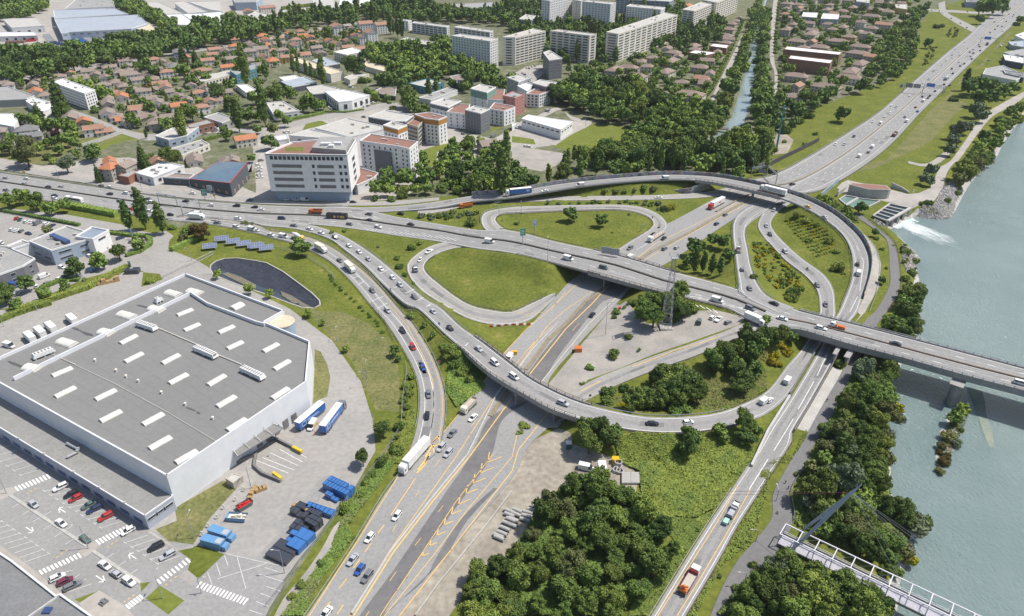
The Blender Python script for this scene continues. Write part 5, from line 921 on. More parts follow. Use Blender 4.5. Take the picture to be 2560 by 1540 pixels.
AL = R_(-62); AP = R_(28); AC = ang('20',2330,60,2210,1000); HOUSES = """
00 1430 535 12 9 1 tile2 cream 1|00 1660 460 15 12 3 slate blue 0|00 1600 600 13 10 2 slate blue 0|00 1985 445 12 9 2 tile2 cream 1|00 1920 545 12 9 2 tile2 cream 1|00 2180 412 13 9 2 tile cream 0|00 2300 460 14 11 3 brown cream 0|00 2150 530 12 9 2 brown beige 1|00 2105 605 12 9 2 tile cream 0|00 1870 640 16 8 2 tile2 cream 0|00 2300 545 14 10 2 brown stone 0
00 1175 600 12 9 1 brown cream 0|00 1190 640 12 8 1 brown beige 0|00 1255 670 13 9 1 brown white 0|00 880 675 12 8 1 brown beige 0|00 970 705 12 9 1 brown white 0|00 740 700 11 8 1 brown beige 1|00 1060 745 13 9 1 ridge white 0|00 1130 780 12 8 1 brown beige 0|00 1210 820 13 9 1 brown white 0|00 1420 715 12 9 1 ridge cream 0|00 1480 760 12 8 1 tile2 beige 0|00 1530 790 13 9 1 tile2 white 0|00 1600 830 12 8 1 brown white 0|00 1650 880 13 9 1 brown cream 0|00 1730 910 11 8 1 brown white 0|00 1120 880 13 10 1 tile white 0|00 1370 900 12 9 1 brown beige 0|00 1450 930 13 9 1 brown white 0|00 1520 960 11 8 1 brown cream 0|00 1190 945 12 9 1 brown white 0|00 1280 990 13 10 1 tile2 cream 0|00 990 1030 14 10 1 brown white 0|00 1070 1060 12 9 1 brown white 0|00 1140 1090 10 8 1 tile cream 1|00 1650 960 11 9 2 tile white 1|00 1850 975 12 9 2 tile2 white 1|00 320 835 13 10 1 tile white 0|00 400 865 11 8 1 brown white 0|00 240 1180 13 11 2 slate white 0|00 640 1070 15 10 2 brown stone 0|00 770 1105 9 9 2 tile stone 0|00 860 1170 12 9 2 tile2 white 0|00 960 1200 10 8 1 tile2 cream 0|00 1440 1110 14 10 2 brown stone 0|00 1570 1065 12 8 1 brown cream 0|00 540 740 13 8 1 brown beige 0|00 300 770 13 8 1 brown beige 0|00 170 760 11 8 1 brown beige 0|00 2270 1265 13 8 2 tile cream 1|00 1010 1478 9 7 1 tile cream 0|00 2100 1470 10 8 2 brown stone 0|00 1330 615 10 8 1 brown beige 0
10 60 320 12 10 2 tile cream 0|10 210 340 11 8 2 tile2 cream 0|10 310 295 13 9 2 tile white 0|10 500 335 13 9 2 tile beige 0|10 525 380 12 9 2 tile2 cream 1|10 370 405 13 10 2 tile2 white 0|10 240 450 12 9 2 brown cream 1|10 40 440 14 10 3 brown cream 0|10 285 515 12 9 2 tile2 yellow 1|10 150 545 14 11 2 tile cream 0|10 440 495 13 10 1 tile2 white 0|10 740 395 15 10 2 tile2 cream 0|10 850 425 12 8 2 tile2 beige 0|10 955 440 13 9 2 tile2 cream 0|10 750 230 17 13 4 tile2 white 0|10 1010 205 16 12 4 tile2 white 0|10 1150 215 13 12 4 tile2 white 1|10 1060 285 15 11 4 tile2 white 0|10 980 330 8 7 3 tile2 white 0|10 650 240 9 8 2 brown beige 0|10 100 60 20 12 3 tile2 cream 0|10 620 110 10 8 2 tile cream 0|10 560 270 14 9 1 brown beige 0|10 600 480 14 9 1 brown beige 0|00 2300 95 14 12 3 tile cream 0|00 2150 110 14 9 2 tile2 beige 0|10 20 590 12 9 2 brown stone 0|10 2150 1315 11 10 2 brown cream 1|01 1450 65 9 7 1 tile2 cream 0|01 1800 50 15 9 1 brown cream 0|01 2150 60 10 8 2 brown stone 0
20 1500 475 14 11 2 ridge beige 2|20 1690 415 15 10 2 ridge stone 2|20 1480 550 18 10 2 ridge beige 2|20 950 630 19 11 2 ridge beige 2|20 1080 610 18 10 2 ridge beige 2|20 1430 650 17 11 2 ridge cream 2|20 1150 690 18 10 2 ridge cream 2|20 880 740 15 10 2 ridge beige 2|20 1750 610 15 11 2 ridge beige 2|20 1765 715 12 11 2 tile2 cream 2|20 1660 855 20 13 3 ridge cream 2|20 1975 320 18 11 2 ridge beige 2|20 1990 385 12 9 2 ridge beige 2|20 2010 260 14 10 2 ridge beige 2|20 2030 210 14 10 2 ridge beige 2|20 1630 45 15 10 2 tile cream 2
30 170 150 16 9 2 ridge beige 2|30 210 30 14 10 2 ridge beige 2|30 170 70 12 9 2 ridge beige 2|30 280 35 14 10 2 ridge beige 2|30 180 260 17 12 3 ridge beige 2|30 410 300 24 12 3 ridge cream 2|30 270 370 19 11 2 ridge beige 2|30 480 425 18 11 2 ridge beige 2|30 270 690 18 11 2 ridge beige 2|30 550 80 16 10 2 ridge beige 2|30 690 95 14 10 2 ridge cream 2|30 790 60 16 10 2 ridge yellow 2|30 1000 80 20 10 2 ridge yellow 2|30 700 240 14 10 2 ridge beige 2|30 600 260 10 9 2 ridge beige 2|30 960 140 22 10 2 ridge cream 2|30 1120 100 14 10 2 ridge beige 2|30 1280 130 15 10 2 ridge beige 2|30 1080 215 18 11 3 tile2 beige 2|30 1200 190 14 10 2 ridge cream 2|30 960 250 14 10 2 ridge beige 2|30 850 290 16 11 2 ridge beige 2|30 650 370 20 11 2 ridge stone 2|30 760 330 14 10 2 ridge yellow 2|30 860 420 20 10 2 ridge beige 2|30 840 480 20 12 2 ridge stone 2|30 1180 530 17 9 1 ridge beige 2|30 860 575 20 10 2 ridge cream 2|30 780 645 22 11 2 ridge cream 2|30 760 705 20 10 2 ridge cream 2|30 550 790 22 11 2 ridge beige 2|30 245 880 14 11 2 ridge cream 2|30 720 150 16 9 2 ridge beige 2|30 330 430 12 9 2 ridge beige 2|30 530 -10 14 9 2 ridge beige 2|30 640 -15 14 9 2 ridge beige 2"""
ncol = dict(tile="orange roofed",tile2="terracotta roofed",brown="brown roofed",slate="slate roofed",ridge="grey brown roofed"); AR = ang('30',190,545,575,592,12)
for t in HOUSES.replace('\n','|').split('|'):
    t = t.split()
    if len(t) < 8: continue
    f,x,y,L_,w,nf,rm,wm,a = t; nf = int(nf); h = 2.8*nf+.3; p = W(f,float(x),float(y),h+1); aa = {'0': AL,'1': AP,'2': AR+random.choice((0,0,0,math.pi/2))}[a]+random.uniform(-.1,.1)
    g_ = a == '0' and random.random() < .35
    gable((p.x,p.y),float(L_)*1.18,float(w)*1.15,h,2.2 if float(w) < 9.5 else 2.8,aa+(math.pi/2 if g_ else 0),wm,rm,"house",f"{['low','two storey','three storey','four storey'][nf-1]} {wm} house {ncol[rm]}","house","houses of the town",hip=(rm in ('ridge','slate') or random.random() < .25))
def quarter(s,gap,angs,roofs,wl,hs,n):
    P_ = Gp(s); xs_ = [p[0] for p in P_]; ys_ = [p[1] for p in P_]; k = 0
    cen = [np.mean(f,axis=0) for f in FOOT]
    for _ in range(n*40):
        if k >= n: break
        x,y = random.uniform(min(xs_),max(xs_)),random.uniform(min(ys_),max(ys_))
        if not inside(x,y,P_)[0] or min(math.hypot(x-q[0],y-q[1]) for q in cen) < gap or (np.sqrt((RP3[:,0]-x)**2+(RP3[:,1]-y)**2)-RW3 < 8).any() or any(sdist(x,y,f)[0] < 8 or inside(x,y,f)[0] for f in FOOT if abs(f[0][0]-x) < 60 and abs(f[0][1]-y) < 60): continue
        nf = random.choice(hs); rm = random.choice(roofs); wm = random.choice(wl); gable((x,y),random.uniform(12,16),random.uniform(8.5,10.5),2.8*nf+.3,2.3,random.choice(angs)+random.uniform(-.08,.08),wm,rm,"house",f"{['low','two storey','three storey'][nf-1]} {wm} house {ncol[rm]}","house","houses of the town",hip=random.random() < .35); cen.append((x,y)); k += 1
RP3 = np.vstack([r.c for r in ROADS.values()]); RW3 = np.concatenate([r.w for r in ROADS.values()])
quarter("00:0,760 700,690 1150,610 1500,560 1750,740 1950,820 2150,900 1950,1000 1500,1080 1350,1220 1100,1120 900,960 620,720 0,860",15,(AL,AP),('brown','brown','brown','ridge','ridge','tile2'),('white','cream','beige'),(1,1,2),60)
quarter("00:1500,460 2374,340 10:1000,260 10:980,420 10:700,460 10:400,540 10:200,600 00:2200,640 00:1700,600",17,(AL,AP),('brown','ridge','tile2','tile'),('white','cream','beige'),(2,2,1),30); quarter("00:-60,1150 450,1080 700,1200 640,1330 -60,1400",17,(AL,AP),('brown','slate'),('white','beige'),(1,2),7)
quarter("30:130,-20 1300,-20 1200,200 960,400 960,560 1000,700 780,760 600,830 250,860 110,700 120,200",19,(AR,AR+1.57),('ridge','ridge','brown','tile2'),('beige','cream','stone'),(2,2,3),34); quarter("20:950,560 1400,470 1900,480 1960,300 2060,200 2120,200 1930,680 1780,900 1500,800 1240,760",20,(AC,AC+1.57),('ridge',),('beige','cream'),(2,),14)
wall("garden_wall","long white garden wall beside the empty plot","wall",mWB,"00:700,1382 910,1320 1165,1225",2.6,.4)
for s,lb in (("03:95,365 800,832","long pale kerb between the parking aisles below the shop"),("03:865,882 1305,1178","second pale kerb between the parking aisles")): wall("kerb",lb,"kerb",mConc,s,.15,.9)
# ---------------------------------------------------------------- vehicles
def paint(name,c,rough=.35): return mat(name+"_paint",c,rough,tuple(v*.94 for v in c),.5,obj=True,spec=.5,clear=.4)
PT = {k: paint(k,c) for k,c in dict(white=(.72,.72,.72),silver=(.42,.43,.45),grey=(.17,.175,.185),black=(.02,.02,.023),navy=(.025,.04,.10),blue=(.03,.09,.32),red=(.42,.03,.025),maroon=(.17,.03,.06),green=(.10,.15,.13),teal=(.02,.12,.10),yellow=(.75,.50,.03),orange=(.60,.16,.03),beige=(.48,.43,.36),cream=(.70,.66,.54),lightblue=(.13,.29,.50),mint=(.35,.60,.50),brown=(.22,.13,.10),truckblue=(.03,.14,.42),cratebl=(.05,.16,.40),darkcrate=(.05,.055,.07),wood=(.42,.27,.12),safety=(.75,.45,.02),redcab=(.50,.03,.03)).items()}
mTyre = mat("tyre_rubber",(.02,.02,.02),.9,(.015,.015,.015),2,obj=True); mRim = mat("wheel_rim",(.35,.35,.36),.4,(.28,.28,.29),3,metal=.5,obj=True); mCarG = mat("car_glass",(.025,.035,.045),.12,(.02,.025,.03),1,spec=.7,obj=True)
mLamp = mat("headlight",(.6,.6,.58),.2,(.5,.5,.48),2,obj=True,spec=.7); mTail = mat("tail_light",(.30,.02,.015),.3,(.22,.015,.01),2,obj=True)
def loft(mb,S):
    n = None; vs = []
    for x,h in S:
        ring = [(x,y,z) for y,z in h]+[(x,-y,z) for y,z in reversed(h)]; n = len(ring); vs += ring
    fs = [(k*n+j,(k+1)*n+j,(k+1)*n+(j+1) % n,k*n+(j+1) % n) for k in range(len(S)-1) for j in range(n)]
    fs += [tuple(range(n)),tuple(range((len(S)-1)*n,len(S)*n))[::-1]]; mb.add(vs,fs)
def meshof(mb,name,mats,smooth=False):
    o = mb.build(name,mats,smooth=smooth); me = o.data; bpy.data.objects.remove(o); return me
def wheelmesh(r,w):
    b = MB(); b.tube((0,-w/2,0),(0,w/2,0),r,n=12); b.cur = 1; b.tube((0,-w/2-.01,0),(0,w/2+.01,0),r*.6,n=10); return meshof(b,"wheel",[mTyre,mRim])
WM = {}
def add_wheels(root,xs,y,r=.32,w=.22):
    k = (r,w)
    if k not in WM: WM[k] = wheelmesh(r,w)
    for x in xs:
        for s_ in (1,-1):
            o = bpy.data.objects.new("wheel",WM[k]); COL.objects.link(o); o.parent = root; o.location = (x,s_*y,r)
CARS = {}
def carmeshes(kind):
    if kind in CARS: return CARS[kind]
    D = dict(hatch=(4.1,.88,.90,1.45,-1.95,1.05,-1.55,.25),sedan=(4.6,.90,.92,1.43,-1.60,1.15,-1.0,.30),estate=(4.7,.90,.93,1.48,-2.2,1.1,-1.9,.3),suv=(4.6,.93,1.02,1.66,-2.15,1.1,-1.85,.4),van=(5.3,1.0,1.15,2.3,-2.6,1.9,-2.55,1.1),minivan=(4.5,.9,1.05,1.8,-2.15,1.4,-2.05,.65),pickup=(5.2,.93,1.0,1.75,-.6,1.3,-.35,.6))[kind]
    L_,w,belt,top,gx0,gx1,rx0,rx1 = D; h = L_/2; b = MB()
    sec = lambda wf,z0,z1: [(w*wf*.90,z0),(w*wf,z0+.22),(w*wf,z1-.2),(w*wf*.86,z1)]
    loft(b,[(-h,sec(.82,.42,belt-.12)),(-h+.2,sec(.96,.26,belt)),(-h+1.1,sec(1,.2,belt+.02)),(h-1.5,sec(1,.2,belt+.0)),(h-.5,sec(.95,.24,belt-.16)),(h-.08,sec(.82,.32,belt-.26)),(h,sec(.7,.4,belt-.34))])
    if kind == 'pickup': b.box(-h+.15,-.7,-w+.1,w-.1,belt-.05,belt-.04)
    body = meshof(b,"body",[PT['white']]); b = MB(); tw = w*(.93 if kind == 'van' else .76)
    loft(b,[(gx0,[(w*.88,belt-.03),(w*.86,belt)]),(rx0,[(w*.9,belt-.03),(tw,top-.05)]),(rx1,[(w*.9,belt-.03),(tw,top-.05)]),(gx1,[(w*.86,belt-.03),(w*.8,belt)])]); glass = meshof(b,"windows",[mCarG])
    b = MB(); tw2 = tw+.015
    b.add([(rx0-.04,-tw2,top-.05),(rx1+.02,-tw2,top-.05),(rx1+.02,tw2,top-.05),(rx0-.04,tw2,top-.05),(rx0+.12,-tw*.86,top+.02),(rx1-.12,-tw*.86,top+.02),(rx1-.12,tw*.86,top+.02),(rx0+.12,tw*.86,top+.02)],[(0,3,2,1),(4,5,6,7),(0,1,5,4),(1,2,6,5),(2,3,7,6),(3,0,4,7)])
    if kind == 'van': b.box(rx0-.06,rx1-.35,-w*.985,w*.985,belt-.03,top-.04)
    else:
        for s_ in (1,-1):
            for x0,x1 in ((gx0,rx0),(gx1,rx1),((rx0+rx1)/2,(rx0+rx1)/2)): b.bar((x0,s_*w*.87,belt),(x1,s_*tw2,top-.05),.09)
    roof = meshof(b,"roof",[PT['white']]); lamp = MB(); lamp.box(-.06,.06,-.17,.17,-.09,.09); tl = meshof(lamp,"tail_light",[mTail]); hl = meshof(lamp,"headlight",[mLamp])
    CARS[kind] = (body,glass,roof,tl,hl,h,w,belt); return CARS[kind]
def car(kind,col,p,a,far=False,look=None,group="vehicles on the roads",label=None,where=None,scl=1):
    bo,gl,rf,tl,hl,h,w,belt = carmeshes(kind); o = empty("pickup_truck" if kind == 'pickup' else "van" if kind in ('van',) else "car",p,a)
    def part(me,nm,m=None,loc=(0,0,0)):
        c = bpy.data.objects.new(nm,me); COL.objects.link(c); c.parent = o; c.location = loc
        if m: c.material_slots[0].link = 'OBJECT'; c.material_slots[0].material = m
        return c
    part(bo,"body",PT[col]); part(gl,"windows"); part(rf,"roof",PT[col])
    if not far:
        add_wheels(o,(-h+.85,h-.85),w-.1)
        for s_ in (1,-1): part(hl,"headlight",None,(h-.12,s_*w*.62,belt-.42)); part(tl,"tail_light",None,(-h+.06,s_*w*.68,belt-.28))
    nm = dict(hatch="hatchback",sedan="saloon car",estate="estate car",suv="tall car",van="van",minivan="small van",pickup="pickup truck")[kind]
    cat = "van" if 'van' in kind else "pickup" if kind == 'pickup' else "car"
    if label: tag(o,label,cat,group)
    else: auto(o,f"{dict(grey='dark grey', navy='dark blue', silver='silver').get(col, col)} {look or nm}",cat,group,where)
    return o
def put(fr,x,y,road,dz=.75): return ROADS[road].locate(*nat(fr,x,y),dz)
RN = dict(A="on the main road",B="on the motorway",J="on the left slip road",G="on the queueing slip road",C="on the lower loop",E="on the outer ramp",F="on the narrow ramp",K="on the shrub lined ramp",frontage="on the frontage street",H="by the works road")
TRAFFIC = """01 A - 50 237 sedan silver,243 243 estate white,220 290 hatch silver,443 320 sedan black,562 317 hatch silver,1016 385 estate black,1163 378 suv white,1370 430 sedan grey,1390 457 estate white,1720 452 sedan black,1955 490 hatch white,2193 495 suv black,2360 508 hatch black
01 A + 55 350 sedan grey,505 400 sedan navy,505 425 hatch white,1115 455 suv grey,1215 525 sedan red,1390 543 hatch white,1837 565 van white,1580 578 hatch black,2205 610 hatch white
01 frontage - 250 158 sedan black,935 308 hatch grey,1015 320 hatch white,1780 378 sedan white,2315 440 hatch grey
01 J + 2015 652 sedan grey,2190 685 hatch white,2335 708 van white
11 A - 42 530 sedan white,1045 572 suv grey,1340 565 sedan black,1047 627 sedan black
11 A + 238 612 minivan navy,868 665 hatch grey,1133 690 estate white,1435 668 sedan black,2165 820 van white
11 K - 2240 460 minivan white
11 G + 350 678 sedan grey,497 710 sedan white,605 745 sedan white,735 788 suv grey,957 922 sedan white,1042 990 hatch silver,1158 1080 sedan white,1267 1160 hatch white,1337 1228 suv silver,1472 1340 suv grey,1645 1475 sedan silver
11 G + 862 865 sedan white
11 J + 5 720 hatch white,140 763 sedan white,255 773 van white,777 1000 sedan grey,1080 1280 suv grey,1222 1465 suv silver
11 C + 1605 918 pickup white,1522 995 hatch white
21 E - 305 357 sedan white,632 298 van white,1415 235 van white
21 K + 1362 418 sedan white
21 B - 1095 887 suv grey,1407 797 sedan black,1085 975 van white
21 B + 1980 577 hatch grey,1898 662 hatch navy,1527 882 hatch silver,1415 893 suv grey
21 A + 523 978 van white,850 1068 minivan green,1905 1365 van white,2210 1445 minivan grey
21 F - 2135 1085 hatch grey,2205 1258 sedan grey
21 G - 2360 680 hatch silver
31 G - 20 760 hatch black,160 920 suv silver,460 1228 sedan grey,537 1410 hatch grey,55 535 hatch silver
31 E - 370 502 sedan yellow,525 600 sedan silver
31 E - 830 1035 hatch black,842 1113 van white
31 A - 55 1400 sedan black
31 B + 228 295 sedan black,140 467 sedan grey
22 B + 745 95 sedan black
12 J + 1360 242 suv black,1455 395 minivan red,1550 585 hatch blue,1600 832 estate grey,1585 1030 sedan black
12 G + 1800 218 sedan black,2068 410 sedan silver,2215 540 minivan white
22 G + 20 670 minivan white,475 915 suv silver,1300 1105 sedan black,1635 1090 hatch white,2345 890 van white
32 G + 15 885 hatch white,185 700 van white
32 A - 1180 365 sedan black
32 A + 135 130 sedan white,495 218 estate white,2345 728 minivan white
12 B - 2012 1050 sedan white,1820 1195 sedan grey,1717 1325 suv silver,1782 1375 estate silver,2345 495 van white
13 B - 1305 548 hatch white,1053 750 hatch white,895 955 sedan silver,962 1047 hatch blue,1030 1110 estate grey,645 1455 sedan white"""
for ln in TRAFFIC.split('\n'):
    f,road,sg,rest = ln.split(' ',3)
    for t in rest.split(','):
        x,y,kind,col = t.split(); p,a,d,r = put(f,float(x),float(y),road,1.2 if kind == 'van' else .75)
        car(kind,col,p,a+(0 if sg == '+' else math.pi),label="white taxi with roof sign in the queue on the slip road" if x == '862' else None,where=RN[road])
        if x == '862': o = COL.objects[-1]
def parked(fr,x,y,x2,y2,kind,col,where=None,far=False):
    p = G(fr,x,y,.7); q = G(fr,x2,y2,.7); d = q-p; return car(kind,col,p,math.atan2(d.y,d.x),far,group="parked cars",where=where)
for t in "560 285 -88 40 suv white,655 350 -80 38 hatch black,700 387 -80 40 hatch red,825 450 -80 40 sedan green,875 487 -80 40 estate navy,980 558 -80 42 suv red,1185 690 -80 45 hatch white,310 445 55 40 hatch silver,567 618 55 42 sedan white,790 765 55 42 hatch green,1445 838 -80 40 suv black,1555 915 -80 42 estate silver,970 1008 60 40 sedan white,1070 1085 -60 -40 hatch silver,1195 1160 60 40 suv white,530 1120 80 -38 hatch white,600 1155 80 -38 hatch maroon,670 1198 80 -38 estate grey".split(','):
    x,y,dx,dy,k,c = t.split(); x,y = float(x),float(y); parked('03',x,y,x+float(dx),y+float(dy),k,c,"in the shop car park")
for t in "150 612 30 -40 sedan red,183 622 30 -40 sedan teal,243 640 50 -30 hatch white,295 645 50 -30 sedan white,350 658 50 -25 van grey,430 663 50 -30 suv white,485 678 50 -30 sedan navy,110 715 40 -30 hatch white,150 722 40 -30 sedan white,195 730 40 -30 hatch grey,263 752 40 10 sedan navy,15 838 40 20 hatch white,833 962 40 10 hatch white,572 1065 40 10 hatch white,410 1150 50 -20 van white,435 1215 50 -25 sedan grey,505 1192 50 -25 hatch silver,550 1170 50 -25 hatch white,600 1148 50 -25 sedan grey,130 1235 40 10 van blue,865 1085 40 -30 van lightblue,1115 795 50 -15 estate navy,1210 825 10 -50 hatch grey,155 1310 50 -30 hatch white,340 1240 10 -30 hatch white".split(','):
    x,y,dx,dy,k,c = t.split(); x,y = float(x),float(y); parked('01',x,y,x+float(dx),y+float(dy),k,c,"at the car dealer")
for f,ts,wh in (('11',"275 437 40 2 sedan white,368 440 40 2 sedan white,452 442 40 2 van white,900 463 40 0 hatch black,20 115 30 -5 hatch white,30 145 30 -5 sedan white,25 175 30 -5 hatch silver,30 205 30 -5 hatch white,35 230 30 -5 sedan white,45 75 30 -5 hatch grey","near the white office"),('22',"1860 122 30 -25 hatch white,1915 137 30 -25 pickup white,2005 167 40 -18 hatch grey,1738 157 5 -30 minivan green","in the pylon yard"),('02',"85 385 40 10 van white","behind the warehouse"),('10',"880 805 30 5 van white,1000 1082 30 5 sedan grey,680 995 20 10 hatch white,700 1010 20 10 hatch silver,720 990 20 10 hatch white,1010 985 30 -10 hatch white,1040 980 30 -10 hatch grey,1090 950 30 -10 hatch white,420 1060 20 8 hatch white,440 1070 20 8 hatch silver,375 980 20 8 hatch grey,270 1225 30 5 hatch white,305 1222 30 5 hatch white,1920 1240 30 10 hatch grey,2200 1265 30 -10 van grey,2350 1190 30 -10 sedan grey","by the low offices"),
    ('20',"130 1355 30 5 hatch white,165 1360 30 5 hatch white,30 1165 30 5 sedan silver,60 1170 30 5 sedan white,30 1185 30 5 hatch grey,340 1015 30 8 hatch silver,330 1030 30 8 van silver,140 630 20 8 hatch white,160 632 20 8 hatch grey,190 618 20 8 hatch white,215 612 20 8 hatch silver,240 655 20 8 hatch white,265 650 20 8 sedan grey,210 675 20 8 hatch white,235 680 20 8 hatch white,100 680 20 8 hatch silver,120 690 20 8 sedan navy,65 690 20 8 hatch white,1220 550 20 4 van white,270 640 20 8 hatch white","among the blocks"),('00',"1125 1160 30 15 hatch white,1165 1172 30 15 hatch white,1215 1190 30 15 sedan black,2000 1190 30 -8 van white,2040 1200 30 -8 van white,1985 1215 30 -8 hatch grey,1900 1240 30 -8 sedan grey,460 565 20 5 van white,1045 588 30 -5 van white,815 672 20 5 hatch white,150 850 20 8 hatch silver,190 870 20 8 hatch white,225 890 20 8 hatch white,85 820 20 8 hatch white,110 835 20 8 hatch grey,770 500 20 8 hatch white,800 515 20 8 hatch silver,830 530 20 8 hatch white,740 530 20 8 hatch white,1350 770 15 8 hatch white,1110 685 15 8 hatch white,360 240 10 5 hatch white,640 395 10 5 hatch blue,1330 560 20 -3 hatch grey","in the old town streets"),('30',"190 828 30 8 van white,310 822 20 8 sedan grey,340 815 20 8 sedan navy,970 690 20 8 hatch white,1000 680 20 8 hatch grey,1020 305 10 20 van white,1060 305 10 20 van white,1130 420 20 5 van white,1160 410 20 5 hatch silver,880 165 20 5 hatch grey,2160 430 30 -25 van white,2180 410 30 -25 hatch white,2050 560 30 -5 hatch lightblue","in the streets beside the far motorway")):
    for t in ts.split(','):
        x,y,dx,dy,k,c = t.split(); x,y = float(x),float(y); parked(f,x,y,x+float(dx),y+float(dy),k,c,wh,f in ('00','20','30','10'))
FARC = "1143,978,w 1190,990,s 1133,1046,w 1085,1078,w 973,1122,w 1040,1148,v 797,1262,n 627,1333,w 708,1335,s 970,1360,v 933,1408,g 850,1447,v 1288,1123,v 1270,1082,g 1388,1030,b 1370,992,r 1440,935,v 1485,905,g 1433,893,k 1502,885,k 1550,842,n 1635,780,k 1690,787,m 1715,678,k 1705,635,k 1783,610,k 1822,588,k 1775,572,w 1890,545,k 1775,515,s 1710,530,w 1658,550,w 1708,508,s 1775,482,w 1872,480,b 1905,490,k 1968,467,k 1963,430,k 1857,443,w 1955,413,g 1830,388,w 2015,350,g 2055,350,w 2175,288,w 2105,270,k 2170,243,k 2100,203,g 2210,198,k 2270,150,w 2280,135,g 2170,140,w 2220,100,s 2245,75,k 2300,30,w 1535,658,s 1492,733,s 1440,762,w 1315,883,w 1905,455,w 1880,520,s 2190,170,w 2130,240,g 2060,300,k 2235,130,k"
CN = dict(w='white',s='silver',k='black',g='grey',b='blue',n='navy',r='red',v='white',m='maroon')
for t in FARC.split():
    x,y,c = t.split(','); p,a,d,r = put('30',float(x),float(y),'B'); i = r.near(p.x,p.y); u = np.linalg.norm(np.array(p[:2])-r.A[i])/(2*r.w[i])
    car('van' if c == 'v' else random.choice(('hatch','sedan','estate')),CN[c],p,a+(math.pi if u < .47 else 0),False,where="on the far motorway")
for t in "1585,50,w 1620,118,w 1700,170,g 1785,215,g 1845,255,k 1520,95,s 1665,75,n 1850,108,k 1550,88,w 1590,100,g".split(): x,y,c = t.split(','); parked('30',float(x),float(y),float(x)+15,float(y)+10,'hatch',CN[c],"at the far roundabout",True)
# lorries and buses ------------------------------------------------------
def cab(b_root,x,col,w=1.24,h=3.1,L_=2.1):
    b = MB(); loft(b,[(x-L_/2,[(w,.6),(w,h-.3),(w*.9,h)]),(x+L_/2-.35,[(w,.5),(w,h-.5),(w*.9,h-.15)]),(x+L_/2,[(w*.96,.5),(w*.96,1.7),(w*.85,h-.7)])]); c = b.build("cab",PT[col],b_root)
    b = MB(); b.add([(x+L_/2+.02,-w*.86,1.55),(x+L_/2+.02,w*.86,1.55),(x+L_/2-.28,w*.82,2.55),(x+L_/2-.28,-w*.82,2.55)],[(0,1,2,3)])
    for s_ in (1,-1): b.add([(x-.2,s_*(w+.015),1.6),(x+L_/2-.4,s_*(w+.015),1.6),(x+L_/2-.5,s_*(w+.015),2.4),(x-.2,s_*(w+.015),2.4)],[(0,1,2,3)])
    b.build("windscreen",mCarG,c); b = MB(); b.box(x+L_/2-.05,x+L_/2+.05,-w*.9,w*.9,.55,.95); b.build("bumper",mConcD,c)
def chassis(root,x0,x1,z=.9): b = MB(); b.box(x0,x1,-.5,.5,z-.25,z); b.box(x0,x1,-1.15,-.95,.45,.8); b.box(x0,x1,.95,1.15,.45,.8); b.build("chassis",mConcD,root)
def cargo(root,x0,x1,z0,z1,side,top,name="trailer",w=1.27):
    b = MB(); b.box(x0,x1,-w,w,z0,z1); b.cur = 1; b.box(x0-.02,x1+.02,-w-.02,w+.02,z1,z1+.06); return b.build(name,[PT[side],PT[top]],root)
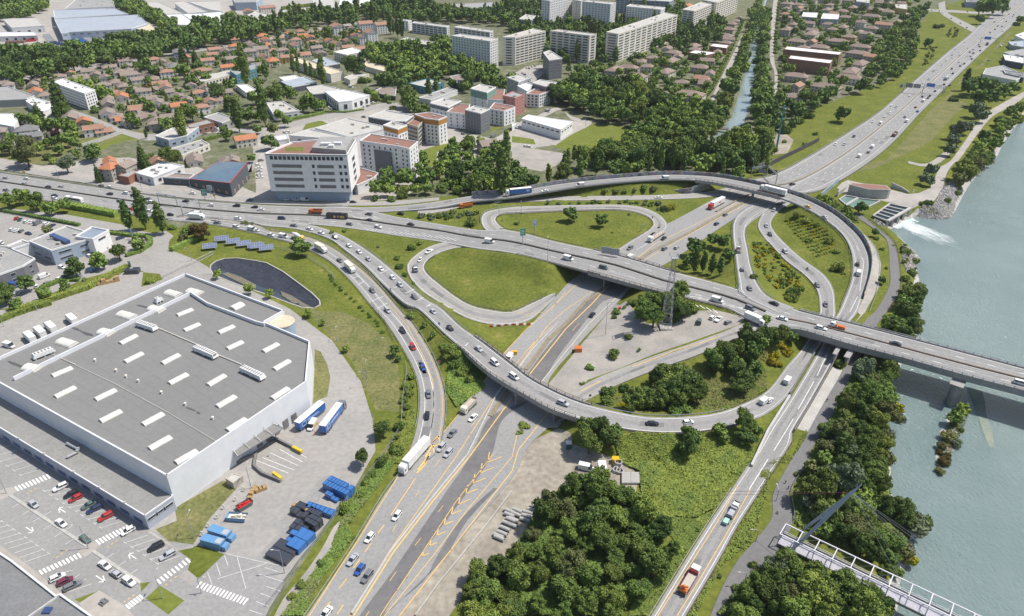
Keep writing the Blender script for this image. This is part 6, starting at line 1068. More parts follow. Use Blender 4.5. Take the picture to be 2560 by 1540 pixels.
def lorry(p,a,kind,label,**k):
    nm = dict(semi="articulated_lorry",box="box_lorry",flat="flatbed_lorry",dump="dump_truck",bus="coach",mixer="mixer_truck",crane="crane_truck",rig="tow_truck",tank="tanker_lorry")[kind]
    o = empty(nm,p,a); cab_c = k.get('cab','white'); side = k.get('side','white'); top = k.get('top','white')
    if kind == 'semi':
        if not k.get('nocab'): cab(o,7.1,cab_c,h=3.6); add_wheels(o,(7.3,4.2),1.05,.5,.35); chassis(o,3.2,6.5)
        chassis(o,-8,5); t = cargo(o,-8.2,5.4,1.05,4.0,side,top); add_wheels(o,(-6.6,-5.3,-4.0),1.05,.5,.35)
        if k.get('logo'):
            for s_ in (1,-1):
                b = MB(); yy = s_*1.3
                if k['logo'] == 'frame':
                    for q in ((-7.2,-5.0,1.6,1.75),(-7.2,-5.0,3.2,3.35),(-7.2,-7.05,1.6,3.35),(-5.15,-5.0,1.6,3.35),(-4.2,2.0,2.2,2.35),(-4.2,1.2,2.6,2.7)): b.box(q[0],q[1],min(yy,yy-s_*.02),max(yy,yy-s_*.02),q[2],q[3])
                    b.build("logo",PT['white'],t)
                elif k['logo'] == 'stars':
                    for q in range(10): u = q*math.pi/5; b.box(-5.6+math.cos(u)*1-.14,-5.6+math.cos(u)*1+.14,min(yy,yy-s_*.02),max(yy,yy-s_*.02),2.6+math.sin(u)*.9-.14,2.6+math.sin(u)*.9+.14)
                    b.box(-6.1,-5.1,min(yy,yy-s_*.02),max(yy,yy-s_*.02),2.3,2.9); b.build("logo",PT['white'],t)
                elif k['logo'] == 'script':
                    pts = [(-6,1.6),(-5.2,2.9),(-4.7,1.7),(-4.2,2.9),(-3.4,2.0),(-2.6,2.9),(-2.0,1.6),(-1.6,3.4),(-.9,1.7),(-.2,2.7),(.3,1.8),(1.0,3.4),(1.6,1.7),(2.4,3.3),(2.2,1.9)]
                    for q in range(len(pts)-1): b.bar((pts[q][0],yy,pts[q][1]),(pts[q+1][0],yy,pts[q+1][1]),.26,.05)
                    b.build("lettering",PT['navy'],t)
                elif k['logo'] == 'red': b.box(-3,-.5,min(yy,yy-s_*.02),max(yy,yy-s_*.02),2.0,2.9); b.build("logo",PT['red'],t)
    elif kind == 'box': cab(o,3.6,cab_c,h=2.9,L_=1.9); chassis(o,-4.4,3.2); cargo(o,-4.6,2.5,1.05,3.6,side,top,"cargo_box"); add_wheels(o,(3.5,-2.9),1.02,.48,.32)
    elif kind == 'flat':
        cab(o,7.0,cab_c,h=3.3); chassis(o,-8,6.4); add_wheels(o,(7.1,4.2,-6.4,-5.1),1.05,.5,.35); b = MB(); b.box(-8,5.4,-1.25,1.25,1.05,1.25); bd = b.build("flatbed",PT['beige'],o)
        for q in range(6):
            for s_ in (1,-1): b = MB(); b.bar((-7+q*2.2,s_*1.15,1.25),(-7+q*2.2,s_*1.15,2.9),.14); b.build("stake",PT['orange'] if q % 2 else PT['cream'],bd)
    elif kind == 'dump':
        cab(o,3.0,cab_c,h=2.9,L_=1.8); chassis(o,-3.9,2.5); add_wheels(o,(3.1,1.6,-1.9,-3.2),1.02,.5,.34); b = MB(); w = 1.22
        b.add([(-4,-w,1.2),(1.9,-w,1.2),(1.9,w,1.2),(-4,w,1.2),(-4.3,-w,2.7),(2.0,-w,2.7),(2.0,w,2.7),(-4.3,w,2.7)],[(0,3,2,1),(0,1,5,4),(1,2,6,5),(2,3,7,6),(3,0,4,7)]); i = .14; b.add([(-3.9,-w+i,1.5),(1.8,-w+i,1.5),(1.8,w-i,1.5),(-3.9,w-i,1.5),(-4.3,-w+i,2.7),(1.9,-w+i,2.7),(1.9,w-i,2.7),(-4.3,w-i,2.7)],[(0,1,2,3),(0,4,5,1),(1,5,6,2),(2,6,7,3),(3,7,4,0)])
        b.add([(-4.3,-w,2.7),(2,-w,2.7),(2,w,2.7),(-4.3,w,2.7),(-4.3,-w+i,2.7),(1.9,-w+i,2.7),(1.9,w-i,2.7),(-4.3,w-i,2.7)],[(0,1,5,4),(1,2,6,5),(2,3,7,6),(3,0,4,7)]); b.build("tipper_body",PT[side],o); b = MB(); b.box(-3.9,1.8,-w+i,w-i,1.5,1.9); b.build("load",PT[k.get('load','darkcrate')],o)
    elif kind == 'bus':
        b = MB(); loft(b,[(-6.2,[(1.15,.5),(1.22,1),(1.22,3.0),(1.0,3.3)]),(5.8,[(1.2,.4),(1.27,1),(1.27,3.0),(1.05,3.35)]),(6.3,[(1.1,.5),(1.15,1),(1.05,2.6),(.9,3.1)])]); bd = b.build("body",PT[side],o)
        b = MB(); b.box(-5.9,5.6,-1.285,1.285,1.75,2.75); b.add([(6.32,-1.05,1.4),(6.32,1.05,1.4),(6.12,.95,2.9),(6.12,-.95,2.9)],[(0,1,2,3)]); b.build("windows",mCarG,bd); b = MB(); b.box(-2.5,-.5,-.8,.8,3.3,3.55); b.build("roof_unit",PT[k.get('unit','silver')],bd)
        add_wheels(o,(4.0,-3.2,-4.5),1.1,.5,.3)
        if k.get('stripe'):
            b = MB()
            for x0,x1 in ((-4.6,-3.8),(-3.4,-2.2),(.6,1.8),(-1.2,-.6)): b.box(x0,x1,-1.295,1.295,.9,2.2)
            b.build("livery_patch",PT['yellow'],bd); b = MB(); b.box(-1.9,-1.3,-1.297,1.297,1.0,1.9); b.build("livery_patch",PT['red'],bd)
    elif kind == 'mixer':
        cab(o,3.2,'yellow',h=2.8,L_=1.8); chassis(o,-4,2.7); add_wheels(o,(3.2,1.7,-2,-3.3),1.02,.5,.34); b = MB(); b.tube((2,0,2.0),(-.6,0,2.6),.75,1.25,12); b.tube((-.6,0,2.6),(-3.4,0,3.2),1.25,.5,12); b.build("drum",PT['white'],o)
    elif kind == 'crane':
        cab(o,4.6,'white',h=3.0,L_=2.3); b = MB(); b.box(3.2,3.45,-1.25,1.25,1.2,2.6); b.build("red_rear_panel",PT['redcab'],o); chassis(o,-4.6,4); add_wheels(o,(4.5,-1.6,-3),1.02,.5,.34); b = MB(); b.box(-2.6,3.1,-1.27,1.27,1.05,1.3); b.build("flatbed",PT['beige'],o); b = MB()
        for s_ in (1,-1): b.box(-2.6,3.1,s_*1.27-.05,s_*1.27+.05,1.3,1.75)
        b.build("side_board",PT['maroon'],o); b = MB(); b.box(-4.2,-2.8,-1.1,1.1,1.0,2.0); b.tube((-3.5,0,2),(-3.5,0,3.2),.35); b.bar((-3.5,0,3.1),(-3.9,1.1,2.4),.4); b.bar((-3.9,1.1,2.5),(-3.3,-1.1,3.1),.35); b.bar((-4.3,-.9,1),(-4.3,-.9,2.4),.3); b.build("folded_crane",PT['orange'],o)
    elif kind == 'rig':
        cab(o,2.2,'white',h=2.3,L_=2.0,w=1.0); chassis(o,-3,1.8,.8); add_wheels(o,(2.2,-1.6),.9,.4,.28); b = MB(); b.box(-3.1,1.1,-1.05,1.05,.85,1.0); b.build("deck",PT[k.get('deck','grey')],o); b = MB(); b.box(-2.8,-.2,-.8,.8,1.0,1.5); b.box(.3,.8,-.9,.9,1.0,1.9); b.build("equipment",PT[k.get('load','orange')],o)
    elif kind == 'tank':
        cab(o,7.0,'white',h=3.3); chassis(o,-6,6.4); add_wheels(o,(7,4.2,-5,-3.7),1.05,.5,.35); b = MB(); b.tube((-6.3,0,2.3),(5,0,2.3),1.15,n=14); b.build("tank",PT[side],o)
    tag(o,label,{'bus': 'coach'}.get(kind,'lorry'),k.get('group')); return o
def L(kind,fr,x,y,road,sg,label,dz=1.6,**k):
    p,a,d,r = put(fr,x,y,road,dz); return lorry(p,a+(0 if sg > 0 else math.pi),kind,label,**k)
L('bus','01',690,440,'A',1,"white coach on the left motorway behind the roadside trees"); L('bus','11',752,592,'A',-1,"black coach with yellow and red patches on the main road",side='black',stripe=1,unit='black')
L('dump','11',550,548,'A',-1,"orange tipper truck in front of the white office block",cab='orange',side='orange'); L('dump','11',1945,490,'K',-1,"orange tipper truck partly behind the hedge on the shrub lined ramp",cab='orange',side='orange')
L('box','01',1825,600,'A',1,"white box lorry behind the reddish tree at the motorway",top='white'); L('mixer','11',385,785,'J',1,"white and yellow concrete mixer behind the lone round tree"); L('box','11',600,885,'J',1,"cream topped box lorry, upper one on the left slip road",top='cream',dz=2); L('box','11',870,1070,'J',1,"cream topped box lorry, lower one on the left slip road",top='cream',side='cream')
L('semi','21',60,362,'E',-1,"blue sided articulated lorry with white emblem on the outer ramp",2.2,side='truckblue',logo='stars'); L('semi','31',47,350,'E',-1,"white articulated lorry with dark script lettering on the ramp bridge",2.2,logo='script'); L('semi','21',1897,472,'B',-1,"red cab articulated lorry with white trailer beyond the overpass",2.2,cab='redcab',logo='red')
L('flat','21',1340,775,'B',-1,"white cab lorry with empty staked flatbed beyond the overpass",1.4); L('rig','21',2100,905,'F',-1,"white works truck with cluttered bed on the narrow ramp",1.2,load='brown'); L('rig','32',650,200,'A',-1,"white breakdown truck with orange bed on the river bridge",1.2,deck='orange',load='orange')
L('dump','12',1970,940,'B',-1,"beige tipper truck coming out from under the curved viaduct",cab='cream',side='beige',load='beige'); L('semi','12',1470,1400,'B',-1,"long white articulated lorry at the end of the left slip road",2.2); L('crane','23',1640,1160,'E',-1,"white and red flatbed truck with folded orange crane",1.4); L('rig','23',2050,500,'E',-1,"white open backed truck ahead of the crane truck",1.2,load='silver')
p,a,d,r = put('23',1985,608,'E'); o = empty("trailer",p,a); b = MB(); b.box(-1.1,1.1,-.7,.7,.5,1.3); b.build("body",PT['mint'],o); add_wheels(o,(0,),.8,.3,.2); tag(o,"small mint green trailer behind the open backed truck","trailer")
L('box','22',2255,135,'A',1,"long white box lorry parked where the works road meets the main road",2.0)
for t,k_,lb,kw in (((1655,722),'tank',"grey tanker lorry on the far motorway near the sign gantry",dict(side='silver')),((1178,1240),'dump',"brown tipper truck on the far motorway",dict(cab='brown',side='brown',load='beige')),((2035,405),'dump',"small dark tipper truck near the far blue sign",dict(cab='grey',side='brown'))): L(k_,'30',*t,'B',1,lb,**kw)
for (x0,y0,x1,y1,c_) in ((430,1090,620,930,1),(640,1130,790,930,0)):
    p,q = G('12',x0,y0,2.5),G('12',x1,y1,2.5); d = q-p; lorry((p+q)/2*1.0,math.atan2(d.y,d.x),'semi',"blue trailer with white roof backed at the dock, nearer the building" if c_ else "blue trailer with white roof and dark cab parked in the yard",side='truckblue',logo='frame',nocab=bool(c_),cab='grey')
p,q = G('12',520,1120,1),G('12',475,1185,1); d = q-p; o = car('van','white',p,math.atan2(d.y,d.x),label="white and yellow van squeezed between the two blue trailers",group=None); b = MB(); b.box(-2.3,1.0,-1.03,1.03,.5,1.4); b.build("yellow_panel",PT['yellow'],o)
for x,y,c,lb in ((275,310,'white',"white box van behind the warehouse, leftmost of three"),(370,262,'white',"white box van behind the warehouse, middle of three"),(470,218,'navy',"box van with dark blue cab behind the warehouse"),(665,145,'white',"lone white box trailer behind the warehouse")):
    p = G('02',x,y,1.5); a = ang('02',x,y,x-60,y-55); lorry(p,a,'box',lb,cab=c,group="box vans behind the warehouse")
def bike(p,a,label):
    o = empty("motorbike",p,a); b = MB(); b.box(-.5,.5,-.15,.15,.5,.9); b.bar((.5,0,.8),(.8,0,.35),.12); b.bar((.45,-.35,1.05),(.45,.35,1.05),.06); b.build("frame",PT['black'],o)
    for x in (-.7,.75): w_ = bpy.data.objects.new("wheel",WM[(.32,.22)]); COL.objects.link(w_); w_.parent = o; w_.location = (x,0,.32); w_.scale = (1,.6,1)
    tag(o,label,"motorbike"); r = person("person",Vector(p)+Vector((0,0,.55)),a,'darkcrate','black','sit'); tag(r,"helmeted rider sitting on the motorbike between the broom islands","person")
def person(name,p,a,top,legs,pose='walk',lab=None):
    o = empty(name,p,a); b = MB(); s_ = .25 if pose == 'walk' else 0; hip = .92 if pose != 'sit' else .35
    for k,sx in ((-1,s_),(1,-s_)):
        if pose == 'sit': b.tube((0,k*.1,hip),(.42,k*.16,hip-.05),.09,.07); b.tube((.42,k*.16,hip-.05),(.3,k*.16,hip-.45),.07,.05)
        else: b.tube((0,k*.1,hip),(sx*.6,k*.1,.48),.095,.065); b.tube((sx*.6,k*.1,.48),(sx,k*.1,.08),.065,.045); b.box(sx-.08,sx+.17,k*.1-.05,k*.1+.05,0,.09)
    b.build("trousers",PT[legs],o); b = MB(); b.tube((0,0,hip-.02),(0,0,hip+.35),.16,.19,10); b.tube((0,0,hip+.35),(0,0,hip+.55),.19,.1,10)
    for k in (-1,1): b.tube((0,k*.2,hip+.5),(.05*k*0,k*.25,hip+.22),.055,.045); b.tube((0,k*.25,hip+.22),(.15,k*.24,hip-.02),.045,.035)
    b.build("jacket",PT[top],o); mS = mat("skin",(.45,.28,.20),.7,(.40,.25,.18),2,obj=True); b = MB(); b.tube((0,0,hip+.53),(0,0,hip+.64),.055); b.tube((0,0,hip+.62),(.01,0,hip+.74),.075,.095,8); b.tube((.01,0,hip+.74),(0,0,hip+.86),.095,.05,8); b.build("head",mS,o)
    return o
p,a,d,r = put('31',365,1080,'G'); bike(p,a+math.pi,"motorcyclist riding between the broom covered grass islands"); p,a,d,r = put('11',1478,1080,'C'); lorry(p,a,'rig',"small dark and white works truck on the lower loop",load='grey',deck='grey')
def pd(fr,x,y,top,legs,label,pose='walk',a=0.0,up=.9):
    o = person("person",G(fr,x,y,up),a,top,legs,pose); tag(o,label,"person"); return o
pd('33',90,515,'white','black',"person in white top on a bicycle on the cycle path near the footbridge",'sit',-1.8,.9); q = [x for x in COL.objects if x.name.startswith('person')][-1]; c = q.location.copy(); q.location.z += .55
o = empty("bicycle",c,-1.8); b = MB(); b.bar((-.5,0,.35),(0,0,.85),.05); b.bar((0,0,.85),(.5,0,.9),.05); b.bar((.5,0,.95),(.6,0,.35),.05); b.bar((-.5,0,.35),(0,0,.3),.05); b.build("frame",PT['grey'],o)
for x in (-.5,.6): w_ = bpy.data.objects.new("wheel",WM[(.32,.22)]); COL.objects.link(w_); w_.parent = o; w_.location = (x,0,.33); w_.scale = (1,.2,1)
tag(o,"bicycle under the white topped rider on the cycle path","bicycle")
pd('33',190,292,'black','navy',"person in black by the handrail bend of the cycle path",a=2); pd('32',548,890,'black','grey',"person in black on the pale slab beside the cycle path",a=1); pd('31',985,940,'white','silver',"person in white on the footway beside the dark graffiti wall",a=.4); pd('12',545,1195,'orange','orange',"worker in red beside the blue trailers",a=0); pd('33',165,240,'grey','black',"person further up the cycle path above the footbridge",a=1.5)
# ---------------------------------------------------------------- yard objects
def crate(p,a,sx,sy,sz,col,name="crate"):
    b = MB(); b.M = Matrix.Rotation(a,4,'Z'); t = .07; b.box(-sx/2,sx/2,-sy/2,sy/2,0,.12)
    for x0,x1,y0,y1 in ((-sx/2,sx/2,-sy/2,-sy/2+t),(-sx/2,sx/2,sy/2-t,sy/2),(-sx/2,-sx/2+t,-sy/2,sy/2),(sx/2-t,sx/2,-sy/2,sy/2)): b.box(x0,x1,y0,y1,.12,sz)
    b.box(-sx/2+t,sx/2-t,-sy/2+t,sy/2-t,sz-.18,sz-.1)
    for k in (-1,1): b.box(-sx/2-.03,sx/2+.03,k*sy*.25-.06,k*sy*.25+.06,sz*.2,sz*.3)
    o = b.build(name,PT[col]); o.location = p; return o
AS = ang('13',690,290,850,400)
def stack(fr,x0,y0,x1,y1,n,rows,lev,sx,sy,sz,col,look,cat,grp):
    a0,a1 = G(fr,x0,y0,0),G(fr,x1,y1,0); d = a1-a0; a = math.atan2(d.y,d.x); nrm = Vector((-d.y,d.x,0)).normalized()
    for k in range(n):
        for r_ in range(rows):
            q = a0+d*((k+.5)/n)+nrm*(r_*(sy+.12))
            for l_ in range(lev-(1 if random.random() < .25 and lev > 1 else 0)): auto(crate((q.x,q.y,l_*sz),a+random.uniform(-.03,.03),sx,sy,sz,col,cat.replace(' ','_')),look,cat,grp)
stack('13',650,300,860,400,8,2,3,1.5,2.0,1.0,'cratebl',"blue plastic pallet crate","crate","blue crates in the yard"); stack('13',660,375,760,425,4,1,2,1.4,1.4,1.0,'cratebl',"small blue pallet crate","crate","blue crates in the yard")
stack('13',345,520,560,620,8,2,2,1.4,2.2,.9,'darkcrate',"black pallet crate","crate","black crates in the yard"); stack('13',480,480,720,560,6,1,2,1.9,2.2,.9,'cratebl',"wide blue crate","crate","blue crates in the yard"); stack('13',350,475,540,545,7,1,3,1.3,1.3,.5,'wood',"dull wooden pallet","pallet","pallets in the yard"); stack('13',480,640,570,690,3,2,3,1.6,1.6,.9,'darkcrate',"black plastic crate","crate","black crates in the yard")
stack('13',340,690,460,730,3,2,3,1.9,1.9,.8,'darkcrate',"dark stacked tray","crate","black crates in the yard"); stack('13',275,800,440,880,3,2,2,2.2,3.6,1.1,'cratebl',"long blue crate","crate","blue crates in the yard"); stack('13',130,905,310,985,5,2,2,1.6,3.2,.8,'darkcrate',"dark folded crate","crate","black crates in the yard")
stack('01',905,1235,1110,1190,5,1,2,2.0,2.2,1.3,'wood',"light wooden packing case","packing case","wooden cases by the hedge"); stack('01',1165,1130,1290,1125,4,2,2,1.7,1.8,1.1,'darkcrate',"black bundle","crate","black bundles by the hedge"); stack('03',2310,400,2374,300,4,1,2,1.3,1.3,.7,'wood',"broken wooden pallet","pallet","pallets by the skips"); stack('13',0,335,95,300,3,1,2,1.5,1.5,.6,'wood',"loose wooden pallet","pallet","pallets by the skips")
for q in ((480,400,640,430,'navy'),(700,370,790,405,'truckblue'),(790,360,850,390,'silver'),(60,400,240,395,'brown'),(260,385,330,380,'redcab'),(540,455,640,460,'truckblue'),(860,370,940,385,'silver'),(430,330,480,390,'silver')): stack('00',q[0],q[1],q[2],q[3],5,1,1,3.2,8,2.6,q[4],"large storage container","container","containers in the far factory yard")
def skip(fr,x,y,x2,y2,L_,w,h,col,load,label,closed=False):
    p,q = G(fr,x,y,h/2),G(fr,x2,y2,h/2); d = q-p; c = (p+q)/2; o = empty("skip",(c.x,c.y,c.z-0),math.atan2(d.y,d.x)); b = MB()
    b.add([(-L_/2+.5,-w/2,.15),(L_/2-.5,-w/2,.15),(L_/2-.5,w/2,.15),(-L_/2+.5,w/2,.15),(-L_/2,-w/2,h),(L_/2,-w/2,h),(L_/2,w/2,h),(-L_/2,w/2,h)],[(0,3,2,1),(0,1,5,4),(1,2,6,5),(2,3,7,6),(3,0,4,7)]+([(4,5,6,7)] if closed else []))
    for k in range(6):
        for s_ in (1,-1): xx = -L_/2+1+k*(L_-2)/5; b.box(xx-.06,xx+.06,min(s_*w/2,s_*(w/2+.1)),max(s_*w/2,s_*(w/2+.1)),.2,h)
    b.build("body",PT[col],o)
    b = MB();
    if not closed:
        b.box(-L_/2+.3,L_/2-.3,-w/2+.1,w/2-.1,h*.3,h*.55)
        for k in range(7): x_,y_ = random.uniform(-.4,.35)*L_,random.uniform(-.3,.2)*w; b.box(x_,x_+random.uniform(.4,1.1),y_,y_+.6,h*.5,h*random.uniform(.7,1.05))
        b.build("rubbish",PT[load],o)
    else: b.box(L_/2-2.2,L_/2-.3,-w/2+.3,w/2-.3,h,h+.12); b.build("lid",PT['silver'],o); b = MB(); b.box(L_/2,L_/2+1.3,-w/2+.2,w/2-.2,.2,h*.65); b.build("hopper",PT[col],o)
    tag(o,label,"skip"); return o
skip('03',2090,560,2310,575,6.2,2.5,1.7,'lightblue','cream',"open blue skip full of pale rubbish"); skip('03',2225,480,2310,430,5,2.3,1.5,'green','redcab',"dark green skip heaped with red and teal rubbish")
skip('03',1935,680,2150,750,7,2.5,2.6,'lightblue','cream',"closed blue compactor skip, the further of two",True); skip('03',1865,770,2090,830,7,2.5,2.6,'lightblue','cream',"closed blue compactor skip, the nearer of two",True)
flat("03:2090,205 2165,160 2250,185 2160,250",2.6,'stone','pale',"transformer_hut","",label="small concrete hut with flat roof on the dry grass beside the warehouse",cat="hut",par=.1)
mPipe = mat("pipe_concrete",(.42,.41,.38),.85,(.34,.33,.31),.8,3,obj=True)
def ring(L_,r,ri,n=14):
    b = MB(); vs = []
    for x,rr in ((-L_/2,r),(L_/2,r),(L_/2,ri),(-L_/2,ri)):
        for i in range(n): t = 2*math.pi*i/n; vs.append((x,math.cos(t)*rr,r+math.sin(t)*rr))
    b.add(vs,[(k*n+i,k*n+(i+1) % n,((k+1) % 4)*n+(i+1) % n,((k+1) % 4)*n+i) for k in range(4) for i in range(n)]); return meshof(b,"concrete_pipe",[mPipe])
pm = ring(3.3,.62,.45)
PIPES = [('13',2255,760,1),('13',2285,715,1),('13',2310,672,1),('13',2335,625,1),('13',2365,590,1),('23',40,540,1),('23',15,590,1),('23',0,640,1),('13',2350,545,1),('13',2350,510,1),('23',50,505,1),('23',215,470,0),('23',190,500,0),('23',160,525,0),('23',140,555,0),('23',120,590,0),('23',230,455,0),('13',2250,800-60,1)]
for f,x,y,k in PIPES:
    p = G(f,x,y,.6); o = bpy.data.objects.new("concrete_pipe",pm); COL.objects.link(o); o.location = p; o.rotation_euler = (0,0,R_(-28) if k else R_(-20)); auto(o,"pale concrete drain pipe","pipe","concrete pipes in the dirt yard")
p0,p1 = G('23',1030,170,.6),G('23',1170,160,.6)
for k in range(7):
    for j in range(2):
        p = G('23',1060+j*80,160+k*14,.6); o = bpy.data.objects.new("concrete_pipe",pm); COL.objects.link(o); o.location = p; o.scale = (.9,.8,.8); auto(o,"white stored drain pipe","pipe","pipes behind the copse")
cm = ring(1.0,1.3,1.0)
for x,y,z in ((985,95,0),(970,130,0),(985,80,1.0),(1000,140,0)): o = bpy.data.objects.new("manhole_ring",cm); COL.objects.link(o); o.location = G('23',x,y,.5)+Vector((0,0,z+.5)); o.rotation_euler = (0,math.pi/2,0); o.location.x -= 1.3; auto(o,"white concrete manhole ring","manhole ring","manhole rings")
parked('23',690,110,760,125,'van','white',"in the dirt yard")
b = MB(); b.box(-1.3,1.3,-3,3,.3,2.6); o = b.build("site_cabin",PT['white']); b = MB(); b.box(-1.32,-1.3,-.5,.5,.5,2.4); b.build("door",mConcD,o); o.location = G('23',840,125,1.3); tag(o,"white site cabin roof beside the van in the dirt yard","site cabin")
def bincab(fr,x,y,col,label,cat="portable toilet",s=(.6,.6,2.3)):
    o = empty(cat.replace(' ','_'),G(fr,x,y,s[2]/2)); b = MB(); b.box(-s[0],s[0],-s[1],s[1],0,s[2]); b.build("body",PT[col],o); b = MB(); b.box(-s[0]-.06,s[0]+.06,-s[1]-.06,s[1]+.06,s[2],s[2]+.15); b.build("roof",PT['white' if cat[0] == 'p' else col],o); b = MB(); b.box(-s[0]*.7,s[0]*.7,-s[1]-.04,-s[1],.1,s[2]*.9); b.build("door",PT[col],o); tag(o,label,cat)
bincab('22',527,1310,'teal',"teal portable toilet with white roof at the dirt yard edge",s=(.9,.9,2.3)); bincab('23',960,40,'safety',"orange yellow site bin at the edge of the thicket","site bin",(1.1,.8,1.8)); bincab('22',20,455,'safety',"yellow arrow board trailer on the lower motorway","works trailer",(1.2,.5,1.8)); bincab('22',615,420,'orange',"stack of red orange plastic barriers by the gravel yard","barrier stack",(1.5,1.2,1.8)); bincab('22',998,42,'red',"small red box in the gravel yard","box",(.6,.5,.9))
for k in range(12):
    u = k/11; x = 2180+u*380; y = 205-18*math.sin(u*2); f = '12'; p = G(f,x,y+ (0 if u < .6 else -12*(u-.6)),.4); b = MB(); b.add([(-.62,-.3,0),(.62,-.3,0),(.62,.3,0),(-.62,.3,0),(-.6,-.12,.8),(.6,-.12,.8),(.6,.12,.8),(-.6,.12,.8)],[(0,3,2,1),(4,5,6,7),(0,1,5,4),(1,2,6,5),(2,3,7,6),(3,0,4,7)]); o = b.build("barrier_block",PT['red' if k % 2 == 0 else 'white']); o.location = p; o.rotation_euler = (0,0,.1+.35*(u > .6)); auto(o,("red" if k % 2 == 0 else "white")+" plastic road barrier block","barrier","red and white barrier blocks")
for f,x,y in [('22',2030,225),('22',1970,260),('22',1770,330),('22',1720,365),('22',1640,400),('22',1555,425),('22',1690,380),('22',1895,300),('12',1988,1215),('13',1205,880-320),('13',1650,710),('13',1590,800),('13',1810,870),('13',2040,250),('13',1960,340),('13',1885,450),('13',1490,960),('13',1400,1130),('13',1310,1250)]:
    p = G(f,x,y,.3); b = MB(); b.box(-.22,.22,-.22,.22,0,.05); b.tube((0,0,.05),(0,0,.85),.18,.04,8); o = b.build("traffic_cone",PT['orange']); o.location = p; auto(o,"orange traffic cone","traffic cone","traffic cones at the roadworks")
# ---------------------------------------------------------------- lamps, signs, masts
mSteel = mat("painted_steel",(.38,.40,.42),.5,(.30,.32,.34),.6,metal=.2)
def lamp(fr,x,y,h,label=None,arm=1.8,a=math.pi):
    p = G(fr,x,y,0); o = empty("street_lamp",p,a); b = MB(); b.tube((0,0,0),(0,0,h),.13,.07,7); b.build("pole",mSteel,o); b = MB(); b.bar((0,0,h-.05),(arm,0,h+.3),.1); b.build("arm",mSteel,o); b = MB(); b.box(arm-.2,arm+.6,-.16,.16,h+.22,h+.38); b.build("lamp_head",mWB,o)
    auto(o,"tall grey street lamp" if h > 11 else "short street lamp","street lamp","street lamps") if not label else tag(o,label,"street lamp"); return o
for t in "22 865 290 16|03 1510 1320 9|03 60 345 9|03 820 855 9|13 265 1085 9|03 1800 760 9|03 2330 300 9|01 1780 1010 7|01 805 1265 8|01 1320 370 11|01 1775 365 9|01 175 130 9|01 545 240 10|11 1840 650 11|21 330 1010 12|10 880 1040 8|20 680 1170 12|20 440 1290 12|02 35 210 6|02 345 60 6|03 1870 1270 6|12 1025 770 7|12 750 350 6|11 2255 600 7|01 650 1320 5|21 85 560 6|21 1190 735 4|11 490 750 7|12 1030 690 7|33 75 420 5|23 2260 800 5|23 2150 1200 5|01 1305 300 11|12 1240 470 8|21 2215 240 12|01 2000 440 8".split('|'):
    f,x,y,h = t.split(); lamp(f,float(x),float(y),float(h),a=random.choice((0,math.pi,1.6)))
def sign(fr,x,y,h,w,sh,col,label,z=None,a=0.0,road=None,text=None):
    p = G(fr,x,y,0) if road is None else put(fr,x,y,road,0)[0]; o = empty("road_sign",p,a); b = MB(); b.tube((0,0,-.2),(0,0,h-sh/2),.22 if h > 5 else .07,n=8); b.build("pole",mWB if h > 5 else mSteel,o); b = MB(); b.box(-w/2,w/2,-.12,.0,h-sh,h); bd = b.build("panel",PT[col],o); b = MB(); k = .12 if w > 2 else .05
    for q in ((-w/2,w/2,h-k,h),(-w/2,w/2,h-sh,h-sh+k),(-w/2,-w/2+k,h-sh,h),(w/2-k,w/2,h-sh,h)): b.box(q[0],q[1],-.14,-.12,q[2],q[3])
    if text:
        for i,t in enumerate(text): b.box(-w*.3,-w*.3+w*t,-.15,-.12,h-sh*(.3+.22*i),h-sh*(.22+.22*i))
    b.build("border",PT['white'],bd); tag(o,label or None,"sign"); return o
PT['signgreen'] = paint('signgreen',(.02,.30,.17)); PT['signblue'] = paint('signblue',(.03,.20,.55))
sign('21',100,862,9.5,3.0,4.2,'signgreen',"tall green direction sign on a post in the overpass median",a=.25,road='A',text=(.5,.6,.4)); sign('21',212,780,8.5,3.0,3.6,'silver',"pale blue direction sign on a white post in the upper grass loop",a=.3,text=(.5,.4)); sign('01',1905,445,7,3.4,4.2,'signgreen',"green and pale direction sign beside the black restaurant",a=.1,text=(.5,.6,.5)); sign('01',1960,420,8,3.2,3.6,'silver',"white direction sign beside the green one at the restaurant",a=.1); sign('01',1995,450,4.5,1.6,1.6,'yellow',"yellow warning sign at the restaurant corner",a=.1); sign('01',238,235,4.5,2.2,1.8,'yellow',"yellow warning sign at the left motorway verge",a=0)
sign('01',1215,1085,4.5,1.8,3.2,'silver',"grey totem panel at the end of the long hedge",a=-.3); sign('01',1235,810,6,1.2,3.5,'lightblue',"slim blue flag sign at the car dealer",a=-.5); sign('31',1345,385,2.6,.9,1.8,'white',"white information board by the power house",a=.2); sign('33',395,290,3,2.2,1.4,'silver',"white board among the riverside bushes",a=.2)
sign('12',1700,570,2.2,1.1,.9,'red',"small red sign at the tip of the left grass strip",a=.3); sign('12',1700,215,2.5,.8,1.3,'signblue',"small blue sign beside the queueing slip road",a=.2); sign('22',722,880,2.2,.9,1.0,'grey',"back of a dark sign at the corner under the viaduct",a=.2); sign('21',2075,1275,1.2,1.0,.9,'signgreen',"little green marker where the narrow ramp joins",a=.2); sign('21',268,1370,1.5,.6,1.3,'grey',"small grey box sign on the lower grass loop",a=.2); sign('21',1300,625,2.0,1.0,1.0,'maroon',"round dark sign at the upper loop bend",a=.3); sign('11',1250,1310,3,.7,1.8,'silver',"narrow pale sign in the strip between the slip roads",a=.2); sign('11',2280,660,2,1,.9,'signblue',"small blue sign inside the upper loop",a=.2)
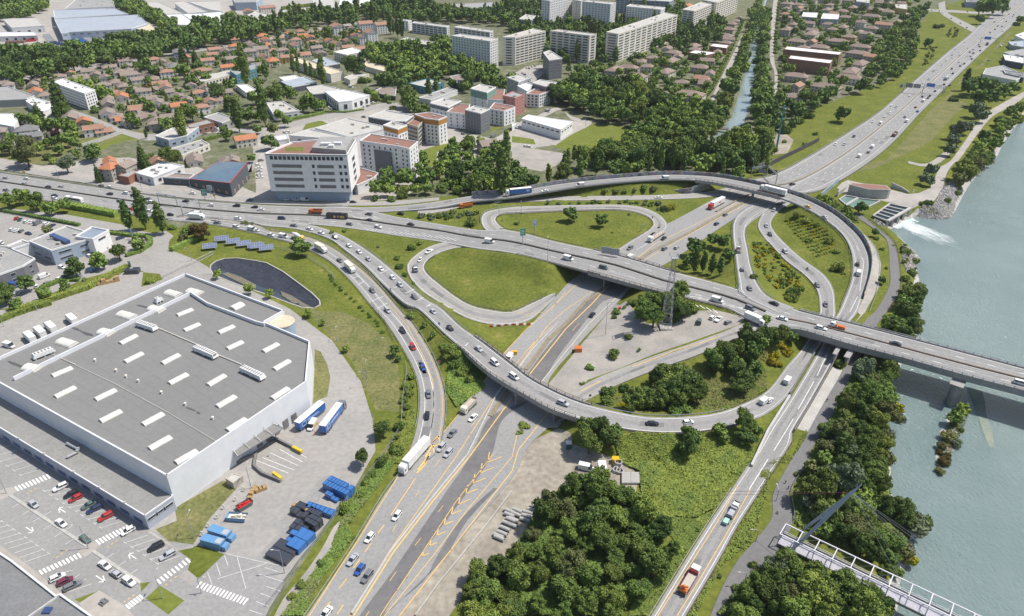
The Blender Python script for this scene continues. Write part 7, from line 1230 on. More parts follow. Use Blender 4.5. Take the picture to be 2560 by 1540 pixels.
for x in (2240,2160,2050,1990,1910,1850):
    o = sign('03',x+30,{2240:305,2160:395,2050:470,1990:560,1910:640,1850:720}[x]+20,1.8,.8,.8,'white',"",a=-.6); auto(o,"small white bay number sign","sign","bay signs by the skips")
for x,y in ((870,945),(950,960)):
    p = put('21',x,y+10,'A',0)[0]; o = empty("road_sign",p,-.28); b = MB(); b.box(-2.3,2.3,-.1,.1,.8,4.4); pn = b.build("panel",PT['silver'],o); b = MB()
    for k in range(6): b.box(-2.2+k*.85,-2.08+k*.85,-.2,-.1,.8,4.4)
    b.build("bracing",mConcD,pn); tag(o,"back of a large ribbed sign on the overpass parapet, "+("left" if x == 870 else "right")+" one","sign")
def gantry(pts,h,signs,label,cat="gantry"):
    o = empty("sign_gantry",(0,0,0)); P_ = [Vector(p) for p in pts];
    for p in P_: b = MB(); b.tube(p-Vector((0,0,.3)),p+Vector((0,0,h)),.28,n=8); b.build("post",mSteel,o)
    b = MB()
    for i in range(len(P_)-1): b.bar(P_[i]+Vector((0,0,h)),P_[i+1]+Vector((0,0,h)),.35); b.bar(P_[i]+Vector((0,0,h-1)),P_[i+1]+Vector((0,0,h-1)),.25)
    b.build("beam",mSteel,o); d = (P_[-1]-P_[0]).normalized()
    for u,w,sh,col in signs:
        q = P_[0].lerp(P_[-1],u); b = MB(); n_ = Vector((d.y,-d.x,0))*.3; b.bar(q-d*w/2+n_+Vector((0,0,h-.4)),q+d*w/2+n_+Vector((0,0,h-.4)),.15,sh); b.build("sign_panel",PT[col],o)
    tag(o,label,cat)
gantry([W('30',1250,858),W('30',1425,878),W('30',1610,890)],7.5,[(.12,6,4,'grey'),(.32,6,3.6,'grey')],"portal gantry with dark sign backs over the far motorway"); gantry([W('30',1430,860),W('30',1628,880)],8,[(.3,7,3.6,'signblue')],"gantry carrying a blue sign over the far motorway"); gantry([W('30',1965,400),W('30',2110,410)],7,[(.4,7,3.4,'signblue')],"furthest gantry with a blue sign on the motorway")
gantry([W('01',1480,480,0),W('01',1650,510,0)],7,[(.5,1,.6,'grey')],"slanting grey gantry arm over the left motorway"); gantry([W('21',2215,240,0),W('21',2360,215,0),W('31',70,300,0)],7,[(.4,5,3,'grey')],"gantry above the motorway next to the ramp bridge"); gantry([W('01',1862,535,0),W('01',1700,600,0)],7,[(.6,1,.6,'grey')],"thin gantry post in the motorway median")
sign('30',1228,830,5,4,3.2,'green',"green back of a sign on the embankment beside the gantry",a=.3)
def pylon(p,h,w0,label,m=None,arms=0):
    o = empty("pylon",p); b = MB(); n = int(h/3); q = lambda z,sx,sy: (sx*(w0/2*(1-.72*z/h)),sy*(w0/2*(1-.72*z/h)),z); cs = ((1,1),(-1,1),(-1,-1),(1,-1))
    for i in range(n):
        z0,z1 = h*i/n,h*(i+1)/n
        for k in range(4): a_,c_ = cs[k],cs[(k+1) % 4]; b.bar(q(z0,*a_),q(z1,*a_),.14); b.bar(q(z0,*a_),q(z1,*c_),.06); b.bar(q(z1,*a_),q(z1,*c_),.06); b.bar(q(z0,*c_),q(z1,*a_),.06)
    b.build("lattice",m or mRail,o); b = MB(); b.box(-1.6,1.6,-1.6,1.6,h,h+.15)
    for k in range(4): a_,c_ = cs[k],cs[(k+1) % 4]; b.bar((1.6*a_[0],1.6*a_[1],h+1.3),(1.6*c_[0],1.6*c_[1],h+1.3),.12); b.bar((1.6*a_[0],1.6*a_[1],h),(1.6*a_[0],1.6*a_[1],h+1.3),.12)
    b.build("platform",m or mRail,o); b = MB(); b.box(-2.6,2.6,-2.6,2.6,-.5,.5); b.build("base",mConc,o); tag(o,label,"pylon"); return o
pylon(G('22',1425,215,0),33,4.2,"steel lattice mast with square top platform in the gravel yard")
p = W('30',80,1370); o = empty("power_pole",p); b = MB(); b.tube((0,0,-.3),(0,0,31),.75,.4,10); b.build("pole",MAT["teal_render"],o); b = MB()
for z in (30,26,22): b.bar((-4,0,z),(4,0,z),.25)
b.build("cross_arm",mRail,o); tag(o,"tall dark steel power pole on the embankment left of the far motorway","power pole")
# ---------------------------------------------------------------- footbridge
FBZ = .8; fb = empty("footbridge",(0,0,0)); tag(fb,"white framed footbridge leading from the cycle path over the river","footbridge")
def fbline(s,z): return [W('33',*map(float,t.split(',')),z) for t in s.split()]
d0,d1 = fbline("150,845 1450,1484",FBZ); u0,u1 = fbline("215,700 2000,1470",FBZ)
dr = (d1-d0).normalized(); nr = Vector((-dr.y,dr.x,0)); Wd = 4.8; start = d0-dr*2; LEN = 150
b = MB()
for k in range(50): a_ = start+dr*(k*3); c_ = start+dr*(k*3+2.97); b.add([a_,c_,c_+nr*Wd,a_+nr*Wd,a_-Vector((0,0,.35)),c_-Vector((0,0,.35)),c_+nr*Wd-Vector((0,0,.35)),a_+nr*Wd-Vector((0,0,.35))],[(0,1,2,3),(7,6,5,4),(0,4,5,1),(1,5,6,2),(2,6,7,3),(3,7,4,0)])
b.build("deck",mat("bridge_decking",(.42,.41,.45),.7,(.36,.35,.39),.6),fb)
mFB = mat("white_steel",(.66,.65,.67),.45,(.58,.57,.60),.5,spec=.5); H1 = 4.0
for s_ in (0,Wd):
    b = MB(); o_ = nr*s_; b.bar(start+o_+Vector((0,0,-.1)),start+dr*LEN+o_+Vector((0,0,-.1)),.3,.7); b.build("edge_beam",mConcD,fb); b = MB(); b.bar(start+o_+Vector((0,0,H1)),start+dr*LEN+o_+Vector((0,0,H1)),.28); b.build("top_chord",mFB,fb)
    for zz in (.5,1.1): b = MB(); b.bar(start+o_+Vector((0,0,zz)),start+dr*LEN+o_+Vector((0,0,zz)),.09); b.build("handrail",mFB,fb)
    for k in range(31): b = MB(); q = start+dr*(k*4.9)+o_; b.bar(q,q+Vector((0,0,H1)),.2); b.build("frame_post",mFB,fb)
for k in range(31): b = MB(); q = start+dr*(k*4.9); b.bar(q+Vector((0,0,H1)),q+nr*Wd+Vector((0,0,H1)),.24); b.build("cross_beam",mFB,fb)
b = MB()
for k in range(30): q = start+dr*(k*4.9); b.bar(q+Vector((0,0,H1)),q+dr*4.9+Vector((0,0,.2)),.05); b.bar(q+nr*Wd+Vector((0,0,.2)),q+dr*4.9+nr*Wd+Vector((0,0,H1)),.05)
b.build("tie_rod",mRail,fb)
ms = empty("bridge_mast",(0,0,0)); tag(ms,"blue grey twin legged leaning mast holding the footbridge cables","mast"); mMast = mat("mast_steel",(.34,.40,.47),.45,(.28,.33,.40),.6,spec=.5)
f0 = W('33',190,905,-1.5); f1 = W('33',285,715,-1.5); tp = W('33',780,340,25); tt = W('33',865,268,28)
for f_ in (f0,f1): b = MB(); b.tube(f_,f_.lerp(tp,.55),.34,.54,12); b.tube(f_.lerp(tp,.55),tp,.54,.38,12); b.build("leg",mMast,ms)
b = MB(); b.tube(tp-(tt-tp)*.3,tt,.5,.12,12); b.build("tip",mMast,ms)
for u in (.5,.62): b = MB(); b.bar(f0.lerp(tp,u),f1.lerp(tp,u),.3); b.build("cross_tie",mMast,ms)
for k,s_ in ((7,Wd),(12,Wd),(17,Wd),(7,0),(12,0),(17,0)): b = MB(); b.tube(tp,start+dr*(k*4.9)+nr*s_+Vector((0,0,H1)),.03,n=5); b.build("stay_cable",mRail,ms)
for s in ((95,290,33),(95,310,33)): b = MB(); b.tube(tp,W('23',1720+s[0],325 if s[1] == 290 else 365,2),.04,n=5); b.build("back_stay",PT['maroon'],ms)
# ---------------------------------------------------------------- power house and outlet by the river
ph = empty("power_house",(0,0,0)); tag(ph,"curved concrete power house with rust red roof beside the river outlet","building"); Pq = ccw([tuple(W('31',x,y,6)[:2]) for x,y in ((755,300),(770,285),(1095,308),(1140,345),(1120,350),(930,345))]); FOOT.append(Pq); b = MB(); b.prism(Pq,-.5,6); b.build("wall",mConc,ph)
b = MB(); I = inset_poly(Pq,.6); b.prism(I,5.9,6.06); b.build("roof",mR['terrace'],ph)
for x,y in ((820,370),(1020,385)): p = W('31',x,y,2); b = MB(); b.box(p.x-.8,p.x+.8,p.y-.15,p.y+.15,1.5,3); b.build("hatch",PT['wood'],ph)
for s,lb in (("31:1140,330 1240,360 1305,385","stepped concrete wing wall right of the power house"),("31:640,415 720,345 750,290","sloping wing wall left of the power house")): wall("retaining_wall",lb,"wall",mConc,s,(3.5,1.2),.6)
st = empty("outlet_structure",(0,0,0)); tag(st,"concrete water outlet with slatted grating above the white foam","weir"); Z = 1.2; q = [W('31',x,y,Z) for x,y in ((975,590),(1130,480),(1320,520),(1110,640))]; b = MB(); b.add([tuple(p) for p in q]+[(p.x,p.y,Z-.7) for p in q],[(0,3,2,1),(4,5,6,7),(0,1,5,4),(1,2,6,5),(2,3,7,6),(3,0,4,7)][0:0]+[(0,4,7,3),(0,1,5,4),(1,2,6,5),(2,3,7,6)]); b.build("deck_edge",mConc,st)
b = MB()
for k in range(6): b.bar(q[0].lerp(q[1],k/5),q[3].lerp(q[2],k/5),.9,.6)
b.bar(q[0],q[1],1.0,.7); b.bar(q[3],q[2],1.6,.9); b.build("beam",mConc,st); b = MB(); b.add([(p.x,p.y,Z-.5) for p in q],[(0,3,2,1)]); b.build("grating",mat("water_dark",(.05,.075,.09),.2,spec=.6),st)
for k in range(5): b = MB(); p = q[3].lerp(q[2],k/4); n_ = (q[3]-q[0]).normalized(); b.bar(p+Vector((0,0,-6.5)),p+Vector((0,0,-.2)),.8,1.2); b.build("pier",mConc,st)
bs = empty("settling_basin",(0,0,0)); tag(bs,"two small green water basins behind the outlet","basin")
for Q in (((660,440),(720,405),(830,425),(720,490)),((725,495),(840,430),(1040,455),(870,540))):
    R4 = [W('31',x,y,.4) for x,y in Q]; b = MB()
    for i in range(4): b.bar(R4[i],R4[(i+1) % 4],.7,.9)
    b.build("rim",mConc,bs); b = MB(); b.add([(p.x,p.y,.12) for p in R4],[(0,3,2,1)]); b.build("water",mat("basin_water",(.16,.25,.22),.15,spec=.6),bs)
mFoam = mat("foam",(.80,.84,.83),.6,(.55,.66,.64),.5); b = MB(); q0 = [W('31',x,y,-4.93) for x,y in ((1150,690),(1330,610))]; dfl = (W('31',1750,880,-4.93)-W('31',1300,680,-4.93)).normalized(); pr = Vector((-dfl.y,dfl.x,0))
for k in range(260): c = q0[0].lerp(q0[1],random.random())+dfl*abs(random.gauss(0,2.2)); r_ = random.uniform(.3,1.0); b.add([c+Vector((r_,0,0)),c+Vector((0,r_,0)),c+Vector((-r_,0,0)),c+Vector((0,-r_,0)),c+Vector((0,0,r_*.5))],[(0,1,4),(1,2,4),(2,3,4),(3,0,4)])
tag(b.build("foam",mFoam),"lumpy white water at the foot of the outlet piers","foam",kind='stuff')
def rocks(name,label,s,n,r0,r1,z=None):
    P_ = [tuple(G(*q)[:2]) if z is None else tuple(W(*q,z)[:2]) for q in poly(s)]; xs_ = [p[0] for p in P_]; ys_ = [p[1] for p in P_]; b = MB(); C = []
    while len(C) < n:
        c = (random.uniform(min(xs_),max(xs_)),random.uniform(min(ys_),max(ys_)))
        if inside(c[0],c[1],P_)[0]: C.append(c)
    H = hgt([c[0] for c in C],[c[1] for c in C])
    for c,h in zip(C,H):
        r = random.uniform(r0,r1); vs = [(c[0]+r*math.cos(t)*random.uniform(.7,1.1),c[1]+r*math.sin(t)*random.uniform(.7,1.1),h-.1) for t in [k*math.pi/3 for k in range(6)]]+[(c[0]+r*.6*math.cos(t)*random.uniform(.6,1.1),c[1]+r*.6*math.sin(t)*random.uniform(.6,1.1),h+r*random.uniform(.5,.8)) for t in [k*math.pi/3+.3 for k in range(6)]]
        b.add(vs,[(k,(k+1) % 6,6+(k+1) % 6,6+k) for k in range(6)]+[(6,7,8,9,10,11)])
    tag(b.build(name,mStone),label,"rocks",kind='stuff')
rocks("riprap","pale boulder embankment beside the river outlet","31:1700,270 1760,340 1745,460 1720,560 1670,625 1570,632 1370,608 1440,490 1545,480 1600,360",1500,.35,.9); rocks("riprap","boulders on the river bank below the cycle path","31:1230,860 1300,860 1370,930 1400,990 1370,1085 1280,1110 1250,1000",380,.3,.8); rocks("riprap","small boulders beside the outlet piers","31:975,610 1060,640 1110,700 1060,690 990,660",90,.3,.6)
b = MB(); q = [W('32',x,y,-4.9) for x,y in ((1840,770),(1980,790),(2010,900),(2030,1040),(2080,1180),(2100,1330),(2050,1330),(1990,1180),(1950,1050),(1900,900))]; b.add([tuple(p) for p in q],[tuple(range(len(q)))[::-1]]); tag(b.build("gravel_bar",mat("silt",(.24,.26,.20),.8,(.17,.22,.19),.3,1.2)),kind='structure')
for x,y,f in ((1945,870,'01'),(2055,800,'01'),(2160,825,'01'),(2260,845,'01'),(2360,862,'01'),(8,868,'11'),(95,885,'11')):
    p = G(f,x,y,2.2); o = empty("solar_tracker",p,.25); b = MB(); b.tube((0,0,0),(0,0,2.2),.12); b.build("post",mSteel,o); b = MB(); b.M = Matrix.Translation((0,0,2.3)) @ Matrix.Rotation(R_(28),4,'X'); b.box(-3.6,3.6,-1.7,1.7,0,.08); pnl = b.build("panel",mat("solar_cell",(.16,.20,.30),.25,(.12,.15,.24),.6,spec=.7),o); c = MB(); c.M = b.M
    for k in range(7): c.box(-3.6+k*1.2-.04,-3.6+k*1.2+.04,-1.7,1.7,.08,.11)
    for k in range(3): c.box(-3.6,3.6,-1.7+k*1.7-.04,-1.7+k*1.7+.04,.08,.12)
    c.build("panel_frame",mWB,pnl); auto(o,"tilted solar panel table","solar panel","solar panels on the lawn")
for s,w,lb in (("20:2150,580 2280,592",5,"small road bridge over the canal among the trees"),("20:1870,1185 2010,1200",3,"rusty footbridge at the near end of the canal")):
    a_,c_ = [W(f,x,y,1) for f,x,y in poly(s)]; o = empty("canal_bridge",(0,0,0)); b = MB(); b.bar(a_,c_,w,.6); b.build("deck",mConcD,o); n_ = Vector((-(c_-a_).y,(c_-a_).x,0)).normalized()*w/2
    for s_ in (1,-1): b = MB(); b.bar(a_+n_*s_+Vector((0,0,1)),c_+n_*s_+Vector((0,0,1)),.12); b.bar(a_+n_*s_+Vector((0,0,.5)),c_+n_*s_+Vector((0,0,.5)),.12); b.build("railing",PT['brown'] if w == 3 else mRail,o)
    tag(o,lb,"bridge")
a_ = W('20',1030,1160,0); b = MB(); c_ = W('20',1100,1170,0)
for p,q in ((a_,a_+Vector((0,0,2.4))),(c_,c_+Vector((0,0,2.4))),(a_+Vector((0,0,2.4)),c_+Vector((0,0,2.4)))): b.bar(p,q,.18)
tag(b.build("goal",mFB),"white goal frame at the far side of the football pitch","goal")
o = empty("picnic_table",G('03',960,1350,.5),-.5); b = MB(); b.box(-1,1,-.4,.4,.7,.78); b.build("table_top",PT['grey'],o);
for s_ in (1,-1): b = MB(); b.box(-1,1,s_*.8-.15,s_*.8+.15,.42,.48); b.build("bench",PT['grey'],o)
b = MB(); b.box(-.7,-.6,-.8,.8,0,.7); b.box(.6,.7,-.8,.8,0,.7); b.build("leg_frame",PT['grey'],o); tag(o,"grey picnic table on the pale terrace by the car park","picnic table")
# ---------------------------------------------------------------- trees and bushes
def leafmat(name,c,c2,rnd=.22): return mat(name,c,.85,c2,.9,obj=True,rnd=rnd,spec=.15)
LM = dict(dark=leafmat("dark_leaves",(.125,.178,.046),(.075,.116,.032)),mid=leafmat("green_leaves",(.175,.232,.052),(.105,.155,.038)),light=leafmat("light_leaves",(.240,.290,.060),(.155,.205,.045)),grey=leafmat("grey_green_leaves",(.165,.200,.110),(.105,.135,.075)),olive=leafmat("olive_leaves",(.185,.195,.070),(.120,.135,.050)),red=leafmat("reddish_leaves",(.13,.095,.030),(.085,.065,.022)),yellow=leafmat("yellow_blossom",(.42,.33,.02),(.16,.17,.02)),plum=leafmat("plum_leaves",(.05,.025,.03),(.03,.015,.02)))
mBark = mat("bark",(.14,.11,.08),.95,(.09,.07,.05),2,obj=True)
def crown_arrays(kind,n,seed,leaf):
    rs = np.random.RandomState(seed); blobs = []
    if kind == 'o':
        blobs.append((0,0,1.1,.55))
        for k in range(17): t = k*2.4+rs.rand(); r = rs.uniform(.34,.76); z = rs.uniform(.66,1.85); q = r*(1-.5*max(0,(z-1.2))); blobs.append((math.cos(t)*q,math.sin(t)*q,z,rs.uniform(.20,.38)))
    elif kind == 'p':
        for k in range(11): z = .9+k*.46; r = .72*math.sin(min(1,(k+1.2)/4)*1.57)*(1-max(0,k-6)*.13); blobs.append((rs.uniform(-.2,.2),rs.uniform(-.2,.2),z,r))
    elif kind == 'c':
        for k in range(9):
            z = .5+k*.42; R = .80*(1-k/9.5)
            for j in range(5 if k < 6 else 2): t = j*1.257+k; blobs.append((math.cos(t)*R*.62,math.sin(t)*R*.62,z,.40*(1-k/11)))
    elif kind == 'b':
        for k in range(7): t = k*2.4+rs.rand(); r = rs.uniform(.1,.62) if k else 0; blobs.append((math.cos(t)*r,math.sin(t)*r,rs.uniform(.18,.5),rs.uniform(.34,.5)))
    B_ = np.array(blobs); w = B_[:,3]**2; idx_ = rs.choice(len(B_),n,p=w/w.sum()); v = rs.normal(size=(n,3)); v /= np.linalg.norm(v,axis=1)[:,None]; v[:,2] = np.where(rs.rand(n) < .6,np.abs(v[:,2]),v[:,2])
    c = B_[idx_,:3]+v*B_[idx_,3:4]*rs.uniform(.64,1.26,(n,1))*np.array([1,1,.88 if kind != 'p' else 1.0]); c[:,2] = np.maximum(c[:,2],.06)
    nn = v+rs.normal(size=(n,3))*.55; nn /= np.linalg.norm(nn,axis=1)[:,None]; u = np.cross(nn,rs.normal(size=(n,3))); u /= np.linalg.norm(u,axis=1)[:,None]; w2 = np.cross(nn,u); s_ = leaf*rs.uniform(.55,1.35,(n,1))
    quad = np.stack([c-u*s_,c-w2*s_*.8,c+u*s_,c+w2*s_*.8],1).reshape(-1,3)
    cv = []; cf = []
    for x,y,z,r in B_:
        o = len(cv); r2 = r*.70
        ring = [(x+r2*math.cos(a)*math.cos(e),y+r2*math.sin(a)*math.cos(e),z+r2*math.sin(e)) for e in (-.9,0,.9) for a in [k*math.pi/3 for k in range(6)]]; cv += ring+[(x,y,z-r2),(x,y,z+r2)]
        for k in range(2):
            for j in range(6): cf.append((o+k*6+j,o+k*6+(j+1) % 6,o+(k+1)*6+(j+1) % 6,o+(k+1)*6+j))
        for j in range(6): cf += [(o+(j+1) % 6,o+j,o+18),(o+12+j,o+12+(j+1) % 6,o+19)]
    return quad,np.array(cv),cf
def crown_mesh(kind,n,seed,leaf,m):
    q,cv,cf = crown_arrays(kind,n,seed,leaf); b = MB(); b.v = [tuple(p) for p in q]+[tuple(p) for p in cv]; o = len(q); b.f = [(4*i,4*i+1,4*i+2,4*i+3) for i in range(len(q)//4)]+[tuple(o+j for j in f) for f in cf]; b.m = [0]*len(b.f); return meshof(b,"crown",[m])
def trunk_mesh(kind,seed):
    r = random.Random(seed); b = MB(); top = {'o': 1.5,'p': 4.5,'c': 3.5,'b': .4}[kind]; b.tube((0,0,-.15),(0,0,top*.45),.085,.06,7); b.tube((0,0,top*.45),(r.uniform(-.1,.1),r.uniform(-.1,.1),top),.06,.02,6)
    if kind in 'ob':
        for k in range(5): t = k*1.3+r.random(); b.tube((0,0,top*(.35+.1*k)),(math.cos(t)*.55,math.sin(t)*.55,top*(.65+.1*k)),.04,.012,5)
    return meshof(b,"trunk",[mBark])
PROTO = {}
def proto(kind,lod,v):
    k = (kind,lod,v)
    if k not in PROTO:
        n,leaf = {'near': (4600,.062),'mid': (2000,.092),'far': (520,.17)}[lod]
        if kind == 'b': n = int(n*.55); leaf *= 1.25
        if kind == 'p': leaf *= 1.5
        PROTO[k] = (crown_mesh(kind,n,11*v+ord(kind[0]),leaf,LM['mid']),trunk_mesh(kind,v))
    return PROTO[k]
SPEC = []
HT = {'o': 2.0,'p': 6.0,'c': 4.2,'b': .8}
def tree_px(fr,x,y,dia,kind='o',col='mid',look=None,where=None):
    px,py = nat(fr,x,y); r = dia/3.709/pxm(py)/2
    if kind == 'p': r *= .9
    r = max(.35,r); zc = {'o': 1.2,'p': 3.0,'c': 1.9,'b': .4}[kind]*r; p = G(fr,x,y,zc); SPEC.append((p.x,p.y,p.z,kind,r,col,look,where))
def T(fr,s,kind='o',col='mid',look=None,where=None):
    for t in s.split():
        v = t.split(','); k = v[3] if len(v) > 3 and v[3] else kind; c = v[4] if len(v) > 4 else col; tree_px(fr,float(v[0]),float(v[1]),float(v[2]),k,c,look,where)
def clear_of(x,y,r,roadgap=1.0,bgap=.5):
    if (np.sqrt((RP2[:,0]-x)**2+(RP2[:,1]-y)**2)-RW2 < r*.75+roadgap).any(): return False
    for k,c,rad in FB:
        if math.hypot(c[0]-x,c[1]-y) < rad+r and (inside(x,y,FOOT[k])[0] or sdist(x,y,FOOT[k])[0] < r*.55+bgap): return False
    return True
RP2 = np.vstack([r.c for r in ROADS.values()]); RW2 = np.concatenate([r.w for r in ROADS.values()])
FB = [(k,np.mean(f,axis=0),max(math.dist(np.mean(f,axis=0),p) for p in f)) for k,f in enumerate(FOOT)]
KEEP = [Gp("20:730,1150 1000,1165 1165,1200 1130,1260 840,1420 540,1405 360,1350"),Gp("20:0,1330 250,1385 545,1430 500,1484 21:480,60 400,130 270,180 120,150 0,60"),Gp("20:0,690 130,620 280,600 300,680 200,760 0,760")]
def fill(s,gap,r0,r1,kinds="o",cols="mid",z=5,n=4000,look=None,where=None,chk=True,keep=True,cap=999):
    P_ = [tuple(W(*q,z)[:2]) for q in poly(s)]; xs_ = [p[0] for p in P_]; ys_ = [p[1] for p in P_]; area = (max(xs_)-min(xs_))*(max(ys_)-min(ys_)); n = min(n,int(area/(gap*gap)*7)+20); got = []
    cand = np.stack([np.random.uniform(min(xs_),max(xs_),n),np.random.uniform(min(ys_),max(ys_),n)],1); cand = cand[inside(cand[:,0],cand[:,1],P_)]
    kinds = kinds.split(','); cols = cols.split(',')
    for x,y in cand:
        if len(got) >= cap: break
        if got and min((x-a)**2+(y-b_)**2 for a,b_ in got) < gap*gap: continue
        r = random.uniform(r0,r1); k = random.choice(kinds)
        if chk and not clear_of(x,y,r if k != 'p' else r*.5): continue
        if keep and any(inside(x,y,K)[0] for K in KEEP): continue
        got.append((x,y)); rr = r*(.5 if k in 'pc' else 1); SPEC.append((x,y,None,k,rr,random.choice(cols),look,where))
DK = "dark,dark,mid"; MX = "dark,mid,mid,light"; LT = "mid,light,light"
T('00',"540,930,180,c,dark 190,1080,120 340,1030,110,c,dark 720,750,130,,light 800,790,130,,light 880,830,130,,light 950,860,150 1010,870,120 1690,510,100,c,dark 1800,510,80,c,dark 1690,650,130 1770,720,120 2000,830,170,,dark 2120,780,130 2150,920,160 2230,620,150 1770,1030,160,,light 1670,1140,130,p,mid 1530,1140,130 1220,1110,110 1350,1240,35,p,dark 1190,970,32,p,dark 470,1150,150 650,1170,140 850,1400,140,,dark 230,1420,210,,olive 1310,1440,120,c,dark 1570,1450,180,,mid 2110,1240,110 2190,1050,120,p,mid 2290,1060,150,,dark 2340,900,120 100,1270,110 430,1310,80 600,1290,130 510,1240,100,,plum 60,1340,160 1390,980,130 1380,820,100,,red 1350,600,140 1420,640,120,,dark 290,830,50 870,1000,60 2260,640,120,p,mid 1900,700,110")
T('10',"340,610,55,p 390,620,55,p 460,640,50,p 510,670,45,p 550,680,40,p 610,690,85,p 80,640,70,p 210,380,60,p,dark 60,510,60 900,570,220,,dark 150,830,190 300,870,130 480,950,150 560,970,130 280,1120,100 150,1200,110,,olive 120,1300,150,,dark 60,1000,120,p,dark 10,1190,90 970,950,60 1000,740,130,b,mid 1200,740,150,,dark 1400,880,190 1440,950,140 1600,810,70,p,dark 1670,790,60,p,dark 1820,760,90 660,320,120 820,320,80,c,dark 900,290,100 420,180,110 300,190,90 1080,140,70,p,dark 1240,230,60,p,dark 1270,240,50,p,dark 1310,260,60,p,dark 1350,270,60,p,dark 220,230,120 100,250,110,,dark 1540,1470,150,,mid 1960,1320,160 1850,1400,150 2320,1420,100,p 260,1000,40,c,dark 210,1370,40,p")
T('01',"65,430,170 195,400,150 320,450,170 465,500,150 600,490,120 1165,590,110,p,dark 1310,560,120,p,dark 1470,590,130,p,dark 1850,710,180,,red 1090,920,165,,dark 910,1000,160 690,1070,170,,dark 1265,840,140 240,1210,160,,dark 30,1310,190,,dark 395,1310,135 600,1240,105 140,1400,125 2010,1130,85,,light 1390,1200,95,b,light 2305,1270,105,,light 430,715,95,,olive 600,85,180,,grey 850,20,130,,dark 1330,60,140,c,dark 1690,790,110,b,olive 1590,700,90,b,mid 1740,730,130,b,mid 900,200,90,c,dark 1400,45,90,b 1620,60,110 1750,130,60,b 1270,120,70,b,light 965,890,70,b,light 2330,50,90 780,1180,60,b")
T('11',"410,870,165,,mid 125,1310,85,,light 485,1480,75,,light 1325,1060,90,b,dark 1380,1140,65,b,mid 1460,1215,45,b,mid 2000,650,130,b,mid 820,725,60,b 700,745,60,b 1360,80,130,,grey 1310,980,70,b 1440,890,90,b 1530,840,70,b,light 1220,260,150,,dark 1400,230,160 1560,230,150 1850,200,190,,dark 2100,170,170,,dark 2280,200,160,p,dark 1100,430,90,b,dark 1250,440,90,b,dark 1130,880,35,b,dark")
T('12',"485,90,75,,light 620,170,55,,light 835,405,80,,light 1170,1150,185,,dark 985,1420,180,,dark 1290,430,105,,dark 1320,500,70,,dark 1400,680,60,b,mid 1440,95,105,b,mid 1640,280,80,b,mid 1560,190,70,b,mid 1800,430,120,b,mid 1870,470,110,b,light 1850,560,110,b,mid 1900,650,110,b,light 1980,700,110,b,mid 1780,480,90,b,light 1950,600,120,b,mid")
T('13',"110,0,1,b,dark 870,600,60,b,mid 905,745,60,b,light 600,1000,90,b 430,1200,120,b,mid 340,1300,110,b,light 2060,1090,210 2250,1050,230,,dark 2150,1250,260 2100,1400,200,,dark 2300,1300,240,,mid 2330,1450,220,,light")
T('21',"545,560,145,,dark 825,620,130,,dark 45,660,60,b,mid 1690,880,150,,dark 1865,810,120,,dark 1960,830,140,,dark 1750,880,120,,dark 1640,990,130,,dark 2010,950,130,,dark 1780,1020,80,p,dark 1860,1040,80,p,dark 1940,1040,80,p,dark 1700,1030,80,p,dark 1610,1065,95,b,light 1255,1390,210,,mid 1400,1400,190,,light 1560,1300,190,,mid 1600,1430,170,,mid 1120,1390,90,b,mid 2240,1160,80,b,mid 1480,510,90,b,yellow 1430,530,90,b,mid 1085,578,35,b,dark 930,745,30,b 860,345,70,b 2270,860,80,b 2300,990,50,b,yellow")
T('22',"1320,90,230,,mid 1200,80,170,,mid 1560,60,190,,dark 1690,60,100,b,dark 1085,300,90,b,mid 1180,420,45,b,mid 935,470,130,b,mid 905,815,150,b,mid 1045,785,110,b,dark 1025,940,100,b,yellow 1380,610,150,b,mid 1530,600,170,b,mid 1610,720,250,,dark 1480,800,200,,dark 1250,880,190,,dark 1380,870,170,,dark 1550,880,190,,mid 1700,720,170,,mid 870,910,150,b,mid 1100,900,120,b,mid 1870,545,170,,dark 1970,470,190,,dark 2100,420,170,,mid 2180,300,170,,dark 2080,540,160,,mid 2250,430,160,,dark 2150,720,210,,dark 2260,600,150,,dark 2330,350,150,,mid 680,1150,200,,mid 820,1130,220,,dark 720,1280,230,,mid 900,1230,210,,dark 960,1180,130,,dark 1640,1180,170,,mid 1630,1330,200,,dark 1700,1250,150,,mid 1930,1160,150,,mid 1960,1240,120,,mid 2160,1100,190,,mid 2180,1210,180,,dark 2270,1180,130,,mid 720,590,80,b,mid 655,735,60,b,light 110,1120,110,b,light 2360,150,90,,light 75,1190,70,b,mid")
T('32',"100,270,180,,mid 30,290,150,,dark 230,310,120,,mid 130,380,90,b,yellow 190,440,110,b,yellow 60,480,110,b,yellow 30,530,120,b,yellow 90,550,90,b,yellow 150,460,90,b,yellow 665,550,120,b,light 1290,80,200,,dark 1340,190,190,,dark 1180,170,190,,mid 1270,260,180,,dark 1120,230,120,b,mid 880,600,190,,grey 850,650,150,,grey 960,760,190,,olive 830,860,220,,dark 950,850,210,,mid 1060,700,180,,mid 720,930,200,,mid 900,990,230,,dark 1060,920,190,,dark 1200,960,130,,yellow 1050,1080,190,,light 550,1150,180,,mid 680,1200,190,,olive 850,1160,210,,dark 980,1230,200,,mid 560,1320,180,,olive 720,1330,220,,dark 880,1370,220,,mid 1050,1340,200,,light 1100,1440,160,,mid 520,1430,160,,mid 1100,600,170,,dark 1150,560,110,,dark 1740,1050,150,,mid 1800,990,140,,light 1720,1110,90,b,mid 1790,1170,80,b,mid 1690,1230,170,b,olive 1620,1320,130,b,olive 1740,1290,120,b,grey 1650,1420,110,b,red 1590,1370,80,b,red 1870,740,70,b,olive 2000,780,40,b,olive")
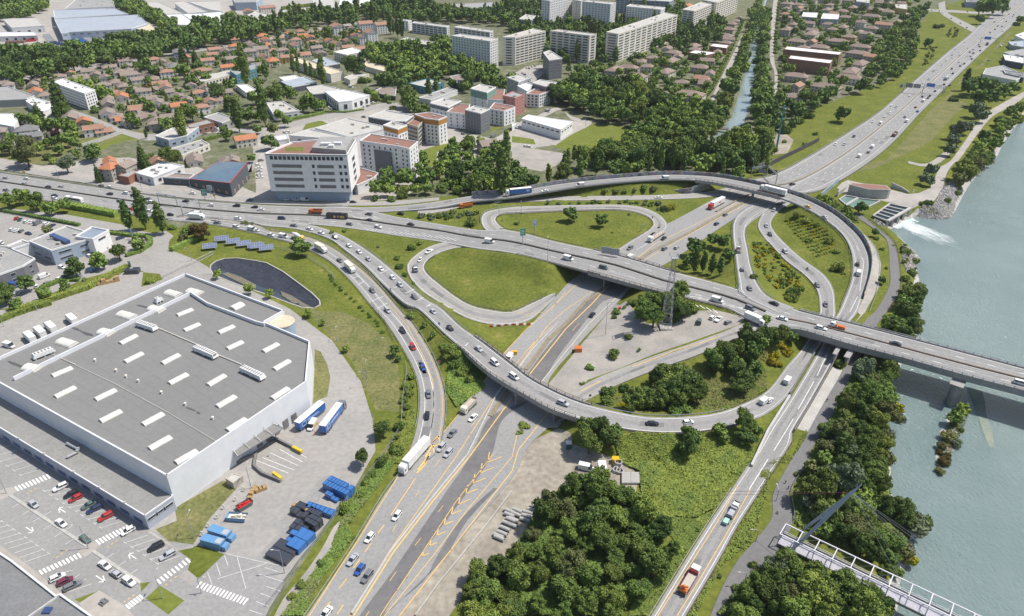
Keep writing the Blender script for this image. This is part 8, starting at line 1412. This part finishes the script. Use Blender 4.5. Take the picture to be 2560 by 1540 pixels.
T('33',"1630,60,120,b,red 1600,140,90,b,olive 400,100,160,,olive 520,190,170,,grey 700,90,200,,dark 850,60,210,,dark 1000,100,210,,mid 780,200,180,,dark 920,250,190,,mid 1060,260,190,,mid 370,430,150,,grey 450,520,160,,olive 600,600,170,,mid 520,700,160,,mid 700,500,180,,dark 900,370,160,,light 960,430,130,b,light 700,700,190,,dark 850,760,200,,dark 950,620,180,,mid 1080,480,190,,dark 1250,520,220,,dark 1350,620,230,,dark 1450,640,160,,dark 1060,760,200,,mid 1180,800,190,,mid 1000,900,190,,dark 880,850,170,,mid 1150,950,180,,mid 1120,1050,180,,mid 1330,970,130,,yellow 1200,1080,120,,mid 100,1000,200,,grey 230,1020,190,,mid 60,1150,190,,mid 250,1180,210,,dark 430,1100,200,,mid 400,1250,210,,mid 570,1150,190,,light 600,1300,200,,mid 760,1200,190,,mid 780,1330,190,,dark 180,1330,210,,olive 60,1380,200,,mid 330,1420,200,,mid 520,1440,200,,mid 700,1440,190,,dark 940,1290,190,,mid 1050,1340,190,,dark 920,1420,190,,mid 1110,1430,120,,light 290,280,80,b,mid 300,180,90,b,mid")
T('23',"2110,1240,130,b,mid 2230,1010,100,b,mid 2374,1100,170,,mid 2280,1180,200,,mid 2160,1300,200,,mid 2080,1440,190,,dark 2260,1380,200,,dark 1720,690,50,b,dark 1660,770,50,b 1930,1110,60,b,dark 110,1000,1,b")
T('31',"650,1070,140,b,light 565,820,95,b,light 350,640,80,b,light 450,675,60,b 270,590,90,b,light 380,820,70,b,mid 640,925,80,b,mid 240,1310,160,b,mid 220,1360,140,b,light 150,1220,90,b,mid 870,510,120,,dark 995,745,75,,dark 1010,800,60,b,dark 1065,1180,80,,dark 1340,1270,220,,mid 1270,1380,160,,mid 1380,1360,150,,dark 1330,1110,110,b,mid 1270,1170,90,b 1165,865,35,b,mid 1830,170,220,,light 1780,230,150,,olive 1950,60,200,,mid 2030,50,160,,mid 1755,380,85,b,mid 1665,450,70,b,mid 1500,475,90,b,mid 1430,470,60,b,mid 1520,160,130,,grey 1450,240,110,,grey 1500,260,100,,grey 1370,1010,80,b,mid 1290,930,90,b,mid 1100,1075,45,b 1060,895,55,b,light 700,1130,50,b 1900,140,160,,olive")
T('30',"700,1045,145,,dark 410,1080,60,b,dark 1490,395,85,,dark 1560,245,70,b,dark 1610,240,60,b,dark 1970,170,85,,dark 1990,60,130,,mid 2080,70,140,,dark 2170,50,130,,dark 1720,920,80,b,dark 1860,800,150,,dark 1930,780,150,,dark 2040,800,150,,mid 1960,900,150,,dark 2080,900,150,,dark 2180,830,140,,mid 2280,800,120,,mid 1950,1000,150,,grey 1990,1060,130,,grey 1780,1190,170,,grey 1850,1170,130,,grey 1720,1290,130,,grey 1700,1380,120,,grey 150,1310,60,b,mid 340,1340,60,b,dark 440,1240,60,b,dark 2340,180,80 2300,220,70,b 1840,740,70,p,dark 590,720,90,,mid 880,790,130,,dark 110,1130,130 60,1000,130,,dark 250,1000,120,,dark 330,900,110 560,870,120,,mid 370,780,60 640,690,60,b")
fill("00:0,500 300,490 560,470 750,450 840,480 1040,370 1500,320 1700,320 1850,230 2374,190 2374,330 1900,400 1550,480 1300,540 1100,560 880,590 500,650 340,720 0,740",13.5,7,10,"o",DK,7,look="round dark avenue tree",chk=False)
fill("00:1080,0 1230,0 1640,230 1610,290 1520,270 1380,190 1100,70",13,7,9,"o",MX,7,look="round avenue tree",chk=False); fill("00:-100,0 430,0 430,60 240,150 100,160 -100,160",12,6,10,"o",MX,6)
fill("10:0,200 200,190 380,130 600,140 760,110 1020,40 1060,-40 1600,-40 1640,80 1940,90 2200,60 2374,0 2374,200 2200,200 1900,180 1640,200 1440,180 1240,170 1150,170 1040,170 900,210 620,230 400,240 0,290",12,6,9.5,"o,o,o,p",DK,6)
fill("10:1190,470 1400,400 1780,380 1800,560 2200,650 2220,720 1990,760 1600,720 1200,680 1000,560 1020,450",11.5,6,9,"o",MX,6); fill("10:1130,720 1550,690 1600,760 1400,800 1160,800",10,5,7,"o",DK,5)
fill("00:-100,680 330,740 700,680 1100,590 1300,590 1500,560 1900,520 2374,380 2374,600 2150,640 1800,720 2100,900 2250,1050 2200,1200 1700,1280 1350,1230 1000,1100 700,960 300,760 -100,900",11,2.5,5,"o,o,o,b,c",MX,3,look=None); fill("00:-100,1130 500,1050 900,1180 690,1320 900,1380 600,1484 -100,1484",11,3,5.5,"o,o,b",MX,3)
fill("10:0,300 450,280 900,250 1000,300 960,420 700,480 500,520 320,540 0,700",11,2.5,5,"o,o,b,c",MX,3); fill("10:0,700 300,820 480,900 700,990 600,1060 300,1130 60,1200 0,1150",15,3,5,"o,b",MX,3); fill("10:1000,820 1300,900 1500,900 1500,1040 1300,1000 1130,950 1000,880",11,3,5,"o,b",MX,3)
fill("10:1900,780 2374,720 2374,820 2200,800 2050,770 1900,850",9,4,6,"o",MX,4); fill("10:1450,1000 1620,960 1640,1040 1500,1060",8,3.5,5,"o",DK,4)
fill("20:0,0 280,0 280,160 640,220 640,150 1060,190 1060,-30 1600,-30 1560,120 1560,280 1880,120 1960,200 1900,420 1640,460 1420,440 1250,420 980,560 860,560 800,560 760,520 500,600 300,600 340,480 0,480",11.5,5,8.5,"o,o,o,p,c",DK,5)
fill("20:480,640 860,560 1000,590 1500,400 1900,480 1960,650 1830,830 1780,980 1500,940 1250,860 1190,740 950,700 650,700",10.5,3,6,"o,o,b",MX,4)
fill("20:400,830 560,740 800,740 950,790 1190,770 1250,870 1500,950 1780,1010 1880,1130 1840,1230 1760,1290 1700,1380 1730,1484 1500,1484 560,1484 560,1440 850,1440 1010,1310 1180,1210 1170,1150 1000,1130 760,1120 640,1080 430,990",9.5,5.5,9,"o",MX,7)
fill("20:1940,1320 2060,1240 2374,1190 2374,1484 1880,1484",10,5,8,"o",MX,6); fill("20:2310,-20 2325,60 2270,230 2190,400 2160,560 2110,780 1990,1060 1900,1170 1790,1090 1960,850 2080,560 2160,330 2230,100",10,5,8,"o",MX,5,chk=True); fill("20:2360,100 30:22,120 30:12,560 30:20,900 30:50,1000 20:2374,1200 20:2240,1180 20:2250,850 20:2285,560 20:2310,300",10,5,8,"o",MX,5)
fill("21:0,110 100,160 280,200 420,150 500,80 560,0 900,-20 1500,-20 2374,-20 2374,140 2100,185 1900,185 1400,150 900,165 500,215 0,300",9,4,6.5,"o,o,p",MX,6); fill("21:1900,-100 2374,-120 31:0,80 21:2250,160 21:2050,170",8,3,5,"o,b",LT,3)
fill("11:1060,470 1140,210 1290,160 1500,200 1680,130 1700,20 2050,60 2374,190 2374,310 2000,370 1600,430 1250,470",7.5,3.5,6,"o,o,b",MX,5); fill("10:1800,1300 2060,1280 2374,1400 2374,1484 1700,1484 1780,1400",8,3.5,5.5,"o",MX,5)
fill("30:0,920 180,900 450,850 640,870 420,1020 200,1180 100,1200 0,1220",10,4,6.5,"o,b",DK,5); fill("30:960,440 1260,140 1400,60 1500,30 1500,90 1380,200 1370,470 1300,620 1180,700 1040,780 980,640",9.5,4,6.5,"o",MX,5); fill("30:90,-60 1500,-60 1200,100 960,420 960,800 650,860 100,860",13,3,6,"o,o,b",MX,4)
fill("30:2374,910 2374,1030 2230,1190 2130,1350 31:2080,-20 1860,180 1700,200 30:1850,1484 1960,1320 2110,1100 2270,970",7,2.8,5,"o,b",MX,3); fill("30:1950,-40 2220,-40 2200,60 1950,100",10,5,8,"o",DK,5)
fill("23:120,730 300,460 450,330 540,150 700,130 930,200 1170,330 1380,640 1520,800 1420,950 1300,1150 1130,1300 1020,1484 23:900,1650 13:2000,1650 13:1940,1450 13:1950,1150 13:2200,1040 13:2374,940",4.9,2.6,4.8,"o","mid,mid,mid,mid,dark,light,olive",5,chk=False,look="leafy copse tree")
fill("32:760,560 1000,560 1180,560 1140,800 1130,1240 33:1100,150 33:1130,330 33:1350,500 33:1450,650 33:1250,760 33:1200,900 33:700,800 33:250,600 33:240,330 33:330,120 32:480,1300 32:600,1000",8,3.6,6,"o,o,b","mid,mid,light,olive,grey",4,chk=True); fill("33:0,950 160,930 700,1150 1180,1390 1150,1484 1000,1600 -400,1600 23:2000,1484 23:2200,1150",6.5,3,5,"o",MX,4)
fill("31:1240,1150 1400,1200 1450,1300 1400,1484 32:1400,200 32:1390,300 32:1080,190 31:1180,1484 31:1240,1330",6,2.5,4.5,"o",DK,4)
fill("22:1850,560 2000,400 2200,230 2374,180 32:250,260 32:100,330 22:2330,560 22:2150,780 22:1960,620",6.5,3,4.5,"o",DK,4); fill("22:1330,560 1600,520 1640,640 1800,720 1700,1000 1130,1000 1100,900 1300,760",6.5,2.5,4.5,"o,b",MX,3)
for s,n in (("20:2140,215 2050,430 1950,640 1880,790 1760,970",34),("30:95,60 75,300 60,520",16),("30:110,640 100,900 130,1000",9),("20:760,690 1020,670",8),("20:1060,650 1300,640 1560,590",12),("30:400,400 560,350 680,300 860,230 930,200 1130,130 1300,100",22),("30:320,430 480,380",6)):
    P_ = [G(*q) for q in poly(s)]
    for k in range(n):
        u = k/(n-1)*(len(P_)-1); i = min(int(u),len(P_)-2); p = P_[i].lerp(P_[i+1],u-i); SPEC.append((p.x,p.y,None,'o',random.uniform(2.6,3.3),'light',"small pale pollarded street tree",None))
SH = "b"
for k in range(13):
    x0,y0 = 160+k*24,640+k*27; n = 8+min(k,12-k)//2
    for j in range(n): tree_px('31',x0+j*25+random.uniform(-6,6),y0-j*8+random.uniform(-4,4),random.uniform(22,40),'b',random.choice(('yellow','yellow','light','mid')),"small yellow flowering broom",None)
fill("21:2230,850 2374,850 31:0,880 120,1010 300,1180 330,1300 200,1240 60,1290 -60,1200 21:2270,1150",3.2,.9,2,"b","yellow,light,mid,yellow",0,look="broom shrub",chk=False)
fill("21:320,392 620,350 850,330 1230,262 1600,280 1480,350 1230,378 850,385",4,1.8,3.2,"b","mid,light,olive",1,look="slope shrub"); fill("21:330,468 800,455 1250,448 1530,505 1450,560 1300,500 900,478 330,485",3.6,1.4,2.2,"b","mid,grey",1,look="verge shrub"); fill("11:1385,600 1570,575 1700,570 1950,540 2060,560 1930,600 1660,615 1500,610",3.6,1.6,2.6,"b","grey,mid",1,look="verge shrub")
fill("11:530,660 780,690 760,700 540,672",2.5,1,1.6,"b","mid",0,look="verge shrub"); fill("11:-60,660 130,690 120,700 -60,680",2.5,1,1.6,"b","mid",0,look="verge shrub"); fill("01:2240,645 2374,665 2374,680 2250,672",2.5,1,1.6,"b","mid,olive",0,look="verge shrub",chk=False)
fill("31:410,410 560,430 760,545 820,640 760,640 560,530",4,1.6,3,"b,o","mid,light",1,look="bank shrub"); fill("30:1500,430 1570,430 1480,600 1430,600",6,1.5,2.6,"b","mid,red,olive",1,look="embankment shrub"); fill("30:1650,330 1700,250 1800,270 1740,340",6,1.5,2.6,"b","mid,red,olive",1,look="embankment shrub"); fill("30:1640,150 1800,250 1790,270 1650,180",6,1.3,2.2,"b","dark",1,look="embankment shrub")
fill("12:1400,600 1470,720 1400,1000 1340,1300 1200,1484 1180,1484 1310,1100 1370,900",3.6,1.3,2.4,"b","mid,light",0,look="fence side shrub",chk=False,cap=60); fill("13:1190,0 1340,-60 1130,200 860,560 880,640 700,830 560,1060 330,1430 260,1484 500,1080 700,760 780,590 930,330",4,1.5,2.8,"b","mid,light,dark",0,look="fence side shrub",cap=110)
fill("11:640,1090 780,1240 960,1440 12:1130,150 12:1200,330 12:1160,240 11:1000,1484 11:700,1200",2.4,.9,1.6,"b","dark,mid",0,look="clipped bank shrub",chk=False); fill("12:1330,30 1500,220 1640,420 1560,330 1450,200",4,1.2,2.2,"b","mid,light",0,look="strip shrub")
fill("33:240,60 330,100 300,250 240,330 240,560 200,600",4,1.3,2.5,"b","mid,light,olive",0,look="path side shrub"); fill("21:1000,1390 1050,1484 22:950,150 22:930,60",4,1.5,2.5,"b","mid",0,look="verge shrub"); fill("31:1260,860 1390,960 1390,1130 1240,1120 1240,950",4.5,1.1,2.2,"b","mid,olive",0,look="river bank shrub")
for i,s in enumerate(SPEC):
    if s[2] is None: SPEC[i] = (s[0],s[1],None,*s[3:])
Hs = hgt([s[0] for s in SPEC],[s[1] for s in SPEC]); SPEC = [(s[0],s[1],float(h),*s[3:]) for s,h in zip(SPEC,Hs)]
def insight(s):
    u,v = proj(s[0],s[1],s[2]+HT[s[3]]*s[4]*.5); return -60 < u < 2620 and -60 < v < 1640
def big(s): return s[4]*HT[s[3]]*pxm(proj(s[0],s[1],s[2])[1])
vis = [s for s in SPEC if insight(s) and s[4] > .3]; TR = sorted([s for s in vis if s[3] == 'o'],key=big,reverse=True); BU = sorted([s for s in vis if s[3] == 'b'],key=big,reverse=True); CO = [s for s in vis if s[3] == 'c']; PO = [s for s in vis if s[3] == 'p']
CL = dict(dark="dark green",mid="green",light="light green",grey="grey green",olive="olive green",red="reddish",yellow="yellow",plum="plum coloured")
def plant(s,name,cat,grp,nm):
    x,y,z,kind,r,col,look,where = s; sc_ = pxm(proj(x,y,z)[1]); lod = 'near' if sc_*r > 24 else 'mid' if sc_*r > 11 else 'far'; cm_,tm_ = proto(kind,lod,random.randrange(4 if kind == 'o' else 2)); o = empty(name,(x,y,z),random.uniform(0,6.28)); sx = r*random.uniform(.92,1.08); o.scale = (sx,sx*random.uniform(.82,1.18),r*random.uniform(.85,1.3))
    c = bpy.data.objects.new("crown" if kind != 'b' else "foliage",cm_); COL.objects.link(c); c.parent = o; c.material_slots[0].link = 'OBJECT'; c.material_slots[0].material = LM[col]
    if kind != 'b': c = bpy.data.objects.new("trunk",tm_); COL.objects.link(c); c.parent = o
    size = "" if not 4 < r < 999 or kind != 'o' else ("big " if r > 6.5 else ""); auto(o,look and (look if any(k in look for k in ('pale','dark','yellow')) else f"{CL[col]} {look}") or f"{size}{CL[col]} {nm}",cat,grp)
for s in TR[:300]: plant(s,"tree","tree","broadleaf trees","broadleaf tree")
for s in PO: plant(s,"poplar_tree","tree","poplars","slender poplar")
for s in CO: plant(s,"conifer_tree","tree","conifers","conifer")
for s in BU[:300]: plant(s,"shrub","shrub","shrubs","bushy shrub")
def mass(L_,name,label,kind):
    V2 = []; F2 = []; M2 = []; off = 0; cols = list(LM); arr = {v: crown_arrays(kind,430 if kind == 'o' else 150,50+v,.19) for v in range(3)}
    for s in L_:
        q,cv,cf = arr[random.randrange(3)]; t = random.uniform(0,6.28); P_ = np.vstack([q,cv])*s[4]; P_ = np.stack([P_[:,0]*math.cos(t)-P_[:,1]*math.sin(t)+s[0],P_[:,0]*math.sin(t)+P_[:,1]*math.cos(t)+s[1],P_[:,2]*random.uniform(.9,1.1)+s[2]],1); V2.append(P_); n = len(q)//4
        F2 += [(off+4*i,off+4*i+1,off+4*i+2,off+4*i+3) for i in range(n)]+[tuple(off+4*n+j for j in f) for f in cf]; M2 += [cols.index(s[5])]*(n+len(cf)); off += len(P_)
    if not V2: return
    b = MB(); b.v = np.vstack(V2).tolist(); b.f = F2; b.m = M2; tag(b.build(name,[LM[c] for c in cols]),label,"trees" if kind == 'o' else "shrubs",kind='stuff')
mass(TR[300:],"woodland","distant garden trees and woods spread through the town and along the canal",'o'); mass(BU[300:],"undergrowth","smallest shrubs scattered over verges and gardens",'b')
def hedge(s,w,h,label,col='mid'):
    P_ = [G(*q) for q in poly(s)]; b = MB(); rs = random.Random(3)
    for i in range(len(P_)-1):
        a,c = P_[i],P_[i+1]; b.bar(a+Vector((0,0,h*.45)),c+Vector((0,0,h*.45)),w*.85,h*.9); d = c-a; L_ = d.length; d.normalize(); n_ = Vector((-d.y,d.x,0))
        for k in range(int(L_*(w+2*h)*2.2)):
            u = rs.random()*L_; f = rs.random();
            if f < .45: p = a+d*u+n_*rs.uniform(-.5,.5)*w+Vector((0,0,h*rs.uniform(.86,1.05)))
            else: p = a+d*u+n_*w*rs.choice((-.5,.5))*rs.uniform(.8,1.1)+Vector((0,0,h*rs.random()))
            e1 = Vector((rs.gauss(0,1),rs.gauss(0,1),rs.gauss(0,.6))).normalized()*.32; e2 = e1.cross(Vector((rs.gauss(0,1),rs.gauss(0,1),rs.gauss(0,1)))).normalized()*.26; b.add([p-e1,p-e2,p+e1,p+e2],[(0,1,2,3)])
    tag(b.build("hedge",LM[col]),label,"hedge")
hedge("01:170,1484 420,1400 820,1270 1060,1140 1195,1080",3,2.6,"long clipped hedge between the dealer and the warehouse yard",'light')
hedge("02:-60,190 130,110 340,40 480,0",3,2.4,"near end of the long clipped hedge at the left edge",'light'); hedge("01:600,505 760,535 950,570 1090,600",4.5,3.4,"dense hedge between motorway and access road",'light'); hedge("01:1590,920 1700,870 1850,800 1935,770",3,2.4,"clipped hedge at the head of the solar lawn",'light'); hedge("01:1170,970 1300,930 1390,870 1400,830 1370,790 1200,780 1010,755",2.6,1.8,"curved low hedge round the dealer forecourt",'mid'); hedge("01:400,1265 560,1200 740,1190",3,1.6,"low hedge in front of the grey parked cars",'mid'); hedge("01:0,545 250,590 500,640 740,685",2.4,1.5,"low hedge behind the dealer car park",'mid'); hedge("10:320,1110 480,1085 625,1050",3,2,"hedge along the low office street",'light'); hedge("10:640,1040 830,1045 1000,1020",2,1.4,"low hedge in front of the white roofed glass hall",'mid'); hedge("10:1070,920 1230,950 1245,965",3,2,"round ended hedge at the arts hall drive",'mid'); hedge("00:1890,1310 2050,1270",3,2.5,"hedge beside the bright lawn",'mid'); hedge("30:660,185 860,215",8,6,"long dense tree hedge between the grey houses",'dark'); hedge("30:580,440 750,470",5,5,"dark tree hedge behind the brick blocks",'dark'); hedge("10:240,90 520,60",6,5,"tall hedge before the far cream building",'mid')
def cover(s,n,size,hmax,col,name,label,col2=None):
    P_ = [tuple(G(*q)[:2]) for q in poly(s)]; xs_ = [p[0] for p in P_]; ys_ = [p[1] for p in P_]; rs = np.random.RandomState(len(s)); C = np.stack([rs.uniform(min(xs_),max(xs_),n*3),rs.uniform(min(ys_),max(ys_),n*3)],1); C = C[inside(C[:,0],C[:,1],P_)][:n]; H = hgt(C[:,0],C[:,1])
    lump = sum(np.sin(C[:,0]*a+p)*np.sin(C[:,1]*b_+q) for a,b_,p,q in ((.33,.29,0,1),(.71,.63,2,.3),(.17,.21,1,2)))/3; z = H+hmax*(.45+.5*lump)*rs.uniform(.75,1.05,len(C)); z = np.maximum(z,H+.1)
    u = rs.normal(size=(len(C),3)); u[:,2] *= .45; u /= np.linalg.norm(u,axis=1)[:,None]; w2 = np.cross(u,np.array([0,0,1.])+rs.normal(size=(len(C),3))*.35); w2 /= np.linalg.norm(w2,axis=1)[:,None]; c = np.stack([C[:,0],C[:,1],z],1); s_ = size*rs.uniform(.6,1.3,(len(C),1))
    Q = np.stack([c-u*s_,c-w2*s_*.8,c+u*s_,c+w2*s_*.8],1).reshape(-1,3); b = MB(); b.v = Q.tolist(); b.f = [(4*i,4*i+1,4*i+2,4*i+3) for i in range(len(C))]; b.m = [int(v > .25) if col2 else 0 for v in lump+rs.normal(size=len(C))*.15]; tag(b.build(name,[LM[col]]+([LM[col2]] if col2 else [])),label,"ground cover",kind='stuff')
cover("22:950,1230 1150,1200 1480,1215 1800,1250 2240,1240 23:2240,30 23:2080,220 23:1960,340 23:1900,480 23:1700,580 23:1520,560 23:1380,640 23:1200,330 23:1180,150 23:1000,60",42000,.40,1.5,'light',"thicket","bright green leafy thicket between the lower curve and the copse",'mid')
cover("23:130,700 300,480 450,350 700,200 1000,300 1200,400 1400,700 1400,950 1150,1290 1020,1484 13:2020,1484 13:1960,1200 13:2300,1000",26000,.4,2.2,"mid","understorey","leafy understorey filling the copse","dark")
cover("23:1200,340 1380,640 1500,780 1420,950 1300,1150 1130,1330 1080,1484 1280,1484 1560,1000 1790,640 1960,380 1860,520 1700,590 1520,570",16000,.32,.7,'mid',"scrub","rough green scrub beside the copse and the riverside road",'light')
cover("12:1700,380 1880,400 2060,600 2130,780 1960,900 1860,960 1760,800 1790,560",9000,.35,1.4,'mid',"slope_cover","leafy slope cover under the curved viaduct",'light')
cover("12:1420,1000 1480,980 1470,1200 1330,1484 1180,1484 1330,1250",4500,.32,1.0,'light',"slope_cover","green weeds between the fence and the slip road"); cover("13:1150,0 1330,0 1100,330 850,640 900,760 640,1100 440,1484 240,1484 560,1050 800,700 700,830 900,380",15000,.34,1.1,'mid',"slope_cover","weedy bank between gravel track and lower motorway",'olive')
cover("22:700,900 850,860 1100,860 1300,640 1600,540 1640,640 1780,640 1800,560 2374,300 2374,900 2100,1000 1700,1020 1200,1010 900,960",14000,.30,.45,'olive',"tall_grass","tall rough grass on the wooded island",'mid')
cover("32:240,1390 350,1170 380,1200 200,1480 33:120,60 0,230 23:2300,200 23:2330,60",3500,.3,.6,'light',"verge_weeds","weeds between riverside road and cycle path"); cover("23:2374,190 2374,320 2300,600 2200,840 1960,1000 1780,1330 1700,1484 1620,1484 1920,980 2130,620 2300,300",7500,.32,.6,'light',"verge_weeds","rough verge beside the lower cycle path",'olive')
cover("32:820,560 1180,520 1120,800 1090,1250 33:1120,180 33:1160,420 33:1380,560 33:1300,800 33:1240,1000 33:700,840 33:260,640 33:250,350 33:300,150 32:400,1430 32:600,1020",26000,.38,2.2,'mid',"bank_cover","dense bank vegetation under the riverside trees",'dark'); cover("33:0,1000 150,940 700,1130 1180,1380 1130,1500 0,1484 23:1900,1484 23:2140,1180",9000,.4,2.0,'mid',"bank_cover","dense vegetation below the footbridge",'dark'); cover("31:420,420 600,430 800,580 850,660 760,650 560,540",2500,.35,1.2,'mid',"bank_cover","leafy bank between the ramp wall and the basins")
# ---------------------------------------------------------------- labels
LMK = [("white office block",'11',450,150),("black restaurant",'01',2000,250),("big warehouse",'02',1300,600),("black lined pond",'11',200,1250),("lower grass loop",'11',2000,1150),("upper grass loop",'21',650,650),("lattice mast",'22',1425,100),("curved viaduct",'22',100,750),("wooded island",'22',1500,800),("copse by the dirt yard",'23',600,700),("footbridge mast",'33',600,550),("river bridge pier",'32',1750,750),("yellow broom island",'31',400,800),("power house",'31',930,350),("football pitch",'20',800,1280),("canal footbridge",'20',1930,1195),("canal road bridge",'20',2210,590),("red brick blocks",'30',400,540),("far sign gantry",'30',1430,850),("charcoal residence tower",'10',2050,1100),("long cream slab",'20',1200,300),("white ten storey block",'10',2000,450),("white slab among houses",'00',650,850),("blue factory shed",'00',900,220),("arched white warehouses",'00',1850,170),("old orange roofed house",'01',1010,170),("car showroom",'01',600,880),("bus of the left motorway",'01',690,440),("blue crate stacks",'13',750,330),("lower car park",'03',700,700),("green sign post",'21',100,780),("ramp bridge",'21',2150,330),("riverside path",'30',2000,1200),("far roundabout",'30',1550,60),("school hall",'00',1640,1240),("poplar screened storehouse",'10',600,620),("glass fronted hall",'10',870,900),("round lawn tree",'11',410,880),("gravel yard",'22',900,300),("river island",'32',1700,1150),("lower left shop",'03',200,1300),("salmon residence",'20',60,980),("cream block end",'20',920,440),("orange roofed cottages",'10',300,430),("white garden wall",'00',950,1300),("grey square tower",'20',380,600),("outer ramp wall",'21',1000,210),("crane truck",'23',1640,1160),("cycle path bend",'31',1150,900),("rooftop parking deck",'00',100,900),("avenue of dark trees",'00',700,520),("twin roofed brick cottages",'20',1850,470),("far orange houses",'10',1060,260),("sawtooth factory",'10',850,1190),("dark tree clump",'21',1800,930),("queueing slip road",'11',1200,1130),("left slip road",'12',1550,600),("tail of the works chevrons",'13',1600,850)]
LMP = [(n,*nat(f,x,y)) for n,f,x,y in LMK]
ORD = "first second third fourth fifth sixth seventh eighth ninth tenth eleventh twelfth thirteenth fourteenth fifteenth sixteenth seventeenth eighteenth nineteenth twentieth".split()
NUM = "zero one two three four five six seven eight nine ten eleven twelve thirteen fourteen fifteen sixteen seventeen eighteen nineteen twenty".split()
bins = {}
for o,look,cat,grp,where in AUTO:
    x,y,z = o.location; u,v = proj(x,y,z); best = sorted(LMP,key=lambda l: (l[1]-u)**2+((l[2]-v)*1.2)**2)[0]; dx,dy = u-best[1],(v-best[2])
    rel = "beside" if math.hypot(dx,dy) < 26 else ("right of" if dx > 0 else "left of") if abs(dx) > abs(dy)*1.1 else ("in front of" if dy > 0 else "beyond")
    bins.setdefault((look,where or '',rel,best[0]),[]).append((u,v,o,cat,grp))
for (look,where,rel,lm),L_ in bins.items():
    L_.sort(key=lambda t: t[0]); n = len(L_)
    for i,(u,v,o,cat,grp) in enumerate(L_):
        base = f"{look} {where+' ' if where else ''}{rel} the {lm}"
        if n == 1: lab = base
        elif n == 2: lab = base+(", left one" if i == 0 else ", right one")
        else:
            k = i+1; side = "left"
            if k > n/2: k = n-i; side = "right"
            lab = base+(f", {side}most one" if k == 1 else f", {ORD[k-1]} from {side}" if k <= 20 else f", near the middle")
        w_ = lab.split()
        if len(w_) > 16: lab = lab.replace(where+' ','',1) if where else ' '.join(w_[:16])
        tag(o,lab,cat,grp)
for i,(s,n,c1,c2) in enumerate((("11:1750,900 2374,935 21:0,960 21:320,1050 21:560,1190 21:250,1390 21:0,1470 12:2374,70 12:2180,50 11:1900,1370 11:1720,1220 11:1590,1100 11:1620,990",7000,'mid','olive'),("21:-60,590 100,575 900,545 1150,565 1270,640 1200,730 950,890 800,900 400,810 0,700",5000,'mid','olive'),("11:830,710 1300,800 1720,835 1480,930 1380,1030 1420,1180 1180,1000",3500,'mid','olive'),("11:0,960 400,1020 620,1180 800,1400 12:1000,100 12:1230,400 12:1330,640 12:1330,1000 12:1110,980 12:900,550 12:650,250 12:430,60 11:620,1420 11:560,1300 11:200,1060",9000,'mid','olive'),("30:420,1170 1000,840 1370,560 1600,240 1830,330 1640,480 1150,920 800,1200 300,1470",9000,'mid','olive'),("30:1100,1440 1650,850 2200,330 2050,620 1780,780 1850,950 1700,1080 1500,1320 31:1400,200 31:1000,240 31:720,230",7000,'mid','olive'),("31:100,590 260,520 400,560 640,780 760,1000 700,1250 640,1330 560,1150 330,960 120,800",4000,'mid','olive'),("11:480,700 860,880 1150,1080 1440,1390 12:1600,180 12:1800,480 12:1720,600 12:1600,330 12:1350,60 11:1000,1120 11:800,900",4500,'olive','mid'))): cover(s,n//2,.2,.12,c1,"grass_tufts","coarse grass tufts, "+("on the lower loop","on the upper loop","in the wedge beside the queueing slip road","on the lawn round the pond","on the left bank of the far motorway","on the meadow by the river","on the broom island","on the strip between slip roads")[i],c2)
cover("32:1760,960 1860,960 1850,1060 1790,1200 1740,1320 1690,1420 33:1660,60 33:1570,170 33:1560,60 32:1590,1380 32:1640,1200 32:1700,1060",2600,.3,.9,'olive',"reeds","brown and green reeds on the small river island",'red')
b = MB(); b.box(-1500,1500,-40,3600,-9,172); o = b.build("haze",[]); m = bpy.data.materials.new("haze"); m.use_nodes = True; N = m.node_tree.nodes; N.remove(N["Principled BSDF"]); v = N.new("ShaderNodeVolumePrincipled"); v.inputs["Color"].default_value = (.86,.90,.95,1); v.inputs["Density"].default_value = .00004; v.inputs["Anisotropy"].default_value = .1; m.node_tree.links.new(v.outputs[0],N["Material Output"].inputs["Volume"]); o.data.materials.append(m); tag(o,"thin pale haze over the whole valley","haze",kind='stuff')
